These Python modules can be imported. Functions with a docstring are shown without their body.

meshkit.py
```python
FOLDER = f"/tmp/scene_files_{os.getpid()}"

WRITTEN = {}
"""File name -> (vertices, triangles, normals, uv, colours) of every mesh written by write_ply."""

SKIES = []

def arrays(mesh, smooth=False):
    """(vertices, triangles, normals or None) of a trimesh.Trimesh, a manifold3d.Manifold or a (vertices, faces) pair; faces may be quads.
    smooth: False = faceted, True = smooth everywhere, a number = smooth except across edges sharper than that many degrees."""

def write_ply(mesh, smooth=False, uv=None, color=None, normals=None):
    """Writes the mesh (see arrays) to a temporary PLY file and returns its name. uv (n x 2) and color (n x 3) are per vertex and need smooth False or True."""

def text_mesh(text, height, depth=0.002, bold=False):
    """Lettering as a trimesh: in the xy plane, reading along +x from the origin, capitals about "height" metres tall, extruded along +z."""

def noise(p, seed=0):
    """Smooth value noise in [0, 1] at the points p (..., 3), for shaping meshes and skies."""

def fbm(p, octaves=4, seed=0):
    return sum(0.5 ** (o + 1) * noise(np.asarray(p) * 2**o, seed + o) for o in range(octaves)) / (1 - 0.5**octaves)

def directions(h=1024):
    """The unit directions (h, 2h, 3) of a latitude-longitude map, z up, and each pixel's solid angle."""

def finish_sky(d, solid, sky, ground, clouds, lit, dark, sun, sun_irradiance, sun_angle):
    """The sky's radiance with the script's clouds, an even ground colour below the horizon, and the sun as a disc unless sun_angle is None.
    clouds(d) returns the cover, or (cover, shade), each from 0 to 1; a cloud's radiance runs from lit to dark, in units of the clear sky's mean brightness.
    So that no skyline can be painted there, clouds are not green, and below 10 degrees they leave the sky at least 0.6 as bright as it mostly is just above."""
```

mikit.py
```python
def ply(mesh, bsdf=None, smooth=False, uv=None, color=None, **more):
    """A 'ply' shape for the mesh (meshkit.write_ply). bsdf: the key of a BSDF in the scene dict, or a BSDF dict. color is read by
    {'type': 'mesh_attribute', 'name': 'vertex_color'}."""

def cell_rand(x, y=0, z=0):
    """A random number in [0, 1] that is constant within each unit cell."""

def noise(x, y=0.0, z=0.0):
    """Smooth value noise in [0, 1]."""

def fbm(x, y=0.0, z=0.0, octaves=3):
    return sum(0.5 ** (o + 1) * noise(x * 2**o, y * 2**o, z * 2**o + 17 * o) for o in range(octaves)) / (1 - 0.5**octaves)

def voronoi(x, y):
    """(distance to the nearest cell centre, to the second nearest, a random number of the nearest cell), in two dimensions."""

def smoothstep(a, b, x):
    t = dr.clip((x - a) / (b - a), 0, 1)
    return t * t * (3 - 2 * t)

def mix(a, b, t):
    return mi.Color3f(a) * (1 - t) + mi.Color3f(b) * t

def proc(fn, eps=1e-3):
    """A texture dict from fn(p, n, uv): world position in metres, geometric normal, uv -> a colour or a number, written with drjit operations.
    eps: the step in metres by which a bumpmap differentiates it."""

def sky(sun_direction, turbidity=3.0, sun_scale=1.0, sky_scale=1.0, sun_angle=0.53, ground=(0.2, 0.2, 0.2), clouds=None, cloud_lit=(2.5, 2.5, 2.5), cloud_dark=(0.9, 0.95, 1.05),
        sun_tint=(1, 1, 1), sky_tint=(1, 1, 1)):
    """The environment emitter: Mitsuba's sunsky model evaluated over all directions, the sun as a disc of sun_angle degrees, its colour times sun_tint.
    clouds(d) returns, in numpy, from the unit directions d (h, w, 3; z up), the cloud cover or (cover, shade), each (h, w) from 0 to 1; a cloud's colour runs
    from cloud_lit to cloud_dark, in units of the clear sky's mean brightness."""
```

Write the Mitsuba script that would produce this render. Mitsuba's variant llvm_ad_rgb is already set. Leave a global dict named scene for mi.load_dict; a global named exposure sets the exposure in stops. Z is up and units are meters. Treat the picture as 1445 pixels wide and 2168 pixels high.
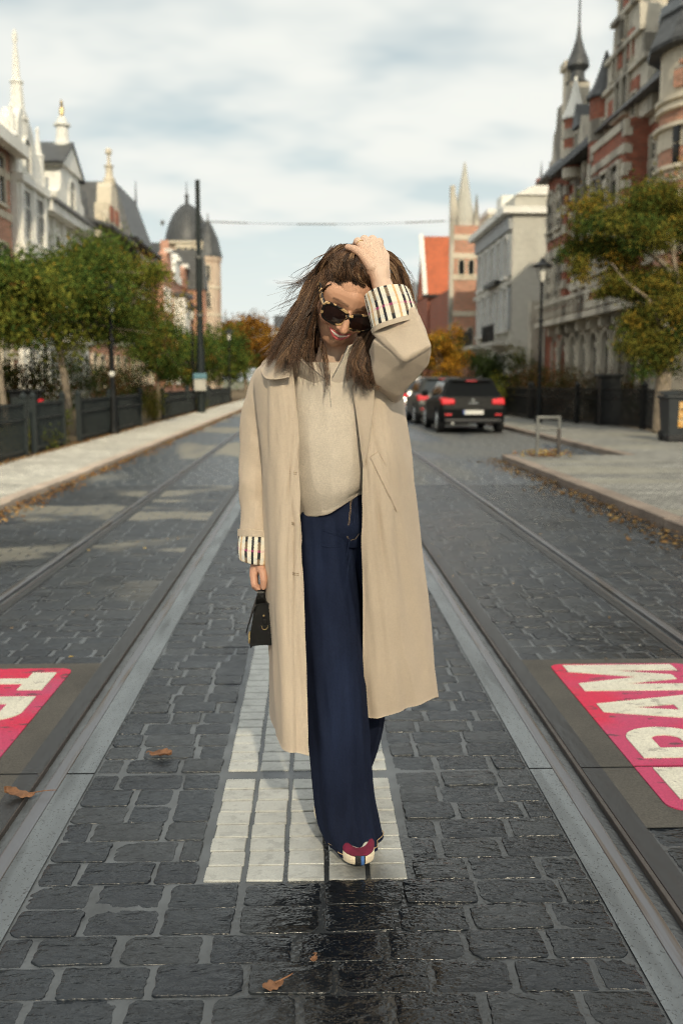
import math, random
import numpy as np, trimesh, shapely
import shapely.geometry as sg
import manifold3d as m3
import drjit as dr
import mitsuba as mi
import mikit, meshkit
from mikit import proc, noise, fbm, cell_rand, smoothstep, mix
T = mi.ScalarTransform4f
random.seed(7)
rng = np.random.default_rng(7)
scene, labels = {}, {}

# ------------------------------------------------------------------ camera, sky, exposure
FPX, CAM = 2108.0, np.array([0, 0, 1.36])
YAW, PITCH = math.atan(62.5 / 2108), math.atan(278 / 2108)
FW = np.array([math.sin(YAW) * math.cos(PITCH), math.cos(YAW) * math.cos(PITCH), -math.sin(PITCH)])
RT = np.array([math.cos(YAW), -math.sin(YAW), 0.0])
UP = np.cross(RT, FW)
scene['camera'] = {'type': 'thinlens', 'fov': math.degrees(2 * math.atan(722.5 / FPX)), 'fov_axis': 'x',
                   'to_world': T().look_at(origin=CAM.tolist(), target=(CAM + FW).tolist(), up=[0, 0, 1]),
                   'aperture_radius': 0.0055, 'focus_distance': 2.64, 'near_clip': 0.05, 'far_clip': 6000.0}
SUN_AZ, SUN_EL = math.radians(7), math.radians(31)
SUN = (math.sin(SUN_AZ) * math.cos(SUN_EL), -math.cos(SUN_AZ) * math.cos(SUN_EL), math.sin(SUN_EL))


def sky_cover(d):
    z = np.maximum(d[..., 2], 0.02)
    q = np.stack([d[..., 0] / (z + 0.25), d[..., 1] / (z + 0.25), z * 0 + 3.3], -1)
    a = meshkit.fbm(q * np.array([1.7, 2.6, 1]), 5, seed=11)
    b = meshkit.fbm(q * np.array([5.0, 7.0, 1]), 4, seed=5)
    c = 0.66 * a + 0.34 * b
    thin = np.clip((c - 0.30) / 0.26, 0, 1)
    thin = thin * thin * (3 - 2 * thin)
    low = np.clip(1 - z / 0.30, 0, 1)
    cover = np.clip(0.42 + 0.58 * np.maximum(thin, low), 0, 1)
    shade = np.clip((meshkit.fbm(q * np.array([3.1, 4.4, 1]) + 9, 4, seed=2) - 0.42) * 2.0, 0, 1)
    return cover, 0.18 * shade


scene['sky'] = mikit.sky(SUN, turbidity=3, clouds=sky_cover, cloud_lit=(4.05, 4.12, 3.88), cloud_dark=(3.4, 3.52, 3.4), sky_tint=(0.85, 1.32, 1.20),
                         sun_tint=(0.87, 0.96, 1.05), sun_scale=1.03, sun_angle=1.2, ground=(0.16, 0.16, 0.15))
exposure = 1.3


# ------------------------------------------------------------------ small helpers
def ray(px, py):
    return FW + RT * (px - 722.5) / FPX - UP * (py - 1084) / FPX


def at(px, py, y):
    v = ray(px, py)
    return CAM + v * (y / v[1])


def numbered(name):
    if name not in scene and name not in labels and not any(k.startswith(name + '__') for k in scene):
        return name
    k = numbered.count.get(name, 0) + 1
    while f'{name}_{k:03d}' in scene or f'{name}_{k:03d}' in labels:
        k += 1
    numbered.count[name] = k
    return f'{name}_{k:03d}'


numbered.count = {}


def part_name(parent, name):
    key = f'{parent}__{name}'
    if key not in scene and key not in part_name.used:
        part_name.used.add(key)
        return key
    k = part_name.count.get(key, 0) + 1
    part_name.count[key] = k
    part_name.used.add(f'{key}_{k:03d}')
    return f'{key}_{k:03d}'


part_name.count, part_name.used = {}, set()


def thing(name, label, cat, group=None):
    key = numbered(name)
    labels[key] = {'label': label, 'category': cat}
    if group:
        labels[key]['group'] = group
    return key


YSC = 1.0   # stretch of the terraces along the street


def obj(name, mesh, bsdf, parent=None, smooth=False, label=None, kind=None, **kw):
    if YSC != 1.0:
        mesh = tm(np.array(mesh.vertices) * [1, YSC, 1], mesh.faces)
    key = part_name(parent, name) if parent else name
    scene[key] = mikit.ply(mesh, bsdf, smooth, **kw)
    if label or kind:
        e = labels.setdefault(key, {})
        if label:
            e['label'] = label
        if kind:
            e['kind'] = kind
    return key


def single(name, mesh, bsdf, label, cat, group=None, smooth=False, **kw):
    key = thing(name, label, cat, group)
    scene[key] = mikit.ply(mesh, bsdf, smooth, **kw)
    return key


def struct(name, mesh, bsdf, smooth=False, label=None, **kw):
    key = numbered(name)
    labels[key] = {'kind': 'structure', 'label': label or name.replace('_', ' ')}
    scene[key] = mikit.ply(mesh, bsdf, smooth, **kw)
    return key


def cat(ms):
    return trimesh.util.concatenate([m for m in ms if m is not None])


def tm(v, f):
    f = np.asarray(f, int)
    if f.shape[1] == 4:
        f = np.vstack([f[:, [0, 1, 2]], f[:, [0, 2, 3]]])
    return trimesh.Trimesh(np.asarray(v, float), f, process=False)


def box(x0, x1, y0, y1, z0, z1):
    v = np.array([[x, y, z] for x in (x0, x1) for y in (y0, y1) for z in (z0, z1)], float)
    f = np.array([[0, 1, 3], [0, 3, 2], [4, 6, 7], [4, 7, 5], [0, 4, 5], [0, 5, 1], [2, 3, 7], [2, 7, 6], [0, 2, 6], [0, 6, 4], [1, 5, 7], [1, 7, 3]])
    return trimesh.Trimesh(v, f, process=False)


def rbox(x0, x1, y0, y1, z0, z1, r=0.02, n=8):
    s = m3.Manifold.sphere(r, n)
    pts = [(x, y, z) for x in (x0 + r, x1 - r) for y in (y0 + r, y1 - r) for z in (z0 + r, z1 - r)]
    return tomesh(m3.Manifold.batch_hull([s.translate(p) for p in pts]))


def tomesh(m):
    q = m.to_mesh()
    return trimesh.Trimesh(np.array(q.vert_properties[:, :3], float), np.array(q.tri_verts, int), process=False)


def toman(m):
    return m3.Manifold(m3.Mesh(np.asarray(m.vertices, np.float32), np.asarray(m.faces, np.uint32)))


def grid(P, close_u=False, close_v=False, cap=False):
    """P (nu, nv, 3) -> quads as a mesh."""
    nu, nv = P.shape[:2]
    iu = np.arange(nu if close_u else nu - 1)
    iv = np.arange(nv if close_v else nv - 1)
    a, b = np.meshgrid(iu, iv, indexing='ij')
    a2, b2 = (a + 1) % nu, (b + 1) % nv
    q = np.stack([a * nv + b, a2 * nv + b, a2 * nv + b2, a * nv + b2], -1).reshape(-1, 4)
    v = P.reshape(-1, 3)
    f = np.vstack([q[:, [0, 1, 2]], q[:, [0, 2, 3]]])
    if cap:
        n = len(v)
        v = np.vstack([v, P[0].mean(0), P[-1].mean(0)])
        j = np.arange(nv)
        k = (j + 1) % nv
        f = np.vstack([f, np.stack([j, k, j * 0 + n], 1), np.stack([k + (nu - 1) * nv, j + (nu - 1) * nv, j * 0 + n + 1], 1)])
    return tm(v, f)


def catmull(p, n, closed=False):
    """Resample control points (k, d) to n points of a Catmull-Rom curve."""
    p = np.asarray(p, float)
    k = len(p)
    t = np.linspace(0, k if closed else k - 1, n, endpoint=not closed)
    i = np.minimum(np.floor(t).astype(int), (k - 1) if closed else (k - 2))
    u = (t - i)[:, None]
    g = (lambda j: p[j % k]) if closed else (lambda j: p[np.clip(j, 0, k - 1)])
    a, b, c, e = g(i - 1), g(i), g(i + 1), g(i + 2)
    return 0.5 * (2 * b + (c - a) * u + (2 * a - 5 * b + 4 * c - e) * u * u + (3 * b - a - 3 * c + e) * u ** 3)


def tube(points, radii, sides=8, cap=True, squash=None):
    p = np.asarray(points, float)
    t = np.gradient(p, axis=0)
    t /= np.linalg.norm(t, axis=1, keepdims=True) + 1e-12
    ref = np.array([0, 0, 1.0]) if abs(t[:, 2]).mean() < 0.8 else np.array([0.0, 1, 0])
    a = np.cross(t, ref)
    a /= np.linalg.norm(a, axis=1, keepdims=True) + 1e-12
    b = np.cross(t, a)
    g = np.arange(sides) * 2 * np.pi / sides
    r = np.broadcast_to(radii, (len(p),))[:, None, None]
    q = 1.0 if squash is None else squash
    P = p[:, None] + r * (np.cos(g)[None, :, None] * a[:, None] + q * np.sin(g)[None, :, None] * b[:, None])
    return grid(P, close_v=True, cap=cap)


def lathe(profile, x=0, y=0, z=0, n=16):
    pr = np.asarray(profile, float)
    g = np.arange(n) * 2 * np.pi / n
    P = np.stack([pr[:, None, 0] * np.cos(g) + x, pr[:, None, 0] * np.sin(g) + y, np.broadcast_to(pr[:, 1:2] + z, (len(pr), n))], -1)
    return grid(P, close_v=True, cap=True)


def extrude(poly, z0, z1):
    ps = getattr(poly, 'geoms', [poly])
    out = []
    for q in ps:
        m = trimesh.creation.extrude_polygon(q, z1 - z0, engine='earcut')
        m.apply_translation([0, 0, z0])
        out.append(m)
    return cat(out)


def moved(mesh, M):
    m = mesh.copy()
    m.apply_transform(M)
    return m


def frame(origin, ex, ey, ez):
    M = np.eye(4)
    M[:3, 0], M[:3, 1], M[:3, 2], M[:3, 3] = ex, ey, ez, origin
    return M


def hull(*s):
    """Hull of spheres given as (px, py, Y, r) or as (point, r)."""
    out = []
    for q in s:
        c, r = (at(*q[:3]), q[3]) if len(q) == 4 else (q[0], q[1])
        out.append(m3.Manifold.sphere(r, 14).translate([float(t) for t in c]))
    return m3.Manifold.batch_hull(out)


def chain(*s):
    return m3.Manifold.batch_boolean([hull(a, b) for a, b in zip(s[:-1], s[1:])], m3.OpType.Add) if len(s) > 2 else hull(*s)


def add_all(ms):
    return m3.Manifold.batch_boolean(ms, m3.OpType.Add)


def smoothed(man, edge, n, lam=0.5):
    m = tomesh(man.refine_to_length(edge))
    m = trimesh.Trimesh(m.vertices, m.faces, process=True)
    trimesh.smoothing.filter_taubin(m, lamb=lam, nu=lam + 0.03, iterations=n)
    return m


def displace(m, amp, freq, seed, stretch=(1, 1, 1)):
    """Folds: pushes the vertices along their normals by smooth noise."""
    q = np.array(m.vertices)
    d = meshkit.fbm(q * freq * np.array(stretch), 3, seed) - 0.5
    return tm(q + np.array(m.vertex_normals) * (2 * amp * d)[:, None], m.faces)


def shell(P, t, close_v=False):
    """Cloth of thickness t from a grid of points: outside, inside and the edges."""
    m = grid(P, close_v=close_v)
    N = np.array(m.vertex_normals).reshape(P.shape)
    Q = P - N * t
    nu, nv_ = P.shape[:2]
    V = np.vstack([P.reshape(-1, 3), Q.reshape(-1, 3)])
    off = nu * nv_
    f = [m.faces, m.faces[:, ::-1] + off]

    def strip(idx):
        a, b = idx[:-1], idx[1:]
        return [np.stack([a, b, b + off], 1), np.stack([a, b + off, a + off], 1)]
    I = np.arange(nu * nv_).reshape(nu, nv_)
    first, last = I[0], I[-1]
    if close_v:
        first, last = np.r_[first, first[:1]], np.r_[last, last[:1]]
    for e in (first[::-1], last) + (() if close_v else (I[:, 0], I[::-1, -1])):
        f += strip(e)
    return tm(V, np.vstack(f))



# ------------------------------------------------------------------ materials
def mat(name, color, rough=0.6, metallic=0.0, spec=0.5, bump=None, bump_scale=1.0, two=True, **kw):
    def tex(c):
        return proc(c) if callable(c) else {'type': 'rgb', 'value': list(c)}
    b = {'type': 'principled', 'base_color': tex(color), 'roughness': proc(rough) if callable(rough) else float(rough),
         'metallic': float(metallic), 'specular': float(spec), **kw}
    if bump is not None:
        b = {'type': 'bumpmap', 'arbitrary': proc(bump, eps=kw.pop('eps', 1e-3) if 'eps' in kw else 1e-3), 'scale': bump_scale, 'bsdf': b}
    scene[name] = {'type': 'twosided', 'bsdf': b} if two else b
    return name


def col(r, g, b):
    """sRGB 0-255 to linear."""
    x = np.array([r, g, b]) / 255.0
    return np.where(x < 0.04045, x / 12.92, ((x + 0.055) / 1.055) ** 2.4).tolist()

# ------------------------------------------------------------------ ground materials
def vary(c, amount=0.25, scale=2.0, fine=60.0):
    c = np.asarray(c, float).tolist()

    def fn(p, n, uv):
        k = fbm(p.x * scale, p.y * scale, p.z * scale, 3) - 0.5
        g = noise(p.x * fine, p.y * fine, p.z * fine) - 0.5
        return mi.Color3f(c) * (1 + amount * 2.0 * k + amount * 0.7 * g)
    return fn


def wet(p):
    """Where the paving is wettest: a worn hollow along the middle and patches."""
    x = mi.Float(p.x) - 0.13
    mid = dr.exp(-dr.square(x / 0.22)) * smoothstep(3.2, 2.5, p.y)
    pat = smoothstep(0.50, 0.72, fbm(p.x * 0.9 + 3, p.y * 0.6 + 8, 0.0, 3))
    return dr.clip(mid + 0.6 * pat, 0, 1)


def stone_bump(p, n, uv):
    a = fbm(p.x * 26, p.y * 60, p.z * 26, 3)
    b = noise(p.x * 170, p.y * 260, p.z * 170)
    return a * 0.0055 + b * 0.0011


def cobble_rough(p, n, uv):
    return 0.37 - 0.20 * wet(p) + 0.10 * (noise(p.x * 40, p.y * 40) - 0.5)


def cobble_color(base, seed):
    def fn(p, n, uv):
        k = fbm(p.x * 3 + seed, p.y * 3, 0.0, 3) - 0.5
        g = fbm(p.x * 70, p.y * 110, p.z * 70, 2) - 0.5
        w = wet(p)
        dust = smoothstep(0.54, 0.70, fbm(p.x * 1.1 + 20, p.y * 1.5, 0.0, 3)) * smoothstep(5.0, 9.0, p.y) * smoothstep(0.9, 1.05, dr.abs(p.x)) * smoothstep(1.4, -0.2, p.x)
        c = mi.Color3f(base) * 0.47 * (1 + 0.6 * k + 0.75 * g) * (1 - 0.70 * w)
        return mix(c, [0.20, 0.185, 0.145], 0.7 * dust)
    return fn


for i, c in enumerate([(0.036, 0.046, 0.060), (0.050, 0.059, 0.070), (0.026, 0.034, 0.047)]):
    mat(f'm_cobble{i}', cobble_color(c, 7.0 * i), cobble_rough, spec=0.5, bump=stone_bump)


def mortar_color(p, n, uv):
    k = fbm(p.x * 9, p.y * 9, 0.0, 3) - 0.5
    return mi.Color3f(0.080, 0.089, 0.099) * (1 + 0.9 * k) * (1 - 0.72 * wet(p))


mat('m_mortar', mortar_color, lambda p, n, uv: 0.42 - 0.24 * wet(p), bump=lambda p, n, uv: fbm(p.x * 90, p.y * 90, 0.0, 2) * 0.0025)


def tile_color(p, n, uv):
    k = fbm(p.x * 14, p.y * 14, 0.0, 3) - 0.5
    g = noise(p.x * 300, p.y * 300) - 0.5
    dirt = smoothstep(0.52, 0.75, fbm(p.x * 40 + 3, p.y * 55, 0.0, 3))
    c = mi.Color3f(0.365, 0.37, 0.35) * (1 + 0.24 * k + 0.14 * g)
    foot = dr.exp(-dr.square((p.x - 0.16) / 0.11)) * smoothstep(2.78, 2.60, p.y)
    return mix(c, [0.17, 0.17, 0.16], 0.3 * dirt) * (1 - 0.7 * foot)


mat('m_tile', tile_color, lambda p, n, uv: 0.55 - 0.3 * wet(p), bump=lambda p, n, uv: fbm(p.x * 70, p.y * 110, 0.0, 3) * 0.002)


def concrete_color(p, n, uv):
    k = fbm(p.x * 7, p.y * 1.6, 0.0, 4) - 0.5
    pit = smoothstep(0.80, 0.86, noise(p.x * 210, p.y * 210))
    st = smoothstep(0.5, 0.75, fbm(p.x * 14, p.y * 2 + 4, 0.0, 3))
    return mi.Color3f(0.112, 0.128, 0.143) * (1 + 0.8 * k) * (1 - 0.55 * pit) * (1 - 0.35 * st)


mat('m_concrete', concrete_color, 0.40, bump=lambda p, n, uv: fbm(p.x * 60, p.y * 40, 0.0, 3) * 0.003)


def asphalt_color(p, n, uv):
    k = fbm(p.x * 5, p.y * 5, 0.0, 3) - 0.5
    g = noise(p.x * 210, p.y * 210)
    return mix([0.022, 0.021, 0.019], [0.085, 0.078, 0.066], dr.clip(0.25 + 0.6 * k + 0.55 * g, 0, 1))


mat('m_asphalt', asphalt_color, 0.62, bump=lambda p, n, uv: noise(p.x * 230, p.y * 230) * 0.0035 + noise(p.x * 90, p.y * 90) * 0.002)
mat('m_seal', (0.020, 0.021, 0.023), 0.42, bump=lambda p, n, uv: fbm(p.x * 50, p.y * 9, 0.0, 3) * 0.003)


def rail_color(p, n, uv):
    k = fbm(p.x * 60, p.y * 2.0, 0.0, 3)
    return mix([0.20, 0.205, 0.225], [0.15, 0.125, 0.105], smoothstep(0.5, 0.78, k))


mat('m_rail', rail_color, 0.36, metallic=0.75)
mat('m_rail_rust', vary((0.050, 0.042, 0.038), 0.5, 6, 90), 0.5)


def debris_color(p, n, uv):
    a = noise(p.x * 120, p.y * 70)
    b = cell_rand(p.x * 90, p.y * 60)
    c = mix([0.012, 0.011, 0.010], [0.10, 0.095, 0.10], smoothstep(0.45, 0.8, a))
    return mix(c, [0.16, 0.09, 0.045], smoothstep(0.86, 0.95, b))


mat('m_debris', debris_color, 0.28, bump=lambda p, n, uv: fbm(p.x * 90, p.y * 60, 0.0, 3) * 0.012)


def far_cobble_color(p, n, uv):
    row = dr.floor(p.y / 0.13)
    off = cell_rand(row, 3) * 0.2
    t = cell_rand(dr.floor((p.x + off) / 0.205), row)
    fx = dr.abs((p.x + off) / 0.205 - dr.floor((p.x + off) / 0.205) - 0.5)
    joint = smoothstep(0.42, 0.46, fx) * smoothstep(40, 15, p.y)
    k = fbm(p.x * 0.9, p.y * 0.25 + 4, 0.0, 3)
    c = mi.Color3f(0.028, 0.036, 0.046) * (0.6 + 0.8 * t)
    c = mix(c, [0.17, 0.175, 0.175], joint * 0.8)
    left = smoothstep(1.0, -0.3, p.x)
    return mix(c, [0.21, 0.195, 0.155], smoothstep(0.44, 0.62, k) * (0.25 + 0.55 * left) * smoothstep(0.75, 1.0, dr.abs(p.x)))


mat('m_farcobble', far_cobble_color, lambda p, n, uv: 0.36 + 0.25 * smoothstep(0.42, 0.6, fbm(p.x * 0.9, p.y * 0.25 + 4, 0.0, 3)),
    bump=lambda p, n, uv: fbm(p.x * 9, p.y * 14, 0.0, 3) * 0.012)


def sett_color(base, dust):
    def fn(p, n, uv):
        row = dr.floor(p.y / 0.11)
        t = cell_rand(dr.floor(p.x / 0.11 + 0.5 * row), row)
        fx = dr.abs(p.x / 0.11 + 0.5 * row - dr.floor(p.x / 0.11 + 0.5 * row) - 0.5)
        fy = dr.abs(p.y / 0.11 - row - 0.5)
        j = smoothstep(0.38, 0.48, dr.maximum(fx, fy))
        k = fbm(p.x * 0.8, p.y * 0.8, 0.0, 3)
        c = mi.Color3f(base) * (0.72 + 0.56 * t) * (0.75 + 0.5 * k)
        c = mix(c, mi.Color3f(base) * 0.42, j * 0.8)
        c = c * (0.55 + 0.9 * fbm(p.x * 1.3, p.y * 3.4, 0.0, 4))
        return mix(c, dust, smoothstep(0.5, 0.7, fbm(p.x * 0.5 + 7, p.y * 1.6, 0.0, 3)) * 0.5)
    return fn


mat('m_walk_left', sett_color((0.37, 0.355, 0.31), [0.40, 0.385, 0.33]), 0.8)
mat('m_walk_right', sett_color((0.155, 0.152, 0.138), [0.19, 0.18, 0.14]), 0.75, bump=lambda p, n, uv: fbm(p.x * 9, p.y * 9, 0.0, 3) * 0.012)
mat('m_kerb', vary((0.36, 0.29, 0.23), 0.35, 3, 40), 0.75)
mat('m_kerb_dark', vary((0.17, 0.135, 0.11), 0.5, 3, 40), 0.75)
mat('m_soil', vary((0.085, 0.065, 0.040), 0.5, 3, 30), 0.95)
mat('m_earth', vary((0.10, 0.10, 0.07), 0.3, 0.3, 5), 0.95)


# ------------------------------------------------------------------ sheets
def sheet(x0, x1, y0, y1, z, nx=1, ny=1):
    xs, ys = np.linspace(x0, x1, nx + 1), np.linspace(y0, y1, ny + 1)
    X, Y = np.meshgrid(xs, ys, indexing='ij')
    return grid(np.stack([X, Y, X * 0 + z], -1))


struct('ground', sheet(-3000, 3000, -500, 5000, -0.06, 6, 6), 'm_earth', label='open ground around and beyond the street')
struct('road', sheet(-3.30, 5.45, -4, 260, -0.020), 'm_mortar', label='street bed of grey mortar between the paving stones')
YC = 13.0   # real stones up to here
road_far = struct('road_surface', cat([sheet(-0.765, 0.765, YC, 260, -0.001), sheet(-1.83, -1.02, YC, 260, -0.001), sheet(1.02, 1.83, YC, 260, -0.001),
                                       sheet(-3.28, -2.01, YC, 260, -0.001), sheet(2.01, 3.24, YC, 260, -0.001), sheet(3.24, 5.4, 17.1, 260, -0.001)]), 'm_farcobble',
                  label='worn setts of the street running into the distance')


def stone_mesh(seed, rag=0.0035):
    """A sett about 1 x 1 in plan (scaled per copy is avoided: built at true size 0.2 x 0.12)."""
    g = np.random.default_rng(seed)
    L, W = 0.198 * g.uniform(0.97, 1.02), 0.1225
    r = g.uniform(0.003, 0.009, 4) + (g.random(4) < 0.2) * g.uniform(0.006, 0.020, 4)
    n = 44
    base = sg.box(-L / 2, -W / 2, L / 2, W / 2)
    # cut corners by different amounts
    poly = base
    for (sx, sy), rr in zip(((1, 1), (-1, 1), (-1, -1), (1, -1)), r):
        tri = sg.Polygon([(sx * L / 2, sy * W / 2), (sx * (L / 2 - rr), sy * W / 2), (sx * L / 2, sy * (W / 2 - rr))])
        poly = poly.difference(tri)
    poly = poly.buffer(-0.004).buffer(0.004)
    line = poly.exterior
    pts = np.array([line.interpolate(t, normalized=True).coords[0] for t in np.linspace(0, 1, n, endpoint=False)])
    nrm = pts / np.linalg.norm(pts, axis=1, keepdims=True)
    j = meshkit.fbm(np.c_[pts * 45, np.full(n, seed * 3.1)], 3) - 0.5
    pts = pts + nrm * (j * 2 * rag)[:, None]
    # the short ends are the most broken
    pts[:, 0] += np.where(abs(pts[:, 0]) > L * 0.40, (g.random(n) - 0.6) * 0.005 * np.sign(pts[:, 0]), 0)
    tilt = g.uniform(-0.02, 0.02, 2)
    rings = []
    for s, z in ((1.0, -0.045), (1.0, -0.0055), (0.99, -0.0022), (0.955, -0.0004), (0.55, 0.0010)):
        q = pts * s if s > 0.98 else pts * (1 - (1 - s) * np.array([0.45, 0.8]))
        zz = z + (q @ tilt) * (z > -0.04) + (meshkit.noise(np.c_[q * 60, np.full(n, seed)]) - 0.5) * 0.003 * (z > -0.01)
        rings.append(np.c_[q, zz])
    P = np.array(rings)
    m = grid(P, close_v=True)
    c = len(m.vertices)
    v = np.vstack([m.vertices, [[0, 0, 0.002]]])
    k = np.arange(n) + 4 * n
    f = np.vstack([m.faces, np.stack([k, np.roll(k, -1), k * 0 + c], 1)[:, ::-1]])
    m = tm(v, f)
    if m.face_normals[-1][2] < 0:
        m.invert()
    return m


STONES = [stone_mesh(s) for s in range(14)]
STONE_PLY = [[mikit.ply(m, f'm_cobble{c}', 45) for m in STONES] for c in range(3)]


def pave(key, x0, x1, y0, y1, seed, pitch=0.1265, skip=None, limit=300, jit=0.004):
    """Courses of setts across x0..x1, as parts of the piece of the setting called key; those past the limit go into one part."""
    g = np.random.default_rng(seed)
    out = []
    y = y0
    while y < y1 - pitch * 0.6:
        spans = [(x0, x1)]
        if skip:
            spans = skip(y + pitch / 2, x0, x1)
        for a, b in spans:
            x = a
            first = g.uniform(0.45, 1.0)
            while x < b - 0.02:
                w = g.uniform(0.185, 0.222) * first
                first = 1.0
                if b - x - w < 0.075:
                    w = b - x if b - x < 0.25 else (b - x) / 2
                w = min(w, b - x)
                gap = g.uniform(0.009, 0.023)
                sx = max(w - gap, 0.02) / 0.198
                out.append((x + w / 2, y + pitch / 2 + g.uniform(-jit, jit), g.uniform(-0.004, 0.0025), sx, pitch / 0.1265 * g.uniform(0.97, 1.005),
                            g.normal(0, 0.012), g.integers(len(STONES)), g.choice(3, p=[0.5, 0.28, 0.22]), g.random() < 0.5))
                x += w
        y += pitch
    def weight(o):
        i = px_of(o[0], o[1])
        return -999 if not (-60 < i[0] < 1500 and i[1] < 2260) else -o[1]
    out.sort(key=weight, reverse=True)
    rest = [[], [], []]
    for i, (x, yy, z, sx, sy, rot, v, c, flip) in enumerate(out):
        M = T().translate([x, yy, z]).rotate([0, 0, 1], math.degrees(rot) + (180 if flip else 0)).scale([sx, sy, 1])
        if i < limit:
            scene[part_name(key, 'sett')] = {**STONE_PLY[c][v], 'to_world': M}
        else:
            m = STONES[v].copy()
            m.apply_transform(np.array(M.matrix))
            rest[c].append(m)
    for c in range(3):
        if rest[c]:
            obj('far_setts', cat(rest[c]), f'm_cobble{c}', key, 45, kind='stuff')


def px_of(x, y, z=0.0):
    v = np.array([x, y, z]) - CAM
    w = v @ FW
    return (722.5 + FPX * (v @ RT) / w, 1084 - FPX * (v @ UP) / w) if w > 0.05 else (-9999, 9999)


# the median between the tracks: setts, a band of white tiles, concrete along the rails
JOINT = 3.345
TX = [-0.305, -0.191, -0.077, 0.037, 0.151, 0.265]
med = struct('median_paving', sheet(-0.765, 0.765, 1.2, YC, -0.0048), 'm_mortar', label='dark setts of the median between the two tram tracks')


def median_skip(y, a, b):
    if abs(y - JOINT) < 0.02:
        return []
    if 2.575 < y < 7.4:
        return [(a, TX[0] - 0.012), (TX[-1] + 0.012, b)]
    return [(a, b)]


pave(med, -0.765, 0.765, 1.05, 2.575, 1, pitch=0.127)
pave(med, -0.765, 0.765, 2.575, JOINT - 0.006, 2, pitch=0.1273, skip=median_skip, limit=300)
pave(med, -0.765, 0.765, JOINT + 0.012, YC, 3, pitch=0.1265, skip=median_skip, limit=150)


def tile_mesh(seed):
    g = np.random.default_rng(seed)
    m = rbox(-0.0505, 0.0505, -0.0400, 0.0400, -0.03, 0.0, 0.003, 4)
    v = np.array(m.vertices)
    v[:, :2] += g.normal(0, 0.0006, (len(v), 2))
    return tm(v, m.faces)


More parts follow.
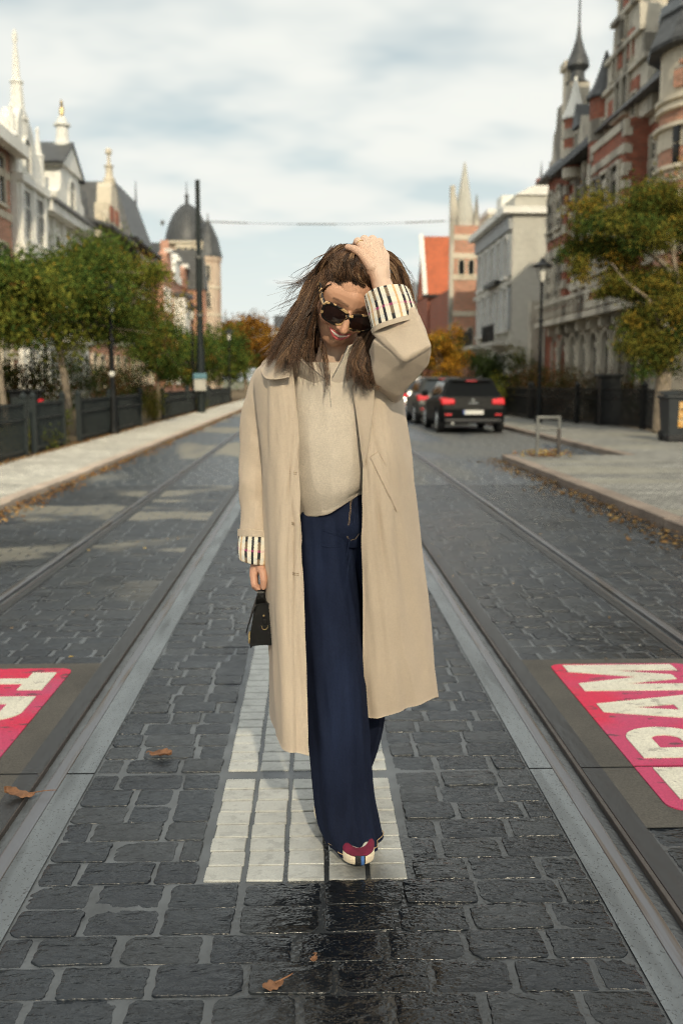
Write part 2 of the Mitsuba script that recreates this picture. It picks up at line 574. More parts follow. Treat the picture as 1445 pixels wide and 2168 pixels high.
TILES = [mikit.ply(tile_mesh(s), 'm_tile', 40) for s in range(5)]
y, r = 2.579, np.random.default_rng(3)
while y < 7.3:
    w = 0.0885
    if not (y < JOINT + 0.012 and y + w > JOINT):
        for k in range(5):
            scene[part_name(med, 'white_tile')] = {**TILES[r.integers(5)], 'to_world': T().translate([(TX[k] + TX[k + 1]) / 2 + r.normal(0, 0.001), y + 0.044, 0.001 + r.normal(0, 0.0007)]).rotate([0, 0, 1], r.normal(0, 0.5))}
        y += w
    else:
        y = JOINT + 0.014

# tracks: grooved rails at the four rail lines
strips = []
def rail(x, side, label):
    """x: centre of the groove; side: +1 when the median lies at larger x."""
    k = thing('tram_rail', label, 'tram rail', 'rails of the two tram tracks')
    y0, y1 = 0.4, 230
    s = side
    a, b = sorted((x + s * 0.022, x + s * 0.068))
    obj('rail_head', rbox(a, b, y0, y1, -0.05, 0.003, 0.006, 8), 'm_rail', k, 40)
    a, b = sorted((x - s * 0.020, x - s * 0.036))
    obj('guard_lip', rbox(a, b, y0, y1, -0.05, 0.001, 0.004, 8), 'm_rail_rust', k, 40)
    ys = np.concatenate([np.arange(1.0, 12, 0.012), np.arange(12, 230, 2.0)])
    xs = np.linspace(x - 0.021, x + 0.023, 5)
    X, Y = np.meshgrid(xs, ys, indexing='ij')
    Z = -0.030 + 0.016 * (meshkit.fbm(np.stack([X * 70, Y * 45, X * 0 + x], -1), 3) - 0.4)
    obj('groove_litter', grid(np.stack([X, Y, Z], -1)), 'm_debris', k, True)
    return k


rail(-0.925, 1, 'rail of the left track nearest the white tiled median')
rail(0.912, -1, 'rail of the right track nearest the white tiled median')
rail(-1.925, -1, 'rail of the left track on the side of the sunlit pavement')
rail(1.925, 1, 'rail of the right track on the side of the parked cars')
for s, e in ((-1, 0.857), (1, 0.844)):
    a, b = sorted((s * 0.7635, s * e))
    ms = [sheet(a, b, 0.9, JOINT, 0.0, 3, 60), sheet(a, b, JOINT + 0.010, 230, 0.0, 3, 300)]
    struct('concrete_strip', cat(ms), 'm_concrete', label=f"smooth grey concrete strip between the setts and the {'left' if s < 0 else 'right'} inner rail")
    a, b = sorted((s * 0.948, s * 1.02))
    struct('rail_sealing', cat([sheet(a, b, 0.9, JOINT, 0.0015), sheet(a, b, JOINT + 0.008, 230, 0.0015)]), 'm_seal', label=f"black sealing strip outside the {'left' if s < 0 else 'right'} inner rail")
    for q in (1.83, 1.97):
        a, b = sorted((s * q, s * (q + 0.058 if q < 1.9 else q + 0.04)))
        struct('rail_sealing', sheet(a, b, 0.9, 230, 0.0005), 'm_seal', label='black sealing strip beside an outer rail')
ap = {}
for s, nm in ((-1, 'left'), (1, 'right')):
    a, b = sorted((s * 1.02, s * 1.83))
    k = struct('track_paving', sheet(a, b, 0.9, YC, -0.0048), 'm_mortar', label=f'setts between the rails of the {nm} track')
    pave(k, a + 0.004, b - 0.004, 4.73, YC, 10 + s, pitch=0.128, limit=260)
    pave(k, a + 0.004, b - 0.004, 1.6, 2.86, 20 + s, pitch=0.128, limit=60)
    pad = cat([sheet(a, b, 2.87, JOINT - 0.002, 0.001, 6, 6), sheet(a, b, JOINT + 0.010, 4.725, 0.001, 6, 12)])
    struct('asphalt_pad', pad, 'm_asphalt', label=f'rough brown asphalt patch under the painted marking on the {nm} track')
    a, b = sorted((s * 2.01, s * (3.28 if s < 0 else 3.24)))
    k = struct('lane_paving', sheet(a, b, 0.9, YC, -0.0048), 'm_mortar', label=f'setts between the {nm} track and the kerb')
    pave(k, a + 0.004, b - 0.004, 4.2, YC, 30 + s, pitch=0.13, limit=300)


# ------------------------------------------------------------------ painted markings
def paint_pink(p, n, uv):
    k = fbm(p.x * 2.6 + 5, p.y * 2.2, 0.0, 3)
    g = noise(p.x * 220, p.y * 220)
    c = mix([0.46, 0.010, 0.050], [0.38, 0.034, 0.100], smoothstep(0.38, 0.62, k))
    c = mix(c, [0.48, 0.045, 0.032], smoothstep(0.62, 0.75, fbm(p.x * 1.7, p.y * 1.9 + 11, 0.0, 2)) * 0.7)
    scuff = smoothstep(0.70, 0.78, fbm(p.x * 14, p.y * 30, 0.0, 3))
    worn = smoothstep(0.56, 0.80, fbm(p.x * 5, p.y * 16, 0.0, 4)) * smoothstep(0.35, 0.7, noise(p.x * 160, p.y * 160))
    c = mix(c * (0.85 + 0.3 * g), [0.16, 0.09, 0.10], 0.5 * worn)
    return mix(c, [0.06, 0.03, 0.04], scuff * 0.8)


def paint_white(p, n, uv):
    g = noise(p.x * 200, p.y * 200)
    k = fbm(p.x * 6, p.y * 6, 0.0, 3)
    scuff = smoothstep(0.66, 0.80, fbm(p.x * 24, p.y * 40, 0.0, 3))
    return mix(mi.Color3f(0.54, 0.52, 0.44) * (0.78 + 0.3 * g) * (0.85 + 0.3 * k), [0.22, 0.20, 0.17], scuff * 0.6)


rough_paint = lambda p, n, uv: noise(p.x * 230, p.y * 230) * 0.003 + noise(p.x * 90, p.y * 90) * 0.002
mat('m_pink', paint_pink, 0.5, bump=rough_paint)
mat('m_white_paint', paint_white, 0.55, bump=rough_paint)


def letter(ch, w, h):
    """Bold capital in the box 0..w by 0..h."""
    P = sg.Polygon
    t = 0.30 * w
    if ch == 'T':
        return sg.box(0, h * 0.79, w, h).union(sg.box(w / 2 - t / 2, 0, w / 2 + t / 2, h * 0.8))
    if ch == 'A':
        o = P([(0, 0), (w * 0.36, h), (w * 0.64, h), (w, 0), (w * 0.71, 0), (w * 0.65, h * 0.2), (w * 0.35, h * 0.2), (w * 0.29, 0)])
        return o.difference(P([(w * 0.40, h * 0.38), (w * 0.60, h * 0.38), (w * 0.5, h * 0.74)]))
    if ch == 'M':
        return P([(0, 0), (0, h), (w * 0.27, h), (w * 0.5, h * 0.42), (w * 0.73, h), (w, h), (w, 0), (w * 0.77, 0), (w * 0.77, h * 0.62), (w * 0.58, h * 0.10), (w * 0.42, h * 0.10), (w * 0.23, h * 0.62), (w * 0.23, 0)])
    bowl = sg.box(0, h * 0.42, w * 0.62, h).union(sg.Point(w * 0.62, h * 0.71).buffer(1, 24).__class__([(w * 0.62 + 0.38 * w * math.cos(a), h * 0.71 + h * 0.29 * math.sin(a)) for a in np.linspace(0, 2 * math.pi, 40)]))
    hole = sg.box(t, h * 0.61, w * 0.60, h * 0.82).union(P([(w * 0.60 + 0.13 * w * math.cos(a), h * 0.715 + h * 0.105 * math.sin(a)) for a in np.linspace(0, 2 * math.pi, 24)]))
    leg = P([(w * 0.40, h * 0.46), (w * 0.68, 0), (w, 0), (w * 0.72, h * 0.48)])
    return sg.box(0, 0, t, h).union(bowl).union(leg).difference(hole)


def marking(s, nm):
    x0, x1 = 1.135, 1.80
    k = thing('road_marking', f'pink painted panel with white letters TRAM on the {nm} track', 'road marking', None)
    rr = sg.box(x0, 2.985, x1, 4.63).buffer(-0.06).buffer(0.06, 8).difference(sg.box(0, JOINT - 0.004, 3, JOINT + 0.012))
    out = rr if s > 0 else shapely.affinity.scale(rr, -1, 1, origin=(0, 0))
    obj('panel', extrude(out, 0.001, 0.0052), 'm_pink', k)
    n = 'TRAM'
    for (ch, ya, yb) in (('T', 3.065, 3.325), ('R', 3.42, 3.735), ('A', 3.79, 4.16), ('M', 4.205, 4.60)):
        L = letter(ch, yb - ya, 0.52)
        # right: reading away from the viewer, tops to the median; left: reading towards the viewer, tops to the median
        if s > 0:
            q = shapely.affinity.affine_transform(L, [0, -1, 1, 0, 1.195 + 0.52, ya])
        else:
            o = 4.63 + 2.985
            q = shapely.affinity.affine_transform(L, [0, 1, -1, 0, -1.195 - 0.52, o - ya])
        q = q.difference(sg.box(-3, JOINT - 0.004, 3, JOINT + 0.012))
        obj(f'letter', extrude(q, 0.0052, 0.0092), 'm_white_paint', k)


marking(-1, 'left')
marking(1, 'right')

# ------------------------------------------------------------------ kerbs and pavements
kl = struct('left_kerb', box(-3.46, -3.32, 0.5, 200, -0.05, 0.045), 'm_kerb', label='low worn kerb along the sunlit pavement')
g = np.random.default_rng(9)
y = 4.0
while y < 60:
    L = g.uniform(0.85, 1.1)
    obj('kerb_stone', rbox(-3.475, -3.30 + g.normal(0, 0.004), y, y + L - 0.012, -0.04, 0.058 + g.normal(0, 0.003), 0.012, 6), 'm_kerb', kl, 40)
    y += L
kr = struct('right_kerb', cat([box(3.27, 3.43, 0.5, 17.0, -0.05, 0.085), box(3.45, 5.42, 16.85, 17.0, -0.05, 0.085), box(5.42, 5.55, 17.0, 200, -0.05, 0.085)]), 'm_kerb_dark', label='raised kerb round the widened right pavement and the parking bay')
y = 3.0
while y < 16.9:
    L = min(g.uniform(0.85, 1.1), 17.0 - y)
    obj('kerb_stone', rbox(3.25, 3.45 + g.normal(0, 0.003), y, y + L - 0.012, -0.04, 0.105 + g.normal(0, 0.004), 0.015, 6), 'm_kerb_dark', kr, 40)
    y += L
y = 17.0
while y < 45:
    L = g.uniform(0.85, 1.1)
    obj('kerb_stone', rbox(5.40, 5.57, y, y + L - 0.012, -0.04, 0.105, 0.015, 6), 'm_kerb_dark', kr, 40)
    y += L
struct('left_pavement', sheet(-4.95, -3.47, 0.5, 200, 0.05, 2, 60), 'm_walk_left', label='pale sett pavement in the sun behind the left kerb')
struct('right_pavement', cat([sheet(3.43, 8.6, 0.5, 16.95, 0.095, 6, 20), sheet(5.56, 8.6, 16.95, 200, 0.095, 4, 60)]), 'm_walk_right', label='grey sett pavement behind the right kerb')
struct('garden_soil', cat([sheet(-12.5, -4.95, 0.5, 200, 0.035, 8, 60), sheet(8.6, 14, 0.5, 200, 0.07, 4, 40)]), 'm_soil', label='soil of the front gardens and the planted verge')

# ------------------------------------------------------------------ the town: materials
def brick_color(base, mortar):
    def fn(p, n, uv):
        a = dr.select(dr.abs(n.x) > 0.5, mi.Float(p.y), mi.Float(p.x))
        row = dr.floor(p.z / 0.075)
        q = a / 0.23 + 0.5 * (row - 2 * dr.floor(row / 2))
        t = cell_rand(dr.floor(q), row, 3)
        j = dr.maximum(smoothstep(0.44, 0.48, dr.abs(q - dr.floor(q) - 0.5)), smoothstep(0.40, 0.46, dr.abs(p.z / 0.075 - row - 0.5)))
        k = fbm(p.x * 0.5 + 3, p.y * 0.5, p.z * 0.4, 3)
        return mix(mi.Color3f(base) * (0.70 + 0.6 * t) * (0.7 + 0.6 * k), mortar, 0.75 * j)
    return fn


def stain_color(base, dirt, s=0.8, lo=0.5, hi=0.8, amt=0.6):
    def fn(p, n, uv):
        k = fbm(p.x * s * 1.6, p.y * s * 1.6, p.z * s * 0.45 + 5, 4)
        g = fbm(p.x * 6, p.y * 6, p.z * 6, 2) - 0.5
        return mix(mi.Color3f(base) * (1 + 0.25 * g), dirt, amt * smoothstep(lo, hi, k))
    return fn


def slate_color(p, n, uv):
    row = dr.floor(p.z / 0.16)
    t = cell_rand(dr.floor(p.y / 0.22 + 0.5 * row), row, dr.floor(p.x / 0.5))
    k = fbm(p.x * 0.7, p.y * 0.7, p.z * 0.7, 3)
    return mi.Color3f(0.062, 0.065, 0.067) * (0.65 + 0.5 * t + 0.4 * (k - 0.5))


def tile_roof(p, n, uv):
    row = dr.floor(p.z / 0.12)
    t = cell_rand(dr.floor(p.x / 0.2 + 0.5 * row), row)
    k = fbm(p.x * 0.6, p.y * 0.6, p.z * 0.6, 3)
    return mi.Color3f(0.46, 0.120, 0.050) * (0.75 + 0.3 * t + 0.5 * (k - 0.5))


mat('m_brick', brick_color((0.27, 0.080, 0.046), [0.30, 0.22, 0.17]), 0.85)
mat('m_brick_pale', brick_color((0.44, 0.215, 0.140), [0.42, 0.34, 0.27]), 0.85)
mat('m_stucco', stain_color((0.76, 0.745, 0.69), [0.48, 0.465, 0.40], 0.7, 0.52, 0.85, 0.5), 0.75)
mat('m_stone', stain_color((0.50, 0.46, 0.38), [0.10, 0.09, 0.075], 1.1, 0.42, 0.70, 0.8), 0.8)
mat('m_cream', stain_color((0.60, 0.535, 0.42), [0.32, 0.27, 0.20], 0.9, 0.5, 0.85, 0.5), 0.8)
mat('m_pinkstone', stain_color((0.56, 0.445, 0.34), [0.42, 0.28, 0.20], 0.8, 0.45, 0.75, 0.7), 0.8)
mat('m_greywall', stain_color((0.47, 0.455, 0.40), [0.33, 0.315, 0.27], 0.5, 0.5, 0.85, 0.5), 0.8)
mat('m_shutter', vary((0.33, 0.34, 0.345), 0.2, 2, 20), 0.6)
mat('m_slate', slate_color, 0.5)
mat('m_lead', vary((0.16, 0.175, 0.19), 0.3, 2, 20), 0.45)
mat('m_tileroof', tile_roof, 0.75)
mat('m_glass', (0.010, 0.011, 0.012), 0.10, spec=0.35)
mat('m_iron', vary((0.006, 0.007, 0.0075), 0.2, 5, 60), 0.45, spec=0.3)
mat('m_iron_green', vary((0.017, 0.023, 0.023), 0.25, 3, 40), 0.5, spec=0.3)
mat('m_zinc', vary((0.15, 0.15, 0.14), 0.35, 5, 40), 0.5, metallic=0.4)


def P4(*q):
    return np.array(q, float)


class Building:
    def __init__(self, name, label, group=None):
        self.k = thing(name, label, 'building', group)

    def box(self, name, m, *b, label=None):
        return obj(name, box(*b), m, self.k, label=label)

    def mesh(self, name, m, mesh, smooth=False, label=None):
        return obj(name, mesh, m, self.k, smooth, label=label)

    def window(self, face, plane, u0, u1, z0, z1, arch=False, surround='m_stucco', glass='m_glass', mull=True, d=0.10):
        """face: '+x', '-x' or '-y'. The plane is the wall face; the window lies in it with a surround that stands proud."""
        t = min(0.12, 0.16 * (u1 - u0))
        w = u1 - u0
        if arch:
            c = [(u0 + w / 2 + w / 2 * math.cos(a), z1 - w / 2 + w / 2 * math.sin(a)) for a in np.linspace(0, math.pi, 11)]
            hole = sg.Polygon([(u0, z0), (u1, z0)] + c)
        else:
            hole = sg.box(u0, z0, u1, z1)
        outer = hole.buffer(t, join_style=2).difference(hole)
        sill = sg.box(u0 - t * 1.5, z0 - t * 1.1, u1 + t * 1.5, z0 - t * 0.1)
        bars = sg.box(u0 + w / 2 - 0.03, z0, u0 + w / 2 + 0.03, z1).union(sg.box(u0, z0 + 0.68 * (z1 - z0) - 0.03, u1, z0 + 0.68 * (z1 - z0) + 0.03)).intersection(hole) if mull else None
        def put(poly, a, b):
            m = extrude(poly, a, b)
            v = np.array(m.vertices)
            if face == '-y':
                v = np.c_[v[:, 0], plane - v[:, 2], v[:, 1]]
            else:
                s = 1 if face == '+x' else -1
                v = np.c_[plane + s * v[:, 2], v[:, 0], v[:, 1]]
            m = tm(v, m.faces)
            if m.volume < 0:
                m.invert()
            return m
        k = obj('window', cat([put(outer, -0.02, d), put(sill, -0.02, d * 1.6)]), surround, self.k)
        obj('pane', put(hole, -0.02, 0.012), glass, k)
        if bars is not None:
            obj('glazing_bar', put(bars, 0.0, 0.045), surround, k)
        return k

    def gable_roof(self, m, x0, x1, y0, y1, z0, z1, along='y', over=0.25, hip=0.0):
        if along == 'y':
            xm = (x0 + x1) / 2
            v = P4((x0 - over, y0, z0), (x1 + over, y0, z0), (x1 + over, y1, z0), (x0 - over, y1, z0), (xm, y0 + hip, z1), (xm, y1 - hip, z1))
        else:
            ym = (y0 + y1) / 2
            v = P4((x1, y0 - over, z0), (x1, y1 + over, z0), (x0, y1 + over, z0), (x0, y0 - over, z0), (x1 - hip, ym, z1), (x0 + hip, ym, z1))
        f = [[0, 2, 1], [0, 3, 2], [0, 1, 4], [2, 3, 5], [1, 2, 5], [1, 5, 4], [3, 0, 4], [3, 4, 5]]
        return self.mesh('roof', m, tm(v, f))

    def gable(self, name, m, face, plane, outline, thick=0.5, label=None):
        p = sg.Polygon(outline)
        q = extrude(p, 0, thick)
        v = np.array(q.vertices)
        if face == '-y':
            v = np.c_[v[:, 0], plane + v[:, 2], v[:, 1]]
        else:
            s = 1 if face == '+x' else -1
            v = np.c_[plane - s * v[:, 2], v[:, 0], v[:, 1]]
        q = tm(v, q.faces)
        if q.volume < 0:
            q.invert()
        return self.mesh(name, m, q, label=label)


def spire(pts, x, y, z, n=8):
    return lathe(pts, x, y, z, n)


XL = -11.5
YSC = 1.05
# --- left row -------------------------------------------------------------
b = Building('brick_house', 'red brick house with cream bands at the left edge of the photo')
b.box('wall', 'm_brick_pale', XL - 8, XL, 20, 37.85, 0, 10.1)
for z in (2.2, 4.1, 5.6, 7.4, 8.9):
    b.box('stone_band', 'm_cream', XL - 0.1, XL + 0.05, 20, 37.85, z, z + 0.28)
b.gable_roof('m_slate', XL - 8, XL, 20, 37.9, 10.1, 13.2, over=0.7)
b.box('fascia', 'm_stucco', XL + 0.35, XL + 0.78, 20, 37.9, 9.75, 10.2)
for y0 in (21.5, 24.5, 27.5, 30.5, 33.4, 35.9):
    for z0 in (1.2, 4.7, 7.9):
        b.window('+x', XL, y0, y0 + 1.1, z0, z0 + 1.7, surround='m_cream')

b = Building('white_house', 'white house crowned by a tall white obelisk spire')
b.box('wall', 'm_stucco', XL - 8, XL + 0.25, 37.9, 41.75, 0, 9.3)
b.gable('gable', 'm_stucco', '+x', XL + 0.25, [(37.9, 9.3), (41.75, 9.3), (41.75, 9.9), (41.3, 9.9), (41.2, 10.4), (40.7, 10.6), (40.4, 11.3), (39.9, 11.6), (39.5, 11.9), (38.8, 11.9), (38.4, 11.4), (38.2, 10.6), (37.9, 10.4)], 0.7)
b.gable_roof('m_slate', XL - 8, XL - 0.5, 37.95, 41.7, 9.3, 11.4, along='x')
sp = [(0.36, 10.9), (0.36, 11.5), (0.42, 11.5), (0.42, 11.62), (0.30, 11.65), (0.22, 12.9), (0.27, 12.92), (0.27, 13.0), (0.16, 13.05), (0.12, 13.9), (0.06, 14.4), (0.11, 14.55), (0.10, 14.75), (0.02, 14.95)]
b.mesh('spire', 'm_stucco', spire(sp, XL, 39.25, 0, 4 * 2), 30, label='white obelisk spire')
for y0 in (38.05, 41.55):
    b.mesh('pinnacle', 'm_stucco', spire([(0.22, 9.3), (0.22, 10.6), (0.28, 10.65), (0.15, 10.8), (0.06, 11.6), (0.1, 11.7), (0.01, 11.9)], XL + 0.1, y0, 0, 8), 30)
for z in (3.6, 6.3, 9.0):
    b.box('cornice', 'm_stucco', XL + 0.2, XL + 0.5, 37.9, 41.75, z, z + 0.28)
for y0 in (38.4, 40.2):
    for z0 in (0.9, 4.2, 6.9):
        b.window('+x', XL + 0.25, y0, y0 + 1.0, z0, z0 + 1.85)
b.window('+x', XL + 0.26, 38.9, 39.6, 9.5, 10.8, arch=True, mull=False)
for y0 in (38.2, 39.8, 41.4):
    b.mesh('pilaster', 'm_stucco', rbox(XL + 0.2, XL + 0.40, y0 - 0.16, y0 + 0.16, 3.9, 9.0, 0.04), 30)

b = Building('white_house', 'white house with a pediment, a column and a gilded figure on top')
b.box('wall', 'm_stucco', XL - 8, XL, 41.8, 49.9, 0, 8.9)
b.box('cornice', 'm_stucco', XL - 0.1, XL + 0.55, 41.8, 49.9, 8.55, 8.95)
b.box('gutter', 'm_zinc', XL + 0.45, XL + 0.68, 41.8, 49.9, 8.97, 9.12)
b.gable_roof('m_slate', XL - 8, XL + 0.3, 41.9, 49.8, 8.95, 11.6, over=0.2)
b.gable('gable', 'm_stucco', '+x', XL + 0.4, [(43.2, 8.95), (48.2, 8.95), (48.2, 9.7), (47.6, 9.9), (47.4, 10.7), (47.0, 10.9), (44.3, 10.9), (44.0, 10.6), (43.8, 9.8), (43.2, 9.6)], 0.9)
b.gable('pediment', 'm_stucco', '+x', XL + 0.55, [(43.9, 10.9), (47.5, 10.9), (45.7, 12.0)], 1.4)
for s in (-1, 1):
    e = P4((XL + 0.62, 45.7, 12.14), (XL - 0.95, 45.7, 12.14), (XL - 0.95, 45.7 + s * 2.1, 10.86), (XL + 0.62, 45.7 + s * 2.1, 10.86))
    b.mesh('roof_slope', 'm_slate', shell(np.array([[e[0], e[1]], [e[3], e[2]]]), 0.12))
b.mesh('column', 'm_stucco', lathe([(0.40, 11.7), (0.40, 12.2), (0.30, 12.25), (0.26, 12.9), (0.38, 12.95), (0.38, 13.05), (0.24, 13.1), (0.20, 13.3), (0.05, 13.42)], XL + 0.1, 45.7, 0, 14), 30)
gf = add_all([m3.Manifold.batch_hull([m3.Manifold.sphere(r, 10).translate((XL + 0.1, 45.7 + a, 13.42 + c)) for a, c, r in pr]) for pr in (
    ((0, 0.02, 0.10), (0.03, 0.28, 0.12)), ((0.03, 0.28, 0.11), (0.10, 0.44, 0.07)), ((0.10, 0.44, 0.05), (0.02, 0.60, 0.07)), ((0.05, 0.36, 0.05), (-0.14, 0.52, 0.03)), ((0.02, 0.60, 0.03), (-0.03, 0.72, 0.015)))])
b.mesh('figure', 'm_gold', tomesh(gf), True, label='small gilded figure')
for i, y0 in enumerate((42.2, 43.9, 45.6, 47.3, 48.8)):
    for z0 in (0.9, 3.6, 6.1):
        b.window('+x', XL, y0, y0 + 0.85, z0, z0 + 1.75, arch=(z0 > 6))
    b.mesh('pilaster', 'm_stucco', rbox(XL - 0.05, XL + 0.16, y0 - 0.45, y0 - 0.2, 3.2, 8.5, 0.03), 30)
b.window('+x', XL + 0.4, 45.2, 46.2, 9.2, 10.5, arch=True)
b.box('balcony', 'm_stucco', XL - 0.05, XL + 0.7, 43.2, 48.4, 3.1, 3.32)
b.box('side_chimney', 'm_brick_pale', XL - 3.2, XL - 2.4, 48.7, 49.4, 10, 12.9)

b = Building('gabled_house', 'cream and brick house with an ornate stepped gable and broad dark eaves')
b.box('wall', 'm_brick_pale', XL - 8, XL, 50.0, 60.5, 0, 8.9)
b.gable_roof('m_lead', XL - 8, XL, 50.0, 60.4, 8.9, 12.6, over=0.1)
b.mesh('eaves', 'm_slate', shell(np.array([[(XL - 0.1, 50.05, 9.55), (XL + 1.3, 50.05, 9.15)], [(XL - 0.1, 57.2, 9.55), (XL + 1.3, 57.2, 9.15)], [(XL - 0.1, 59.8, 9.1), (XL + 1.0, 59.8, 8.2)]]), 0.18), label='broad dark eaves')
b.gable('gable', 'm_cream', '+x', XL + 0.25, [(54.3, 8.9), (58.4, 8.9), (58.4, 10.2), (57.9, 10.2), (57.9, 11.3), (57.4, 11.3), (57.2, 12.3), (56.9, 12.5), (55.9, 12.5), (55.6, 12.2), (55.4, 11.2), (54.8, 11.2), (54.8, 10.1), (54.3, 10.1)], 0.8)
b.mesh('finial', 'm_cream', spire([(0.30, 12.4), (0.34, 12.8), (0.22, 12.9), (0.20, 13.4), (0.30, 13.5), (0.10, 13.6), (0.08, 14.1), (0.20, 14.2), (0.18, 14.4), (0.02, 14.5)], XL, 56.4, 0, 10), 30)
for y0 in (54.45, 58.25):
    b.mesh('pinnacle', 'm_cream', spire([(0.16, 10.1), (0.18, 10.6), (0.08, 10.7), (0.02, 11.2)], XL + 0.1, y0, 0, 8), 30)
for y0, y1 in ((55.1, 55.9), (56.5, 57.3)):
    b.box('brick_panel', 'm_brick', XL + 0.2, XL + 0.32, y0, y1, 10.3, 11.1)
    b.window('+x', XL + 0.25, y0, y1, 8.95, 10.0, surround='m_cream')
for y0 in (50.6, 52.4, 54.6, 56.6, 58.7):
    for z0 in (1.0, 4.0, 6.6):
        b.window('+x', XL, y0, y0 + 1.0, z0, z0 + 1.7, surround='m_cream')
for z in (3.4, 6.1, 8.5):
    b.box('stone_band', 'm_cream', XL - 0.05, XL + 0.06, 50.0, 60.5, z, z + 0.3)
b.mesh('dormer', 'm_slate', tm(P4((XL - 0.4, 51.0, 9.2), (XL - 0.4, 53.4, 9.2), (XL - 0.4, 52.2, 11.3), (XL - 3.2, 51.0, 10.6), (XL - 3.2, 53.4, 10.6), (XL - 3.2, 52.2, 12.0)), [[0, 1, 2], [0, 2, 5], [0, 5, 3], [1, 4, 5], [1, 5, 2]]))

b = Building('brick_house', 'brick house under a steep grey slate roof with a spike on its ridge')
b.box('wall', 'm_brick_pale', XL - 8, XL, 60.6, 71.2, 0, 10.3)
v = P4((XL - 6, 61.5, 10.3), (XL + 0.3, 61.5, 10.3), (XL + 0.3, 70.5, 10.3), (XL - 6, 70.5, 10.3), (XL - 4.2, 62.6, 13.9), (XL - 0.9, 62.6, 13.9), (XL - 0.9, 69.8, 13.9), (XL - 4.2, 69.8, 13.9))
b.mesh('roof', 'm_slate', tm(v, [[0, 1, 5], [0, 5, 4], [1, 2, 6], [1, 6, 5], [2, 3, 7], [2, 7, 6], [3, 0, 4], [3, 4, 7], [4, 5, 6], [4, 6, 7], [0, 2, 1], [0, 3, 2]]))
b.box('eaves', 'm_iron', XL - 6.3, XL + 0.7, 61.2, 70.8, 10.1, 10.32)
b.mesh('spike', 'm_iron', tube([(XL - 0.9, 69.8, 13.8), (XL - 0.9, 69.8, 15.4)], [0.07, 0.02], 6), True)
for y0 in (61.4, 63.7, 66.0, 68.4):
    for z0 in (1.2, 4.4, 7.6):
        b.window('+x', XL, y0, y0 + 1.1, z0, z0 + 1.8, surround='m_cream')
for z in (3.6, 6.8, 9.6):
    b.box('stone_band', 'm_cream', XL - 0.05, XL + 0.06, 60.6, 71.2, z, z + 0.3)

b = Building('terraced_house', 'brick terrace with white stepped gables beyond the slate roof')
b.box('wall', 'm_brick_pale', XL - 8, XL + 0.6, 71.3, 86, 0, 9.2)
for i, y0 in enumerate((71.6, 76.4, 81.2)):
    zt = 11.9 - 0.4 * i
    b.gable('gable', 'm_stucco' if i % 2 else 'm_brick_pale', '+x', XL + 0.75, [(y0, 9.2), (y0 + 4.4, 9.2), (y0 + 4.4, 9.8), (y0 + 3.7, 9.8), (y0 + 3.5, 10.7), (y0 + 2.7, 11.0), (y0 + 2.2, zt), (y0 + 1.7, 11.0), (y0 + 0.9, 10.7), (y0 + 0.7, 9.8), (y0, 9.8)], 0.6)
    b.box('gable_cap', 'm_stucco', XL + 0.5, XL + 1.0, y0 + 1.6, y0 + 2.8, 10.9, 11.2)
    b.mesh('dormer_roof', 'm_slate', tm(P4((XL + 0.2, y0, 9.2), (XL + 0.2, y0 + 4.4, 9.2), (XL + 0.2, y0 + 2.2, zt - 0.2), (XL - 7, y0, 9.2), (XL - 7, y0 + 4.4, 9.2), (XL - 7, y0 + 2.2, zt - 0.2)), [[0, 2, 5], [0, 5, 3], [1, 4, 5], [1, 5, 2]]))
    for z0 in (1.2, 4.0, 6.6):
        for q in (0.6, 2.5):
            b.window('+x', XL + 0.6, y0 + q, y0 + q + 1.0, z0, z0 + 1.6)
b.box('bay', 'm_stucco', XL + 0.6, XL + 1.5, 77, 80, 4, 8)
b.box('bay_roof', 'm_slate', XL + 0.6, XL + 1.8, 76.8, 80.2, 8, 8.3)
b.mesh('front_roof', 'm_slate', tm(P4((XL - 1, 84.2, 9.2), (XL + 2.4, 84.2, 9.2), (XL + 2.4, 86.2, 9.2), (XL - 1, 86.2, 9.2), (XL - 0.6, 84.4, 12.6), (XL + 2.2, 84.4, 12.6)), [[0, 1, 5], [0, 5, 4], [1, 2, 5], [3, 0, 4], [2, 3, 4], [2, 4, 5]]))
b.box('front_wall', 'm_brick_pale', XL - 1, XL + 2.2, 84.3, 86, 0, 9.2)

b = Building('domed_building', 'pink stone corner building with a grey dome and a round corner tower')
Y0 = 116.0
b.box('wall', 'm_pinkstone', -17.4, -12.9, Y0, Y0 + 12, 0, 17.6)
b.box('front_bay', 'm_cream', -16.0, -12.8, Y0 - 0.5, Y0, 12.2, 17.7)
dome = lathe([(2.75, 17.6), (2.8, 18.0), (2.62, 19.0), (2.25, 20.2), (1.65, 21.4), (0.85, 22.3), (0.25, 22.6), (0.18, 23.2), (0.28, 23.5), (0.08, 23.8), (0.03, 25.2)], -15.0, Y0 + 2.8, 0, 8)
b.mesh('dome', 'm_slate', dome, 25, label='grey bell-shaped dome')
b.mesh('tower', 'm_pinkstone', lathe([(1.45, 0), (1.45, 15.4), (1.6, 15.5), (1.6, 16.0)], -12.3, Y0 + 0.8, 0, 12), 40)
b.mesh('tower_roof', 'm_slate', lathe([(1.7, 16.0), (1.45, 17.0), (1.2, 18.2), (0.6, 19.5), (0.1, 20.4), (0.03, 21.2)], -12.3, Y0 + 0.8, 0, 10), 25)
b.mesh('ball', 'm_lead', lathe([(0.02, 19.6), (0.25, 19.8), (0.25, 20.1), (0.02, 20.3)], -17.6, Y0 + 0.2, 0, 8), True)
b.box('lower_wing', 'm_pinkstone', -17.0, -13.3, Y0 - 4, Y0 - 0.5, 0, 12.0)
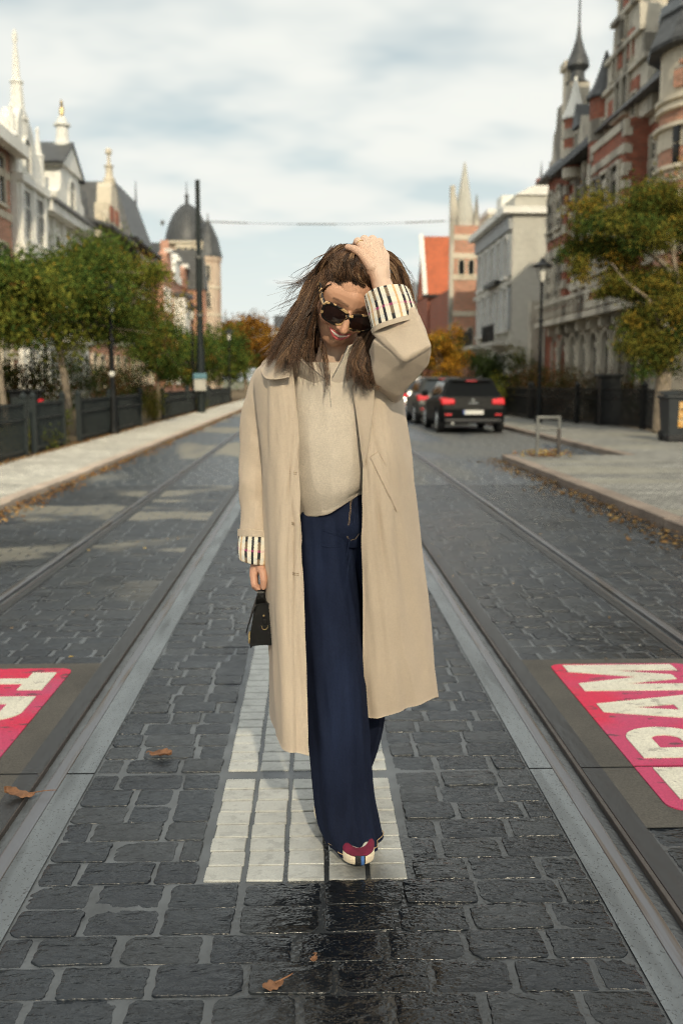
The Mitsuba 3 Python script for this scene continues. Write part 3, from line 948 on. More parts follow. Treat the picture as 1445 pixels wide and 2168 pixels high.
b.mesh('wing_roof', 'm_slate', tm(P4((-17.3, Y0 - 4.2, 12.0), (-13.1, Y0 - 4.2, 12.0), (-13.1, Y0 - 0.5, 14.6), (-17.3, Y0 - 0.5, 14.6), (-17.3, Y0 - 0.5, 12.0), (-13.1, Y0 - 0.5, 12.0)), [[0, 1, 2], [0, 2, 3], [1, 5, 2], [0, 3, 4]]))
b.box('eaves', 'm_cream', -17.2, -12.9, Y0 - 0.7, Y0, 17.5, 17.75)
for i in range(4):
    b.window('-y', Y0 - 0.5, -15.8 + 0.75 * i, -15.3 + 0.75 * i, 15.1, 17.0, surround='m_cream')
for z0 in (2, 5.5, 9):
    for x0 in (-16.4, -14.9):
        b.window('-y', Y0 - 4, x0, x0 + 0.9, z0, z0 + 2.0, surround='m_cream')
for z0 in (3, 6.5, 10, 13.2):
    b.window('-y', Y0 - 0.66, -12.7, -12.0, z0, z0 + 1.7, surround='m_cream')
    b.mesh('stone_band', 'm_cream', lathe([(1.44, z0 - 1.0), (1.53, z0 - 0.95), (1.53, z0 - 0.7), (1.44, z0 - 0.65)], -12.3, Y0 + 0.8, 0, 12), 40)

YSC = 1.0
# --- far end of the street ---------------------------------------------------
for i, (x0, x1, y0, h, m_, lab) in enumerate(((-9, -3, 240, 13, 'm_greywall', 'pale grey house closing the far end of the street'), (-3, 5, 246, 15, 'm_brick', 'dark brick house closing the far end of the street'), (5, 13, 238, 14, 'm_cream', 'cream house closing the far end of the street'))):
    b = Building('distant_house', lab)
    b.box('wall', m_, x0, x1, y0, y0 + 10, 0, h)
    b.gable_roof('m_slate', x0, x1, y0, y0 + 10, h, h + 4, along='x')
    for z0 in (2, 6, 10):
        for q in np.arange(x0 + 0.8, x1 - 1, 2.0):
            b.window('-y', y0, q, q + 1.0, z0, z0 + 2)

YSC = 1.03
# --- right row ---------------------------------------------------------------
XR = 11.0
b = Building('ornate_palace', 'grand red brick and grey stone palace with gables, turrets and needle spire')
b.box('wall', 'm_brick', XR, XR + 9, 28.8, 45.8, 3.9, 10.0)
b.box('ground_floor', 'm_stone', XR - 0.06, XR + 9, 28.8, 45.86, 0, 3.9)
for z, h in ((4.55, 0.26), (5.25, 0.22), (5.95, 0.24), (6.7, 0.3), (7.45, 0.22), (8.15, 0.26), (8.9, 0.24), (9.55, 0.5)):
    b.box('stone_band', 'm_stone', XR - 0.07, XR + 0.1, 28.8, 45.9, z, z + h)
b.box('balcony', 'm_stone', XR - 0.85, XR, 31.5, 44.5, 3.72, 3.95)
for y0 in np.arange(31.7, 44.4, 0.62):
    b.mesh('baluster', 'm_stone', lathe([(0.06, 0), (0.10, 0.2), (0.05, 0.45), (0.09, 0.62)], XR - 0.75, y0, 3.95, 8), True)
b.box('balcony_rail', 'm_stone', XR - 0.85, XR - 0.62, 31.5, 44.5, 4.57, 4.72)
for y0 in np.arange(32.2, 44.4, 1.55):
    b.mesh('bracket', 'm_stone', rbox(XR - 0.6, XR, y0 - 0.1, y0 + 0.1, 3.3, 3.72, 0.04), 30)
for y0 in (32.1, 33.6, 35.1, 36.6, 38.1, 39.6, 41.1, 42.6):
    b.window('-x', XR - 0.06, y0, y0 + 0.95, 1.0, 3.2, arch=True, surround='m_stone', d=0.22, mull=False)
    b.mesh('column', 'm_stone', lathe([(0.16, 0.6), (0.13, 0.9), (0.12, 2.5), (0.19, 2.7), (0.19, 2.8)], XR - 0.25, y0 - 0.28, 0, 10), 40)
for y0 in (37.6, 38.8, 40.0):
    b.window('-x', XR, y0, y0 + 0.75, 5.2, 6.6, surround='m_stone', d=0.16)
    b.window('-x', XR, y0, y0 + 0.75, 7.6, 9.1, surround='m_stone', d=0.16)
b.mesh('eaves', 'm_iron', box(XR - 0.75, XR + 0.3, 36.6, 43.0, 10.05, 10.32))
v = P4((XR - 0.7, 29.2, 10.3), (XR + 9, 29.2, 10.3), (XR + 9, 45.8, 10.3), (XR - 0.7, 45.8, 10.3), (XR + 2.2, 29.8, 14.0), (XR + 5, 29.8, 14.0), (XR + 5, 44.0, 14.0), (XR + 2.2, 44.0, 14.0))
b.mesh('roof', 'm_slate', tm(v, [[0, 1, 5], [0, 5, 4], [1, 2, 6], [1, 6, 5], [2, 3, 7], [2, 7, 6], [3, 0, 4], [3, 4, 7], [4, 5, 6], [4, 6, 7], [0, 2, 1], [0, 3, 2]]))
# tall gable
go = [(31.3, 9.8), (37.0, 9.8), (37.0, 10.5), (36.5, 10.5), (36.5, 11.4), (36.1, 11.6), (36.1, 12.4), (35.6, 12.6), (35.5, 13.5), (35.0, 13.7), (34.9, 14.6), (34.5, 14.8), (34.4, 15.6), (33.9, 15.6), (33.8, 14.8), (33.4, 14.6), (33.3, 13.7), (32.8, 13.5), (32.7, 12.6), (32.2, 12.4), (32.2, 11.5), (31.8, 11.4), (31.7, 10.5), (31.3, 10.5)]
b.gable('gable', 'm_stone', '-x', XR - 0.35, go, 0.9, label='tall stepped stone gable')
for (ya, yb, za, zb) in ((32.5, 33.3, 10.4, 11.2), (34.9, 35.8, 10.4, 11.2), (33.2, 33.8, 12.0, 12.9), (34.4, 35.0, 12.0, 12.9), (33.9, 34.4, 13.7, 14.2)):
    b.box('brick_panel', 'm_brick', XR - 0.40, XR - 0.3, ya, yb, za, zb)
for y0 in (33.45, 34.2):
    b.window('-x', XR - 0.35, y0, y0 + 0.55, 10.3, 11.6, arch=True, surround='m_stone', mull=False, d=0.15)
for z0 in (11.5, 12.5, 13.6, 14.7):
    b.box('string_course', 'm_stone', XR - 0.5, XR - 0.3, 34.15 - (16.2 - z0) * 0.52, 34.15 + (16.2 - z0) * 0.52, z0, z0 + 0.16)
b.mesh('finial', 'm_stone', spire([(0.25, 15.5), (0.3, 15.9), (0.12, 16.0), (0.1, 16.6), (0.2, 16.8), (0.02, 17.0)], XR, 34.15, 0, 8), 30)
# bay under the gable
b.box('bay', 'm_brick', XR - 0.8, XR, 32.3, 36.2, 4.0, 9.8)
for z in (4.0, 4.75, 5.9, 6.65, 7.0, 8.0, 8.75, 9.5):
    b.box('stone_band', 'm_stone', XR - 0.87, XR - 0.7, 32.25, 36.25, z, z + 0.26)
for y0 in (32.3, 36.0):
    for z in np.arange(4.3, 9.5, 0.55):
        b.box('quoin', 'm_stone', XR - 0.85, XR - 0.6, y0 - 0.04, y0 + 0.30, z, z + 0.26)
for y0 in (32.7, 33.9, 35.1):
    for z0 in (5.2, 7.2):
        b.window('-x', XR - 0.8, y0, y0 + 0.75, z0, z0 + 1.25, surround='m_stone', d=0.14)
for y0, z0 in ((32.6, 9.95), (35.9, 9.95), (34.0, 12.75), (33.3, 11.75), (34.85, 11.75)):
    b.window('-x', XR - 0.35, y0, y0 + 0.4, z0, z0 + 0.75, surround='m_stone', mull=False, d=0.12)
for y0 in (30.6, 31.4):
    for z0 in (5.2, 7.6):
        b.window('-x', XR, y0, y0 + 0.55, z0, z0 + 1.5, surround='m_stone', d=0.14)
for y0 in (37.2, 38.35, 39.5, 40.65):
    b.mesh('pilaster', 'm_stone', rbox(XR - 0.22, XR - 0.02, y0 - 0.13, y0 + 0.13, 4.6, 10.0, 0.02), 30)
for y0 in (39.6, 41.0):
    b.mesh('roof_dormer', 'm_stone', rbox(XR - 0.4, XR + 1.0, y0 - 0.4, y0 + 0.4, 10.2, 11.3, 0.02), 30)
    b.window('-x', XR - 0.4, y0 - 0.22, y0 + 0.22, 10.45, 11.1, surround='m_stone', mull=False)
    b.mesh('dormer_cap', 'm_slate', tm(P4((XR - 0.55, y0 - 0.55, 11.3), (XR - 0.55, y0 + 0.55, 11.3), (XR - 0.55, y0, 12.2), (XR + 1.3, y0 - 0.55, 11.3), (XR + 1.3, y0 + 0.55, 11.3), (XR + 1.3, y0, 12.2)), [[0, 1, 2], [0, 2, 5], [0, 5, 3], [1, 4, 5], [1, 5, 2]]))
# front chimney
b.box('chimney', 'm_cream', XR - 0.1, XR + 1.7, 35.0, 36.0, 11, 16.4)
b.box('chimney_band', 'm_brick_pale', XR - 0.15, XR + 1.75, 34.94, 36.05, 14.75, 15.2)
b.box('chimney_band', 'm_brick_pale', XR - 0.15, XR + 1.75, 34.94, 36.05, 15.6, 15.9)
# big corner turret in the sun
TXC, TYC, TR = 11.65, 28.7, 1.55
segs = [(0, 3.9, 'm_stone'), (3.9, 4.6, 'm_cream'), (4.6, 5.0, 'm_brick_pale'), (5.0, 5.9, 'm_cream'), (5.9, 6.3, 'm_brick_pale'), (6.3, 6.75, 'm_cream'), (6.75, 6.98, 'm_brick_pale'), (6.98, 7.42, 'm_cream'), (7.42, 7.9, 'm_brick_pale'), (7.9, 8.55, 'm_cream'), (8.55, 8.95, 'm_brick_pale'), (8.95, 10.7, 'm_cream')]
for i, (a, c, m_) in enumerate(segs):
    r_ = TR + (0.0 if m_ != 'm_cream' else 0.03)
    b.mesh('turret_band', m_, lathe([(r_, a), (r_, c - 0.002)], TXC, TYC, 0, 32), 30)
for z, r_ in ((8.50, 0.16), (9.0, 0.12), (9.25, 0.14), (7.36, 0.16)):
    b.mesh('moulding', 'm_cream', lathe([(TR, z - 0.07), (TR + r_, z - 0.05), (TR + r_, z + 0.06), (TR, z + 0.1)], TXC, TYC, 0, 32), 30)
b.mesh('turret_roof', 'm_slate', lathe([(TR + 0.42, 10.62), (TR + 0.45, 10.72), (TR + 0.22, 11.25), (TR + 0.05, 11.6), (TR - 0.10, 12.4), (TR - 0.5, 13.6), (TR - 1.2, 15.2), (0.05, 17)], TXC, TYC, 0, 12), 25, label='bell-shaped slate roof of the round turret')
b.mesh('roof_trim', 'm_lead', lathe([(TR + 0.10, 11.55), (TR + 0.16, 11.6), (TR + 0.15, 11.85), (TR + 0.02, 11.9)], TXC, TYC, 0, 12), 25)
def turret_slit(a, w, z0, z1, m_='m_glass', d_=0.02):
    ps = []
    for q in np.linspace(a - w / 2 / TR, a + w / 2 / TR, 4):
        ps.append([(TXC + (TR + 0.03 + d_) * math.sin(q), TYC - (TR + 0.03 + d_) * math.cos(q), z) for z in (z0, z1)])
    return shell(np.array(ps)[::-1], 0.08)
for a in (-1.05, -0.42, 0.22):
    k = b.mesh('window', 'm_glass', turret_slit(a, 0.19, 8.0, 8.45))
    b.mesh('window', 'm_glass', turret_slit(a, 0.17, 7.45, 7.95))
    b.mesh('brick_panel', 'm_brick_pale', turret_slit(a + 0.26, 0.24, 8.02, 8.42, d_=0.012))
    b.mesh('ornament', 'm_brick_pale', turret_slit(a + 0.1, 0.62, 9.5, 9.95, d_=0.012))
    b.mesh('roundel', 'm_cream', lathe([(0.0, 0.03), (0.17, 0.03), (0.2, 0)], n=14).apply_transform(trimesh.transformations.rotation_matrix(math.pi / 2, [1, 0, 0])).apply_transform(trimesh.transformations.rotation_matrix(a + 0.1, [0, 0, 1])).apply_translation((TXC + (TR + 0.06) * math.sin(a + 0.1), TYC - (TR + 0.06) * math.cos(a + 0.1), 9.74)), 30)
    b.mesh('ornament', 'm_brick_pale', turret_slit(a + 0.1, 0.3, 10.1, 10.2, d_=0.012))
    for q in (-0.2, 0.0, 0.2):
        b.mesh('ornament', 'm_brick_pale', turret_slit(a + q, 0.09, 7.1, 7.2, d_=0.012))
# small round turret before the gable
def small_turret(x, y, r, z0, z1, zt, cap):
    n = 6
    for i in range(n):
        a, c = z0 + (z1 - z0) * i / n, z0 + (z1 - z0) * (i + 1) / n
        b.mesh('small_turret', 'm_stone' if i % 2 == 0 else 'm_brick', lathe([(r + (0.03 if i % 2 == 0 else 0), a), (r + (0.03 if i % 2 == 0 else 0), c - 0.002)], x, y, 0, 16), 30)
    b.mesh('turret_cone', cap, lathe([(r * 1.28, z1), (r * 1.28, z1 + 0.08), (r * 0.85, z1 + 0.45), (r * 0.45, z1 + (zt - z1) * 0.6), (0.04, zt)], x, y, 0, 12), 25)
small_turret(10.8, 36.8, 0.55, 7.0, 11.6, 13.3, 'm_slate')
small_turret(10.75, 40.8, 0.42, 9.6, 11.9, 13.6, 'm_stucco')
small_turret(11.75, 45.0, 0.62, 6.0, 11.3, 13.8, 'm_slate')
# end bay with needle spire
b.box('end_bay', 'm_brick', XR - 0.18, XR + 2, 42.0, 45.3, 0, 10.6)
for z in (4.6, 5.3, 6.0, 6.8, 7.6, 8.4, 9.2):
    b.box('stone_band', 'm_stone', XR - 0.26, XR - 0.1, 41.95, 45.35, z, z + 0.36)
b.gable('end_gable', 'm_stone', '-x', XR - 0.18, [(42.0, 10.6), (45.3, 10.6), (45.3, 11.2), (44.8, 11.2), (44.6, 12.2), (44.2, 12.4), (44.0, 13.2), (43.3, 13.2), (43.1, 12.4), (42.7, 12.2), (42.5, 11.2), (42.0, 11.2)], 0.7)
for y0 in (42.6, 44.0):
    for z0 in (5.0, 8.0):
        b.window('-x', XR - 0.18, y0, y0 + 0.75, z0, z0 + 1.7, arch=True, surround='m_stone', d=0.15)
b.box('spire_tower', 'm_stone', XR - 0.42, XR + 0.38, 41.0, 41.8, 10, 13.45)
b.mesh('onion', 'm_slate', lathe([(0.32, 13.4), (0.50, 13.5), (0.30, 13.65), (0.28, 13.95), (0.47, 14.15), (0.43, 14.4), (0.26, 14.8), (0.11, 15.3), (0.05, 15.8), (0.025, 17.8)], XR - 0.02, 41.4, 0, 12), 30, label='onion-shaped spire with a long needle')
b.mesh('cross', 'm_iron', box(XR - 0.29, XR + 0.25, 41.37, 41.43, 17.2, 17.26))
b.box('chimney', 'm_cream', XR - 0.3, XR + 0.25, 42.1, 42.7, 10.5, 14.3)
b.box('chimney_cap', 'm_cream', XR - 0.42, XR + 0.37, 41.98, 42.8, 14.3, 14.6)
b.mesh('dormer', 'm_stone', tm(P4((XR - 0.5, 38.3, 10.3), (XR - 0.5, 39.5, 10.3), (XR - 0.5, 38.9, 11.6), (XR + 1.8, 38.3, 10.3), (XR + 1.8, 39.5, 10.3), (XR + 1.8, 38.9, 11.6)), [[0, 1, 2], [0, 2, 5], [0, 5, 3], [1, 4, 5], [1, 5, 2]]))
b.box('gate_pier', 'm_stone', XR - 0.9, XR - 0.3, 45.0, 45.6, 0, 5)

b = Building('white_townhouse', 'grey-white classical townhouse with shutters and a bare side wall')
b.box('wall', 'm_greywall', XR, XR + 10, 54.0, 65.5, 0, 10.4)
b.box('cornice', 'm_stucco', XR - 0.6, XR + 10, 53.7, 65.5, 10.4, 10.75)
b.box('attic', 'm_greywall', XR + 0.1, XR + 10, 54.05, 65.2, 10.75, 11.4)
b.gable('attic_pediment', 'm_stucco', '-y', 53.9, [(XR + 0.1, 11.4), (XR + 4.6, 11.4), (XR + 4.6, 12.15), (XR + 2.4, 12.3), (XR + 0.9, 11.8)], 8)
b.box('roof_box', 'm_stucco', XR + 0.3, XR + 1.2, 59, 60.5, 11.4, 12.3)
b.box('chimney', 'm_brick', XR + 2.0, XR + 2.5, 57, 57.6, 12, 12.9)
b.mesh('spike', 'm_lead', tube([(XR + 2.25, 57.3, 12.9), (XR + 2.25, 57.3, 13.9)], [0.10, 0.01], 6), True)
b.box('frieze', 'm_shutter', XR - 0.2, XR + 0.1, 54.1, 65.4, 9.6, 10.4)
for i, y0 in enumerate((54.7, 56.8, 58.9, 61.0, 63.1)):
    for z0, h in ((4.2, 2.3), (7.1, 2.2)):
        b.window('-x', XR, y0, y0 + 1.0, z0, z0 + h, surround='m_stucco', d=0.18)
        for q in (-0.62, 1.05):
            b.mesh('shutter', 'm_shutter', rbox(XR - 0.12, XR - 0.02, y0 + q, y0 + q + 0.55, z0, z0 + h, 0.02), 30)
    b.window('-x', XR, y0, y0 + 1.1, 0.6, 2.8, surround='m_stucco', d=0.18)
for z in (3.3, 6.6):
    b.box('string_course', 'm_greywall', XR - 0.2, XR, 54.0, 65.5, z, z + 0.25)
b.box('balcony', 'm_greywall', XR - 0.9, XR, 54.4, 58.2, 3.35, 3.55)
b.box('balcony', 'm_greywall', XR - 1.1, XR, 60.6, 64.6, 3.35, 3.55)
for (ya, yb, xo) in ((54.4, 58.2, 0.88), (60.6, 64.6, 1.08)):
    bars = [box(XR - xo, XR - xo + 0.04, q, q + 0.04, 3.55, 4.45) for q in np.arange(ya, yb, 0.16)] + [box(XR - xo - 0.02, XR - xo + 0.06, ya, yb, 4.45, 4.52)]
    obj('balcony_railing', cat(bars), 'm_iron', b.k, kind='stuff')
b.box('upper_balcony', 'm_iron', XR - 0.55, XR, 56.5, 59.8, 6.85, 7.1)

b = Building('brick_church', 'red brick church with white bands and a pale pointed spire')
b.box('nave', 'm_brick', 10.6, 19, 73, 92, 0, 8.4)
b.box('tower', 'm_brick_pale', 10.25, 12.0, 71.0, 73.2, 0, 12.4)
for z in (6.0, 8.6, 10.1, 11.4):
    b.box('white_band', 'm_cream', 10.2, 12.05, 70.94, 73.25, z, z + 0.36)
b.mesh('spire', 'm_greywall', lathe([(0.95, 12.4), (0.55, 14.2), (0.06, 17.0)], 11.1, 72.1, 0, 8), 20, label='pale pointed spire')
for dx in (-0.75, 0.75):
    b.mesh('pinnacle', 'm_stone', lathe([(0.22, 12.4), (0.22, 12.9), (0.03, 14.6)], 11.1 + dx, 71.2, 0, 6), 20)
for dx in (10.6, 11.3):
    b.window('-y', 71.0, dx, dx + 0.4, 8.9, 10.0, arch=True, surround='m_cream', mull=False)
    b.window('-y', 71.0, dx, dx + 0.4, 3.2, 5.2, arch=True, surround='m_cream', mull=False)
b.mesh('buttress', 'm_stone', rbox(9.95, 10.3, 71.0, 71.5, 0, 15.2, 0.05), 30)
b.box('transept', 'm_brick', 12.0, 14.2, 70.6, 73, 0, 8.0)
b.box('white_band', 'm_cream', 11.98, 14.25, 70.55, 73, 7.7, 8.1)
b.box('white_band', 'm_cream', 11.98, 14.25, 70.55, 73, 6.2, 6.5)
b.mesh('transept_roof', 'm_lead', tm(P4((11.9, 70.4, 8.1), (14.3, 70.4, 8.1), (14.3, 73.5, 10.0), (11.9, 73.5, 10.0)), [[0, 1, 2], [0, 2, 3]]))
b.window('-y', 70.6, 12.6, 13.4, 2.0, 4.6, arch=True, surround='m_cream')

b = Building('red_roofed_house', 'dark brick house with a steep bright orange tiled roof')
b.box('wall', 'm_brick', 10.4, 13.6, 88, 98, 0, 9.0)
b.mesh('roof', 'm_tileroof', tm(P4((10.3, 87.6, 9.0), (13.8, 87.6, 9.0), (13.8, 91.5, 14.6), (10.3, 91.5, 14.6), (10.3, 95.4, 9.0), (13.8, 95.4, 9.0)), [[0, 1, 2], [0, 2, 3], [3, 2, 5], [3, 5, 4], [0, 3, 4], [1, 5, 2]]), label='steep orange tiled roof')
b.mesh('verge', 'm_stucco', shell(np.array([[(9.95, 87.4, 8.9), (10.33, 87.4, 8.9)], [(9.95, 91.4, 14.8), (10.33, 91.4, 14.8)]])[::-1], 0.15))
b.box('eaves', 'm_iron', 9.9, 13.8, 87.4, 87.9, 8.75, 9.0)
for x0 in (10.9, 12.2):
    for z0 in (1.5, 4.8):
        b.window('-y', 88, x0, x0 + 0.8, z0, z0 + 1.8)

b = Building('cream_house', 'plain cream house seen over the church transept')
b.box('wall', 'm_cream', 15.0, 22, 84, 96, 0, 15.4)
b.box('parapet', 'm_stucco', 14.9, 22, 83.9, 96, 15.4, 15.8)
b.box('lower_roof', 'm_lead', 14.8, 22, 83, 84, 11.0, 12.0)
for x0 in (15.6, 17.2):
    b.window('-y', 84, x0, x0 + 0.9, 12.6, 14.6)

b = Building('dark_spired_house', 'dark house with a needle-thin black spire')
b.box('wall', 'm_brick', 10.6, 15, 104, 112, 0, 8.6)
b.mesh('spire', 'm_iron', lathe([(0.75, 7.5), (0.55, 10.0), (0.25, 13.0), (0.03, 16.4)], 11.6, 103.8, 0, 8), 20)
b.box('porch', 'm_iron', 10.9, 12.6, 103.2, 104, 0, 8.6)
for x0 in (13.0, 14.0):
    b.window('-y', 104, x0, x0 + 0.6, 4, 6)
b = Building('small_domed_house', 'pale house with a little grey dome half hidden by the arm')
b.box('wall', 'm_brick', 11.2, 16, 124, 132, 0, 10.2)
b.mesh('dome', 'm_lead', lathe([(1.6, 10.2), (1.55, 11.2), (1.2, 12.4), (0.6, 13.4), (0.05, 14)], 13.2, 126, 0, 12), 30)
for x0 in (11.8, 13.4):
    b.window('-y', 124, x0, x0 + 0.9, 5, 7.5)
YSC = 1.0

# ------------------------------------------------------------------ the walking woman: materials
def weave(p, n, uv):
    return noise(p.x * 900, p.y * 900, p.z * 900) * 0.0003


def coat_color(p, n, uv):
    k = fbm(p.x * 3, p.y * 3, p.z * 2, 2) - 0.5
    g = noise(p.x * 420, p.y * 420, p.z * 420) - 0.5
    return mi.Color3f(0.425, 0.347, 0.266) * (1 + 0.10 * k + 0.14 * g)


mat('m_coat', coat_color, 0.62, spec=0.35, sheen=0.25, bump=lambda p, n, uv: fbm(p.x * 14, p.y * 14, p.z * 5, 2) * 0.007 + noise(p.x * 500, p.y * 500, p.z * 500) * 0.0003)
mat('m_coat_dark', (0.20, 0.145, 0.095), 0.8)


def wool_color(p, n, uv):
    g = fbm(p.x * 520, p.y * 520, p.z * 400, 2) - 0.5
    k = fbm(p.x * 30, p.y * 30, p.z * 18, 3) - 0.5
    return mi.Color3f(0.490, 0.428, 0.352) * (1 + 0.5 * g + 0.16 * k)


mat('m_wool', wool_color, 0.95, spec=0.15, sheen=0.6, bump=lambda p, n, uv: fbm(p.x * 160, p.y * 160, p.z * 160, 2) * 0.0022 + fbm(p.x * 11, p.y * 11, p.z * 9, 2) * 0.008)


def denim_color(p, n, uv):
    tw = noise((p.x + p.z * 0.7) * 520, p.y * 300, p.z * 260)
    streak = fbm(p.x * 60, p.y * 60, p.z * 2.5, 3)
    k = fbm(p.x * 9, p.y * 9, p.z * 2.2, 3)
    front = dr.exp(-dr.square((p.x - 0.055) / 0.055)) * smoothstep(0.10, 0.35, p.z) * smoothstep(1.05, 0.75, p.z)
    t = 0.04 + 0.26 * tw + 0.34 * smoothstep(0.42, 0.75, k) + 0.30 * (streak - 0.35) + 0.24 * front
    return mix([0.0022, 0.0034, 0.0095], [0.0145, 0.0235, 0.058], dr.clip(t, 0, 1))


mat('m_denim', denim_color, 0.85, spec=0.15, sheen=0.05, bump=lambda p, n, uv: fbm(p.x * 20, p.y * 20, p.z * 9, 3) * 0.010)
mat('m_thread', (0.36, 0.25, 0.14), 0.8)
VC = {'type': 'mesh_attribute', 'name': 'vertex_color'}
scene['m_skin'] = {'type': 'twosided', 'bsdf': {'type': 'principled', 'base_color': VC, 'roughness': 0.5, 'specular': 0.35}}
scene['m_hair'] = {'type': 'twosided', 'bsdf': {'type': 'principled', 'base_color': VC, 'roughness': 0.46, 'specular': 0.35}}
mat('m_teeth', (0.72, 0.66, 0.58), 0.25)


def tortoise(p, n, uv):
    a = noise(p.x * 95 + 3, p.y * 95, p.z * 95)
    b = noise(p.x * 190, p.y * 190, p.z * 190 + 9)
    return mix([0.55, 0.36, 0.17], [0.012, 0.009, 0.008], smoothstep(0.36, 0.46, 0.75 * a + 0.25 * b))


mat('m_tortoise', tortoise, 0.12, spec=0.6)
mat('m_lens', (0.020, 0.008, 0.006), 0.04, spec=0.6)
mat('m_gold', (0.80, 0.58, 0.28), 0.25, metallic=1.0)
mat('m_steel', (0.16, 0.155, 0.145), 0.45, metallic=0.6)
mat('m_leather', vary((0.0032, 0.0031, 0.0030), 0.3, 20, 300), 0.34, spec=0.28, bump=lambda p, n, uv: noise(p.x * 700, p.y * 700, p.z * 700) * 0.0004)


def check(p, n, uv):
    """Woven check: u runs across the warp stripes, v along them, both in metres."""
    u, v = mi.Float(uv.x) * 0.52, mi.Float(uv.y) * 0.7

    def band(t, c, w):
        return smoothstep(w + 0.0004, w - 0.0004, dr.abs(t - c))
    P = 0.040
    t = u - P * dr.floor(u / P)
    s = v - 0.052 * dr.floor(v / 0.052)
    c = mi.Color3f(0.66, 0.60, 0.49)
    c = mix(c, [0.48, 0.52, 0.52], 0.45 * dr.maximum(band(s, 0.012, 0.0032), band(s, 0.040, 0.0032)))
    c = mix(c, [0.62, 0.35, 0.38], 0.5 * band(s, 0.027, 0.0018))
    dark = dr.maximum(band(t, 0.0035, 0.0018), dr.maximum(band(t, 0.0135, 0.0023), band(t, 0.0340, 0.0023)))
    brown = mix([0.17, 0.12, 0.075], [0.012, 0.013, 0.016], dr.clip(dr.maximum(band(s, 0.006, 0.006), band(s, 0.033, 0.0055)) + band(t, 0.0035, 0.002), 0, 1))
    brown = mix(brown, [0.22, 0.03, 0.10], band(s, 0.027, 0.0018))
    c = mix(c, brown, dark)
    return mix(c, [0.52, 0.30, 0.11], 0.85 * band(t, 0.0240, 0.0015))


mat('m_check', check, 0.75, sheen=0.2)
mat('m_check_in', check, 0.75)
mat('m_sole', vary((0.62, 0.52, 0.38), 0.15, 20, 200), 0.7)
mat('m_suede', vary((0.115, 0.006, 0.026), 0.5, 40, 300), 0.95, sheen=0.6)
mat('m_shoe_mesh', vary((0.50, 0.48, 0.43), 0.5, 60, 500), 0.7)
mat('m_rubber', (0.012, 0.012, 0.013), 0.6)
mat('m_blue', (0.05, 0.13, 0.33), 0.5)


def hit(mesh, px, py):
    """First point where the ray through a pixel of the plan drawing meets the mesh."""
    v = np.array(mesh.triangles)
    o, d = CAM, ray(px, py)
    e1, e2 = v[:, 1] - v[:, 0], v[:, 2] - v[:, 0]
    h = np.cross(d, e2)
    a = (e1 * h).sum(1)
    a = np.where(abs(a) < 1e-12, 1e-12, a)
    s = o - v[:, 0]
    u = (s * h).sum(1) / a
    q = np.cross(s, e1)
    w = (q @ d) / a
    t = (e2 * q).sum(1) / a
    ok = (u >= 0) & (w >= 0) & (u + w <= 1) & (t > 0.1)
    return CAM + d * t[ok].min() if ok.any() else None


# ------------------------------------------------------------------ head in its own axes (x: viewer's right, y: up, z: forward)
ph, rl, yw = math.radians(34), math.radians(27), math.radians(18)
h_r = np.array([math.cos(rl), 0, -math.sin(rl)])
h_u0 = np.array([math.sin(rl), 0, math.cos(rl)])
h_u = math.cos(ph) * h_u0 + math.sin(ph) * np.array([0, -1, 0])
h_f = -math.sin(ph) * h_u0 + math.cos(ph) * np.array([0, -1, 0])
h_f, h_r = math.cos(yw) * h_f + math.sin(yw) * h_r, math.cos(yw) * h_r - math.sin(yw) * h_f
HC = at(737, 675, 2.640) - h_f * 0.103
HM = frame(HC, 1.03 * h_r, 1.03 * h_u, 1.03 * h_f)


def hp(x, y, z):
    return HC + 1.03 * (h_r * x + h_u * y + h_f * z)


def hs(x, y, z, r):
    return (hp(x, y, z), r)


skull = add_all([m3.Manifold.sphere(1.0, 40).scale([0.074, 0.092, 0.094]).translate([0, 0.030, -0.012]),
                 m3.Manifold.batch_hull([m3.Manifold.sphere(r, 20).translate(c) for c, r in (
                     ((0.044, 0.030, 0.040), 0.030), ((-0.044, 0.030, 0.040), 0.030), ((0.048, -0.022, 0.036), 0.024), ((-0.048, -0.022, 0.036), 0.024),
                     ((0, -0.095, 0.062), 0.019), ((0.017, -0.092, 0.056), 0.018), ((-0.017, -0.092, 0.056), 0.018), ((0.045, -0.060, 0.000), 0.018), ((-0.045, -0.060, 0.000), 0.018),
                     ((0, 0.040, 0.058), 0.030), ((0, -0.050, 0.064), 0.026), ((0.030, -0.020, 0.055), 0.024), ((-0.030, -0.020, 0.055), 0.024))])])
nose = add_all([m3.Manifold.batch_hull([m3.Manifold.sphere(r, 14).translate(c) for c, r in (((0, 0.012, 0.086), 0.007), ((0, -0.030, 0.112), 0.0095), ((0, -0.036, 0.103), 0.0095))]),
                m3.Manifold.batch_hull([m3.Manifold.sphere(r, 12).translate(c) for c, r in (((0.012, -0.035, 0.094), 0.0075), ((-0.012, -0.035, 0.094), 0.0075), ((0, -0.032, 0.104), 0.007))])])
cheeks = add_all([m3.Manifold.sphere(0.024, 18).translate([sx * 0.040, -0.030, 0.062]) for sx in (-1, 1)])
head = smoothed(add_all([skull, nose, cheeks]), 0.004, 9)
hv = np.array(head.vertices)
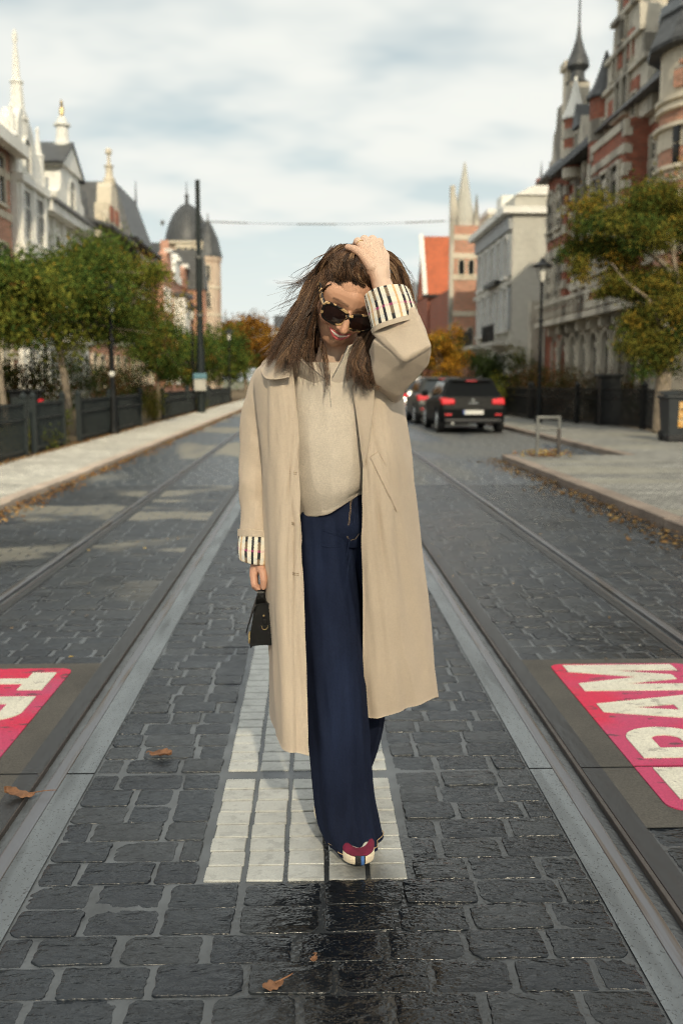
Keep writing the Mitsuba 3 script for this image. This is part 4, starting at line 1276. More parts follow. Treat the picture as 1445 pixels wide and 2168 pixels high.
# brow ridge, eye sockets, smile folds
def bump_at(c, s, a):
    d = (hv - np.array(c)) / np.array(s)
    return a * np.exp(-(d ** 2).sum(1))
dz = bump_at((0.031, 0.026, 0.085), (0.024, 0.007, 0.03), 0.003) + bump_at((-0.031, 0.026, 0.085), (0.024, 0.007, 0.03), 0.003)
dz -= bump_at((0.031, 0.006, 0.085), (0.016, 0.011, 0.03), 0.006) + bump_at((-0.031, 0.006, 0.085), (0.016, 0.011, 0.03), 0.006)
dz -= bump_at((0.030, -0.052, 0.08), (0.005, 0.016, 0.03), 0.003) + bump_at((-0.030, -0.052, 0.08), (0.005, 0.016, 0.03), 0.003)
dz -= bump_at((0, -0.083, 0.09), (0.018, 0.005, 0.03), 0.003)
hv[:, 2] += dz
head = tm(hv, head.faces)
# lips: two arcs of a wide smile lying on the face, and the teeth between them
def mouth_z(x, y):
    return 0.0935 - 7.0 * x * x - 0.10 * abs(y + 0.058)
def lip(sgn, n=15):
    out = []
    for t in np.linspace(-1, 1, n):
        x = 0.0290 * t
        y = -0.0535 + 0.005 * t * t + (-0.0172 * (1 - t * t) if sgn < 0 else -0.0012 * (1 - t * t) - 0.0010 * math.exp(-(t / 0.12) ** 2))
        r = (0.0015 + 0.0026 * (1 - abs(t) ** 2.2)) if sgn < 0 else (0.0013 + 0.0014 * (1 - abs(t) ** 2))
        out.append(m3.Manifold.sphere(r, 10).translate([x, y, mouth_z(x, y) - 0.0005]))
    return add_all([m3.Manifold.batch_hull([a, b]) for a, b in zip(out[:-1], out[1:])])
lips = smoothed(add_all([lip(-1), lip(1)]), 0.002, 3)
head_world, lips_world = moved(head, HM), moved(lips, HM)

# ------------------------------------------------------------------ body: torso, limbs and hands as one surface, closed with the head
body_parts = [
    hull((715, 740, 2.80, 0.050), hs(0, -0.03, -0.025, 0.052)), hull((700, 800, 2.82, 0.058), (715, 735, 2.80, 0.050)),
    hull((610, 812, 2.86, 0.050), (800, 812, 2.86, 0.050), (700, 900, 2.84, 0.090), (700, 800, 2.84, 0.055)),
    hull((655, 900, 2.84, 0.085), (748, 900, 2.84, 0.085), (660, 1050, 2.87, 0.085), (745, 1050, 2.87, 0.085)),
    hull((660, 1050, 2.87, 0.085), (745, 1050, 2.87, 0.085), (650, 1140, 2.88, 0.090), (758, 1140, 2.90, 0.090)),
    chain((672, 1150, 2.87, 0.082), (705, 1420, 2.80, 0.052), (742, 1730, 2.80, 0.038)),
    chain((752, 1150, 2.91, 0.080), (765, 1400, 2.95, 0.052), (712, 1660, 3.14, 0.036)),
    chain((575, 815, 2.88, 0.046), (546, 985, 2.88, 0.035), (549, 1150, 2.82, 0.025), (549, 1190, 2.805, 0.0225)),
    chain((815, 815, 2.84, 0.046), (872, 745, 2.575, 0.036), (833, 668, 2.585, 0.034), (806, 596, 2.615, 0.0255)),
]
arm_r = [
    hull((806, 596, 2.615, 0.0255), (795, 574, 2.615, 0.020), (809, 572, 2.615, 0.020)),
    hull((789, 573, 2.615, 0.017), (811, 567, 2.615, 0.017), (767, 523, 2.650, 0.0125), (779, 516, 2.655, 0.0135), (793, 516, 2.658, 0.0135), (803, 523, 2.660, 0.0125)),
    hull((811, 567, 2.615, 0.017), (816, 541, 2.640, 0.010), (803, 524, 2.660, 0.0115)),
    chain((767, 524, 2.650, 0.0110), (757, 511, 2.672, 0.0112), (752, 519, 2.700, 0.0088), (751, 529, 2.715, 0.0080)),
    chain((779, 516, 2.655, 0.0115), (771, 507, 2.688, 0.0125), (765, 514, 2.735, 0.0090), (762, 524, 2.750, 0.0080)),
    chain((793, 516, 2.658, 0.0112), (788, 507, 2.695, 0.0125), (781, 514, 2.745, 0.0088), (778, 524, 2.76, 0.0080)),
    chain((803, 523, 2.660, 0.0100), (803, 512, 2.690, 0.0112), (799, 515, 2.735, 0.0078), (797, 524, 2.75, 0.0072)),
    chain((788, 566, 2.610, 0.0165), (765, 537, 2.630, 0.0118), (750, 527, 2.645, 0.0102), (736, 523, 2.660, 0.0082)),
]
HY = 2.80
arm_l = [
    hull((549, 1188, 2.805, 0.0205), (541, 1200, 2.80, 0.016), (541, 1203, 2.83, 0.016), (536, 1216, 2.785, 0.0115), (537, 1217, 2.80, 0.0115), (538, 1217, 2.82, 0.011), (539, 1215, 2.838, 0.010)),
    chain((536, 1215, 2.785, 0.0112), (538.5, 1238, 2.775, 0.0098), (549, 1248, 2.778, 0.0086), (555, 1240, 2.785, 0.0080)),
    chain((537, 1217, 2.803, 0.0112), (539, 1241, 2.798, 0.0100), (550, 1250, 2.800, 0.0088), (556, 1242, 2.804, 0.0080)),
    chain((538, 1217, 2.822, 0.0108), (540, 1240, 2.820, 0.0096), (550, 1248, 2.821, 0.0086), (556, 1241, 2.823, 0.0078)),
    chain((539, 1215, 2.840, 0.0098), (541, 1235, 2.842, 0.0086), (550, 1243, 2.842, 0.0076), (555, 1237, 2.843, 0.0070)),
    chain((548, 1196, 2.792, 0.0150), (556, 1212, 2.765, 0.0112), (558, 1228, 2.757, 0.0100), (557.5, 1243, 2.760, 0.0085)),
]
coarse = smoothed(add_all(body_parts), 0.016, 6)
fine = tomesh(add_all([toman(smoothed(add_all(arm_r), 0.0036, 14)), toman(smoothed(add_all(arm_l), 0.0040, 7)), toman(coarse), toman(head_world), toman(lips_world)]))
bv = np.array(fine.vertices)
# skin colour: tanned face, paler arms, red lips, darker brows
loc = (bv - HC) @ np.c_[h_r, h_u, h_f] / 1.03
tone = np.tile(np.array([0.56, 0.400, 0.300]), (len(bv), 1))
is_head = np.clip((0.125 - np.linalg.norm(loc * [1.0, 0.8, 0.8], axis=1)) / 0.02, 0, 1)[:, None] * (loc[:, 2:3] > -0.06)
tone = tone * (1 - is_head) + np.array([0.50, 0.270, 0.170]) * is_head
hand_l = np.clip((0.95 - bv[:, 2]) / 0.05, 0, 1)[:, None]
tone = tone * (1 - hand_l) + np.array([0.46, 0.250, 0.170]) * hand_l
blush = np.exp(-(((loc - [0.042, -0.03, 0.07]) / 0.02) ** 2).sum(1)) + np.exp(-(((loc - [-0.042, -0.03, 0.07]) / 0.02) ** 2).sum(1)) + np.exp(-(((loc - [0, -0.033, 0.112]) / 0.012) ** 2).sum(1))
tone *= 1 - blush[:, None] * np.array([0.02, 0.16, 0.18])
from scipy.spatial import cKDTree
dl = cKDTree(np.array(lips_world.vertices)).query(bv)[0]
on_lip = np.clip((0.0012 - dl) / 0.0012, 0, 1)[:, None] * (loc[:, 2:3] > mouth_z(loc[:, 0], loc[:, 1])[:, None] - 0.0005)
tone = tone * (1 - on_lip) + np.array([0.40, 0.085, 0.085]) * on_lip
brow = np.zeros(len(bv))
for sx in (-1, 1):
    t = (sx * loc[:, 0] - 0.010) / 0.042
    yb = 0.026 + 0.010 * t - 0.010 * t * t
    brow = np.maximum(brow, np.clip(1.4 - abs(loc[:, 1] - yb) / 0.0034, 0, 1) * ((t > 0) & (t < 1) & (loc[:, 2] > 0.05)))
tone = tone * (1 - 0.8 * brow[:, None]) + np.array([0.06, 0.032, 0.018]) * 0.8 * brow[:, None]
knuck = meshkit.fbm(bv * 60, 2)[:, None] - 0.5
tone *= 1 + 0.05 * knuck
WOMAN = thing('person', 'woman in a long beige coat walking towards the viewer, hand in her hair', 'person')
obj('body', fine, 'm_skin', WOMAN, True, color=np.clip(tone, 0, 1))
# finger nails on the thumb that shows
# teeth
n = 21
tx = np.linspace(-0.0250, 0.0250, n)
up = np.array([[x, -0.0542 + 0.005 * (x / 0.029) ** 2, mouth_z(x, -0.055) + 0.0003 + 0.0004 * abs(math.sin(x * 400))] for x in tx])
lo = np.array([[x, -0.0645 + 0.011 * (x / 0.029) ** 2, mouth_z(x, -0.063) - 0.0002 + 0.0004 * abs(math.sin(x * 400))] for x in tx])
bk = up - [0, 0, 0.004]
tee = grid(np.array([bk, up, (up + lo) / 2 + [0, 0, 0.0008], lo, lo - [0, 0, 0.004]]))
obj('teeth', moved(tee, HM), 'm_teeth', WOMAN, True, label='upper teeth showing in a smile')

# ------------------------------------------------------------------ sunglasses
def lens_outline(sx, grow=0.0, n=48):
    a = np.linspace(0, 2 * np.pi, n, endpoint=False)
    ca, sa = np.cos(a), np.sin(a)
    e = 2 / 3.3
    x = (0.0298 + grow) * np.sign(ca) * abs(ca) ** e
    y = (0.0232 + grow) * np.sign(sa) * abs(sa) ** e
    x = x * (1 + 0.08 * y / 0.02)
    y = y + 0.0035 * (x / 0.030)          # outer corner up
    return np.c_[sx * (0.0372 + x), y - 0.003]


def on_face(q, dz=0.0):
    z = 0.1005 - 1.9 * q[:, 0] ** 2 + dz
    return np.c_[q[:, 0], q[:, 1], z - 0.10 * np.maximum(-q[:, 1], 0) + 0.04 * q[:, 1]]


gl = part_name(WOMAN, 'sunglasses')
fr = []
for sx in (-1, 1):
    i0, o0 = lens_outline(sx, -0.0005), lens_outline(sx, 0.0055)
    rows = [on_face(i0, -0.002), on_face(i0, 0.0022), on_face((i0 + o0) / 2, 0.0030), on_face(o0, 0.0020), on_face(o0, -0.0022)]
    fr.append(grid(np.array(rows), close_u=True, close_v=True))
    c = lens_outline(sx, 0.0)
    rows = np.array([on_face(c * 1.0, 0.0), on_face(c * 0.5 + c.mean(0) * 0.5, 0.0012), on_face(c * 0.02 + c.mean(0) * 0.98, 0.0015)])
    obj('lens', moved(grid(rows, close_v=True), HM), 'm_lens', gl, True)
br = [hull(hs(-0.008, 0.008, 0.1015, 0.0035), hs(0.0, 0.010, 0.1035, 0.0035)), hull(hs(0.0, 0.010, 0.1035, 0.0035), hs(0.008, 0.008, 0.1015, 0.0035))]
fr = [moved(cat(fr), HM), tomesh(add_all(br))]
for sx in (-1, 1):
    a, b, c = (np.array(hp(sx * 0.069, 0.012, 0.090)), np.array(hp(sx * 0.0775, 0.016, 0.070)), np.array(hp(sx * 0.083, 0.020, -0.02)))
    fr.append(tomesh(add_all([m3.Manifold.batch_hull([m3.Manifold.sphere(0.0028, 10).translate((q + h_u * s).tolist()) for q in pr for s in (-0.0045, 0.0045)]) for pr in ((a, b), (b, c))])))
scene[gl] = mikit.ply(cat(fr), 'm_tortoise', 35)
labels[gl] = {'label': 'large tortoiseshell sunglasses with dark brown lenses'}
# ring on the raised hand
q = np.linspace(0, 2 * np.pi, 17)
c0, c1 = at(757, 511, 2.670), at(767, 523, 2.652)
ax = (c1 - c0) / np.linalg.norm(c1 - c0)
e1 = np.cross(ax, [0, 1, 0]); e1 /= np.linalg.norm(e1); e2 = np.cross(ax, e1)
cc = 0.55 * c0 + 0.45 * c1
obj('ring', tube([cc + 0.0113 * (math.cos(t) * e1 + math.sin(t) * e2) for t in q], 0.0011, 6), 'm_gold', WOMAN, True)

# ------------------------------------------------------------------ hair
hair_v, hair_f, hair_c, nv = [], [], [], 0
HR = np.random.default_rng(21)
DARK, MID, GOLD = np.array([0.018, 0.0102, 0.0062]), np.array([0.100, 0.050, 0.025]), np.array([0.27, 0.165, 0.090])


def strands(roots, mids, tips, n, rad=0.0010, spread=0.006, light=0.4, wave=0.004, seg=15, taper=0.35, dark_root=0.6, seed=0, ragged=0.12, clump=11, root=0.25, feather=False):
    """n strands; roots, mids (list of polylines) and tips are control polylines: strand t takes the point at t on each."""
    global nv
    g = np.random.default_rng(seed)
    rows = [catmull(np.array([q if len(q) == 3 and isinstance(q, np.ndarray) else at(*q) for q in line]), 60) for line in [roots] + mids + [tips]]
    nc = max(3, n // clump)
    ct_, cl_ = g.random(nc), np.clip(light + g.normal(0, 0.24, nc), 0, 1)
    co_ = g.normal(0, 1, (nc, len(rows), 3))
    ph_ = g.uniform(0, 6.28, nc)
    for k in range(n):
        q = g.integers(nc)
        t = np.clip(ct_[q] + g.normal(0, 0.018), 0, 0.999)
        i = min(int(t * 59), 58)
        w = t * 59 - i
        pts = np.array([r[i] * (1 - w) + r[i + 1] * w for r in rows])
        amp = spread * np.linspace(root, 1.3, len(rows))[:, None]
        pts = pts + g.normal(0, 1, pts.shape) * amp * 0.13 + co_[q] * amp * np.array([0.7, 0.5, 0.5])
        end = 1 + ragged * (g.random() ** 0.7 * 1.6 - 1.0)
        c = catmull(pts, 40)
        c = np.vstack([c, c[-1] + (c[-1] - c[-4]) * np.arange(1, 13)[:, None] / 3])
        idx = np.linspace(g.uniform(0, 3.5) if feather else 0, min(39 * end, 51), seg)
        c = np.array([np.interp(idx, np.arange(len(c)), c[:, d_]) for d_ in range(3)]).T
        ph = ph_[q] + g.normal(0, 0.35)
        s = np.linspace(0, 1, seg)[:, None]
        c = c + wave * s * np.c_[np.sin(ph + 9 * s), 0.6 * np.cos(ph * 1.3 + 7 * s), 0 * s]
        r = rad * g.uniform(0.6, 1.3) * (1 - (1 - taper) * s[:, 0]) * (np.minimum(1, 0.2 + 3.2 * s[:, 0]) if feather else 1)
        m = tube(c, r, 3, cap=False)
        u = np.clip(cl_[q] + g.normal(0, 0.06), 0, 1)
        base = DARK * (1 - min(u * 2, 1)) + MID * min(u * 2, 1) if u < 0.5 else MID * (2 - 2 * u) + GOLD * (2 * u - 1)
        sh = np.clip(s * 1.8 + 1 - dark_root, 0.25, 1)
        colr = np.repeat((DARK * (1 - sh) + base * sh), 3, axis=0)
        hair_v.append(m.vertices); hair_f.append(m.faces + nv); hair_c.append(colr)
        nv += len(m.vertices)


# a close cap under the strands
cap = add_all([m3.Manifold.sphere(1.0, 36).scale([0.081, 0.090, 0.096]).translate([0, 0.038, -0.027]),
               m3.Manifold.batch_hull([m3.Manifold.sphere(0.040, 16).translate([sx * 0.048, yy, -0.035]) for sx in (-1, 1) for yy in (0.03, -0.07)])])
cap = moved(smoothed(cap, 0.008, 4), HM)
cap = displace(cap, 0.004, 60, 3)
hair_v.append(cap.vertices); hair_f.append(cap.faces); hair_c.append(np.tile(DARK * 1.1, (len(cap.vertices), 1))); nv += len(cap.vertices)
skull_m = cat([cap, head_world])
def scalp(px_, py_, lift):
    p = hit(skull_m, px_, py_)
    p = at(px_, py_, 2.68) if p is None else p
    v_ = ray(px_, py_)
    return p - v_ / np.linalg.norm(v_) * lift


# swept up from the forehead to the hand
hl = [scalp(*q, -0.002) for q in ((676, 644), (683, 623), (698, 612), (722, 607), (748, 607), (772, 611), (792, 620))]
m1 = [scalp(*q, 0.007) for q in ((668, 612), (672, 590), (684, 578), (712, 572), (742, 574), (764, 582), (782, 594))]
m2 = [scalp(*q, 0.016) for q in ((674, 570), (684, 552), (700, 544), (724, 541), (748, 544), (764, 552), (776, 566))]
tp = [at(*q) for q in ((708, 527, 2.69), (718, 520, 2.69), (730, 520, 2.69), (742, 521, 2.70), (754, 526, 2.705), (764, 531, 2.705), (774, 538, 2.70), (782, 549, 2.695))]
strands(hl, [m1, m2], tp, 1700, 0.0013, 0.0060, 0.36, 0.004, 16, 0.25, 0.40, seed=1, ragged=0.06, clump=22, root=0.6, feather=True)
# the long fall on the viewer's left
strands([(744, 518, 2.72), (722, 521, 2.71), (706, 535, 2.69), (692, 556, 2.68), (680, 592, 2.68), (674, 620, 2.70)],
        [[(702, 532, 2.72), (688, 546, 2.71), (676, 572, 2.69), (666, 600, 2.69), (664, 628, 2.70), (670, 650, 2.72)],
         [(658, 592, 2.71), (652, 615, 2.70), (648, 640, 2.69), (646, 660, 2.69), (652, 680, 2.71), (661, 690, 2.74)],
         [(612, 668, 2.70), (615, 684, 2.69), (620, 698, 2.67), (628, 708, 2.67), (638, 716, 2.70), (649, 722, 2.74)]],
        [(577, 728, 2.69), (584, 744, 2.672), (598, 754, 2.65), (612, 758, 2.645), (630, 752, 2.67), (648, 744, 2.73)], 2300, 0.0013, 0.0085, 0.46, 0.007, 20, 0.2, 0.5, seed=2, ragged=0.28, clump=42)
strands([scalp(702, 600, 0.006), scalp(690, 606, 0.006), scalp(680, 616, 0.004)], [[(684, 612, 2.645), (676, 622, 2.655), (670, 634, 2.67)], [(666, 650, 2.66), (664, 660, 2.67), (663, 668, 2.69)]],
        [(648, 706, 2.67), (652, 716, 2.69), (656, 722, 2.71)], 420, 0.0012, 0.004, 0.22, 0.004, 14, 0.4, 0.4, seed=14, clump=25)
strands([(690, 590, 2.67), (676, 640, 2.70)], [[(664, 640, 2.69), (662, 670, 2.73)], [(640, 690, 2.69), (655, 710, 2.75)]], [(606, 742, 2.68), (652, 752, 2.74)], 500, 0.0010, 0.006, 0.14, 0.003, 14, 0.5, 0.6, seed=12)
# thin locks over the collar and the jumper
strands([(662, 640, 2.70), (668, 680, 2.72)], [[(645, 700, 2.68), (664, 720, 2.71)], [(622, 745, 2.66), (668, 760, 2.68)]], [(592, 790, 2.65), (690, 812, 2.655)], 90, 0.0007, 0.006, 0.5, 0.006, 16, 0.3, 0.3, seed=3, clump=2, ragged=0.3)
strands([(672, 700, 2.74), (690, 735, 2.74)], [[(672, 730, 2.70), (692, 760, 2.70)], [(684, 770, 2.67), (694, 790, 2.67)]], [(686, 838, 2.66), (694, 815, 2.66)], 40, 0.0007, 0.004, 0.45, 0.004, 14, 0.3, 0.3, seed=4, clump=2, ragged=0.3)
# behind the raised arm
strands([(808, 528, 2.74), (814, 540, 2.74), (812, 560, 2.72)], [[(835, 540, 2.76), (835, 560, 2.76), (822, 590, 2.73)], [(856, 580, 2.77), (850, 600, 2.77), (835, 625, 2.74)]],
        [(871, 645, 2.78), (862, 650, 2.78), (845, 660, 2.75)], 700, 0.0013, 0.006, 0.60, 0.005, 14, 0.3, 0.2, seed=5, clump=22, ragged=0.22)
# dark mass under the raised arm, ending in loose curls on the lapel
strands([(796, 640, 2.73), (802, 660, 2.74), (806, 690, 2.74)], [[(776, 690, 2.70), (790, 700, 2.70), (800, 720, 2.71)], [(752, 738, 2.675), (768, 748, 2.665), (788, 756, 2.66)]],
        [(746, 790, 2.655), (768, 806, 2.645), (792, 800, 2.64)], 800, 0.0013, 0.008, 0.20, 0.010, 18, 0.3, 0.3, seed=6, clump=22, ragged=0.25)
strands([(752, 738, 2.675), (785, 750, 2.66)], [[(744, 765, 2.655), (770, 780, 2.645)], [(758, 790, 2.645), (785, 800, 2.64)]], [(770, 818, 2.64), (800, 812, 2.64)], 110, 0.0009, 0.007, 0.5, 0.009, 16, 0.3, 0.1, seed=7, clump=2, ragged=0.3)
strands([(690, 640, 2.80), (790, 640, 2.80)], [[(672, 690, 2.83), (800, 690, 2.82)]], [(655, 752, 2.86), (800, 760, 2.82)], 700, 0.0022, 0.006, 0.05, 0.003, 10, 0.8, 0.6, seed=13)
# flyaways
strands([(720, 522, 2.71), (690, 545, 2.69), (668, 590, 2.69)], [[(684, 545, 2.71), (664, 580, 2.70), (652, 620, 2.70)], [(646, 582, 2.72), (636, 615, 2.71), (626, 655, 2.70)]],
        [(612, 590, 2.73), (598, 640, 2.72), (592, 700, 2.70)], 110, 0.0005, 0.016, 0.25, 0.010, 20, 0.5, 0.2, seed=8, clump=2, ragged=0.3)
strands([(815, 530, 2.75), (840, 560, 2.76)], [[(850, 555, 2.77), (862, 590, 2.77)]], [(874, 600, 2.78), (880, 655, 2.78)], 40, 0.0005, 0.010, 0.5, 0.006, 12, 0.4, 0.1, seed=9, clump=2, ragged=0.3)
strands([(700, 590, 2.63), (740, 600, 2.63), (780, 605, 2.64)], [[(696, 572, 2.61), (735, 578, 2.605), (765, 590, 2.615)]], [(700, 545, 2.62), (735, 550, 2.62), (765, 558, 2.63)], 70, 0.0006, 0.012, 0.65, 0.006, 14, 0.5, 0.2, seed=10, clump=2, ragged=0.3)
obj('hair', tm(np.vstack(hair_v), np.vstack(hair_f)), 'm_hair', WOMAN, True, label='long brown hair with blond streaks, pushed back by her hand', color=np.vstack(hair_c))


# ------------------------------------------------------------------ clothes
def ring_loft(rows, n=48, sub=6, power=2.3, fold=0.0, fold_freq=9, seed=0):
    """rows: (py, left px, right px, Y centre, depth radius) -> grid of rings, smooth between the rows."""
    ctr = []
    for py, xl, xr, y, ry in rows:
        a, b = at(xl, py, y), at(xr, py, y)
        ctr.append([(a[0] + b[0]) / 2, y, a[2], (b[0] - a[0]) / 2, ry])
    c = catmull(ctr, (len(rows) - 1) * sub + 1)
    g = np.linspace(0, 2 * np.pi, n, endpoint=False)
    e = 2 / power
    X = np.sign(np.cos(g)) * abs(np.cos(g)) ** e
    Y = np.sign(np.sin(g)) * abs(np.sin(g)) ** e
    P = np.stack([c[:, 0:1] + c[:, 3:4] * X, c[:, 1:2] + c[:, 4:5] * Y, np.repeat(c[:, 2:3], n, 1)], -1)
    if fold:
        q = np.stack([np.cos(g)[None] * fold_freq / 3 + P[..., 2] * 0.5, np.sin(g)[None] * fold_freq / 3 + 0 * P[..., 2], P[..., 2] * 2.2], -1)
        d = (meshkit.fbm(q, 3, seed) - 0.5) * 2 * fold
        P[..., 0] += d * X
        P[..., 1] += d * Y
    return P


# jeans
jn = part_name(WOMAN, 'jeans')
hip = ring_loft([(1020, 628, 790, 2.865, 0.105), (1060, 622, 800, 2.865, 0.115), (1110, 614, 812, 2.868, 0.122), (1150, 640, 795, 2.870, 0.088)], 64, 5, 2.2)
leg1 = ring_loft([(1070, 618, 738, 2.856, 0.100), (1110, 616, 746, 2.854, 0.114), (1200, 620, 752, 2.845, 0.112), (1300, 628, 766, 2.830, 0.105), (1400, 640, 772, 2.815, 0.100), (1500, 649, 778, 2.805, 0.098),
                  (1600, 655, 785, 2.800, 0.100), (1680, 660, 791, 2.792, 0.102), (1730, 668, 800, 2.785, 0.112), (1779, 689, 809, 2.775, 0.119)], 64, 6, 2.2, 0.017, 13, 4)
leg2 = ring_loft([(1075, 716, 808, 2.88, 0.098), (1120, 716, 817, 2.89, 0.108), (1200, 730, 818, 2.92, 0.105), (1350, 742, 815, 2.96, 0.100), (1500, 742, 814, 3.03, 0.100), (1580, 722, 800, 3.07, 0.102),
                  (1640, 692, 780, 3.10, 0.105), (1700, 672, 764, 3.11, 0.108)], 56, 6, 2.2, 0.010, 10, 5)
# creases at the knee and the lifted hem
for L in (leg1, leg2):
    s = np.linspace(0, 1, len(L))[:, None]
    L[..., 2] += 0.012 * np.sin(L[..., 0] * 40) * (s > 0.97)
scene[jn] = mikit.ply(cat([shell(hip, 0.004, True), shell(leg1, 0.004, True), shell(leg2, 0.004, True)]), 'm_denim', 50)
labels[jn] = {'label': 'dark blue wide-legged jeans reaching the shoes'}
st = []
hem = leg1[-2] + (leg1[-2] - leg1[-2].mean(0)) * 0.012
st.append(tube(np.vstack([hem, hem[:1]]) + [0, 0, 0.004], 0.0012, 5, cap=False))


def on(mesh, pts, lift=0.001):
    out = [hit(mesh, *p) for p in pts]
    return np.array([p - ray(*q) / np.linalg.norm(ray(*q)) * lift for p, q in zip(out, pts) if p is not None])


hipm = cat([grid(hip, close_v=True), grid(leg1, close_v=True)])
obj('hem_stitching', st[0], 'm_thread', jn, True)
for dx in (0, 2.2):
    obj('stitching', tube(on(hipm, [(741 + dx, 1040), (741.5 + dx, 1060), (740 + dx, 1080), (737 + dx, 1110), (734 + dx, 1138)]), 0.0004, 5), 'm_thread', jn, True)
obj('stitching', tube(on(hipm, [(734, 1138), (742, 1144), (752, 1141), (760, 1130)]), 0.0004, 5), 'm_thread', jn, True)
obj('zip_fly', tube(on(hipm, [(748, 1040), (748, 1070), (746, 1105), (740, 1142), (732, 1185)], 0.0005), 0.0022, 6), 'm_denim', jn, True)

for pl in ([(668, 1118), (700, 1128), (730, 1140)], [(660, 1150), (695, 1158), (728, 1158)], [(742, 1165), (736, 1200), (733, 1235)]):
    m = on(hipm, [tuple(np.array(pl[i_]) * (1 - t) + np.array(pl[i_ + 1]) * t) for i_ in (0, 1) for t in np.linspace(0, 1, 8)], -0.002)
    if len(m) > 4:
        obj('crease', tube(m, np.interp(np.linspace(0, 1, len(m)), [0, 0.5, 1], [0.0005, 0.0045, 0.0008]), 8), 'm_denim', jn, True)

# jumper
sw = part_name(WOMAN, 'jumper')
J = ring_loft([(768, 640, 752, 2.815, 0.080), (800, 606, 790, 2.825, 0.125), (850, 596, 806, 2.830, 0.140), (920, 598, 808, 2.835, 0.148), (980, 603, 806, 2.842, 0.152), (1030, 612, 798, 2.850, 0.147), (1058, 622, 788, 2.858, 0.130)],
              80, 7, 2.15, 0.017, 8, 8)
k = np.linspace(0, 1, len(J))[:, None]
J[..., 2] += (0.028 * np.clip((J[..., 0] - 0.045) / 0.09, 0, 1.3) - 0.020 * np.exp(-((J[..., 0] + 0.02) / 0.09) ** 2)) * np.clip((k - 0.62) / 0.38, 0, 1) ** 1.5 * 1.3
c0 = J[-1].mean(0)
roll = np.array([c0 + (J[-1] - c0) * s + [0, 0, dz] for s, dz in ((0.985, -0.008), (0.95, -0.012), (0.90, -0.006), (0.86, 0.01))])
J = np.vstack([J, roll])
jm = grid(J, close_v=True)
scene[sw] = mikit.ply(jm, 'm_wool', 50)
labels[sw] = {'label': 'oatmeal wool jumper with a half-zip collar'}
def on1(px_, py_, y_):
    p = hit(jm, px_, py_)
    return at(px_, py_, y_) if p is None else p + [0, 0.008, -0.004]
bot = np.array([on1(695, 806, 2.70), on1(660, 806, 2.70), on1(622, 796, 2.72), at(622, 762, 2.82), at(695, 745, 2.905), at(768, 762, 2.82), on1(766, 796, 2.72), on1(730, 806, 2.70), on1(698, 806, 2.70)])
top = np.array([at(*q) for q in [(632, 752, 2.664), (616, 742, 2.690), (611, 722, 2.735), (640, 702, 2.82), (700, 690, 2.865), (762, 705, 2.82), (757, 722, 2.735), (745, 728, 2.700), (736, 732, 2.684)]])
mid = (bot + top) / 2 + np.array([at(*q) - at(700, 760, 2.75) for q in [(698, 760, 2.748), (697, 760, 2.745), (696, 760, 2.75), (697, 760, 2.755), (700, 760, 2.76), (703, 760, 2.755), (704, 760, 2.75), (703, 760, 2.745), (702, 760, 2.748)]])
rows = np.array([catmull(q, 60) for q in (bot, mid, top)])
cg = np.array([catmull(rows[:, j], 12) for j in range(60)]).transpose(1, 0, 2)
obj('collar', shell(cg[::-1], 0.006), 'm_wool', sw, 50, label='open zip collar of the jumper')
zp = [tube(cg[:, 0] + [0, -0.0008, 0], 0.0014, 6), tube(cg[:, -1] + [0, -0.0008, 0], 0.0014, 6)]
zp.append(tube(on(jm, [(696, 803), (697, 820), (699, 845), (700, 862)], 0.0004), 0.0009, 6))
zs = on(jm, [(696, 797)], 0.004)
zs = zs[0] if len(zs) else at(696, 797, 2.68)
zp.append(rbox(zs[0] - 0.004, zs[0] + 0.004, zs[1] - 0.004, zs[1] + 0.003, zs[2] - 0.006, zs[2] + 0.006, 0.0015))
zp.append(rbox(zs[0] - 0.003, zs[0] + 0.003, zs[1] - 0.005, zs[1] - 0.003, zs[2] - 0.024, zs[2] - 0.006, 0.0009))
obj('zip', cat(zp), 'm_steel', sw, 40, label='metal zip with a small pull')

# coat: one sheet of cloth from the left front edge round the back to the right front edge
ct = part_name(WOMAN, 'coat')
#        py   Li   Lo   Ri   Ro   Yl     Yr     Yb
CR = [(750, 622, 588, 738, 792, 2.745, 2.750, 2.915),
      (772, 619, 556, 742, 826, 2.712, 2.715, 2.960),
      (800, 622, 541, 746, 846, 2.692, 2.695, 2.985),
      (860, 627, 545, 752, 852, 2.684, 2.690, 3.005),
      (930, 631, 552, 761, 860, 2.682, 2.688, 3.015),
      (985, 633, 555, 768, 866, 2.680, 2.690, 3.020),
      (1060, 634, 557, 767, 872, 2.676, 2.700, 3.030),
      (1150, 637, 559, 766, 880, 2.672, 2.715, 3.045),
      (1260, 641, 562, 767, 891, 2.668, 2.740, 3.065),
      (1380, 647, 568, 767, 902, 2.664, 2.770, 3.090),
      (1480, 650, 572, 767, 910, 2.660, 2.795, 3.110),
      (1584, 652, 576, 767, 919, 2.655, 2.825, 3.130)]
rows = []
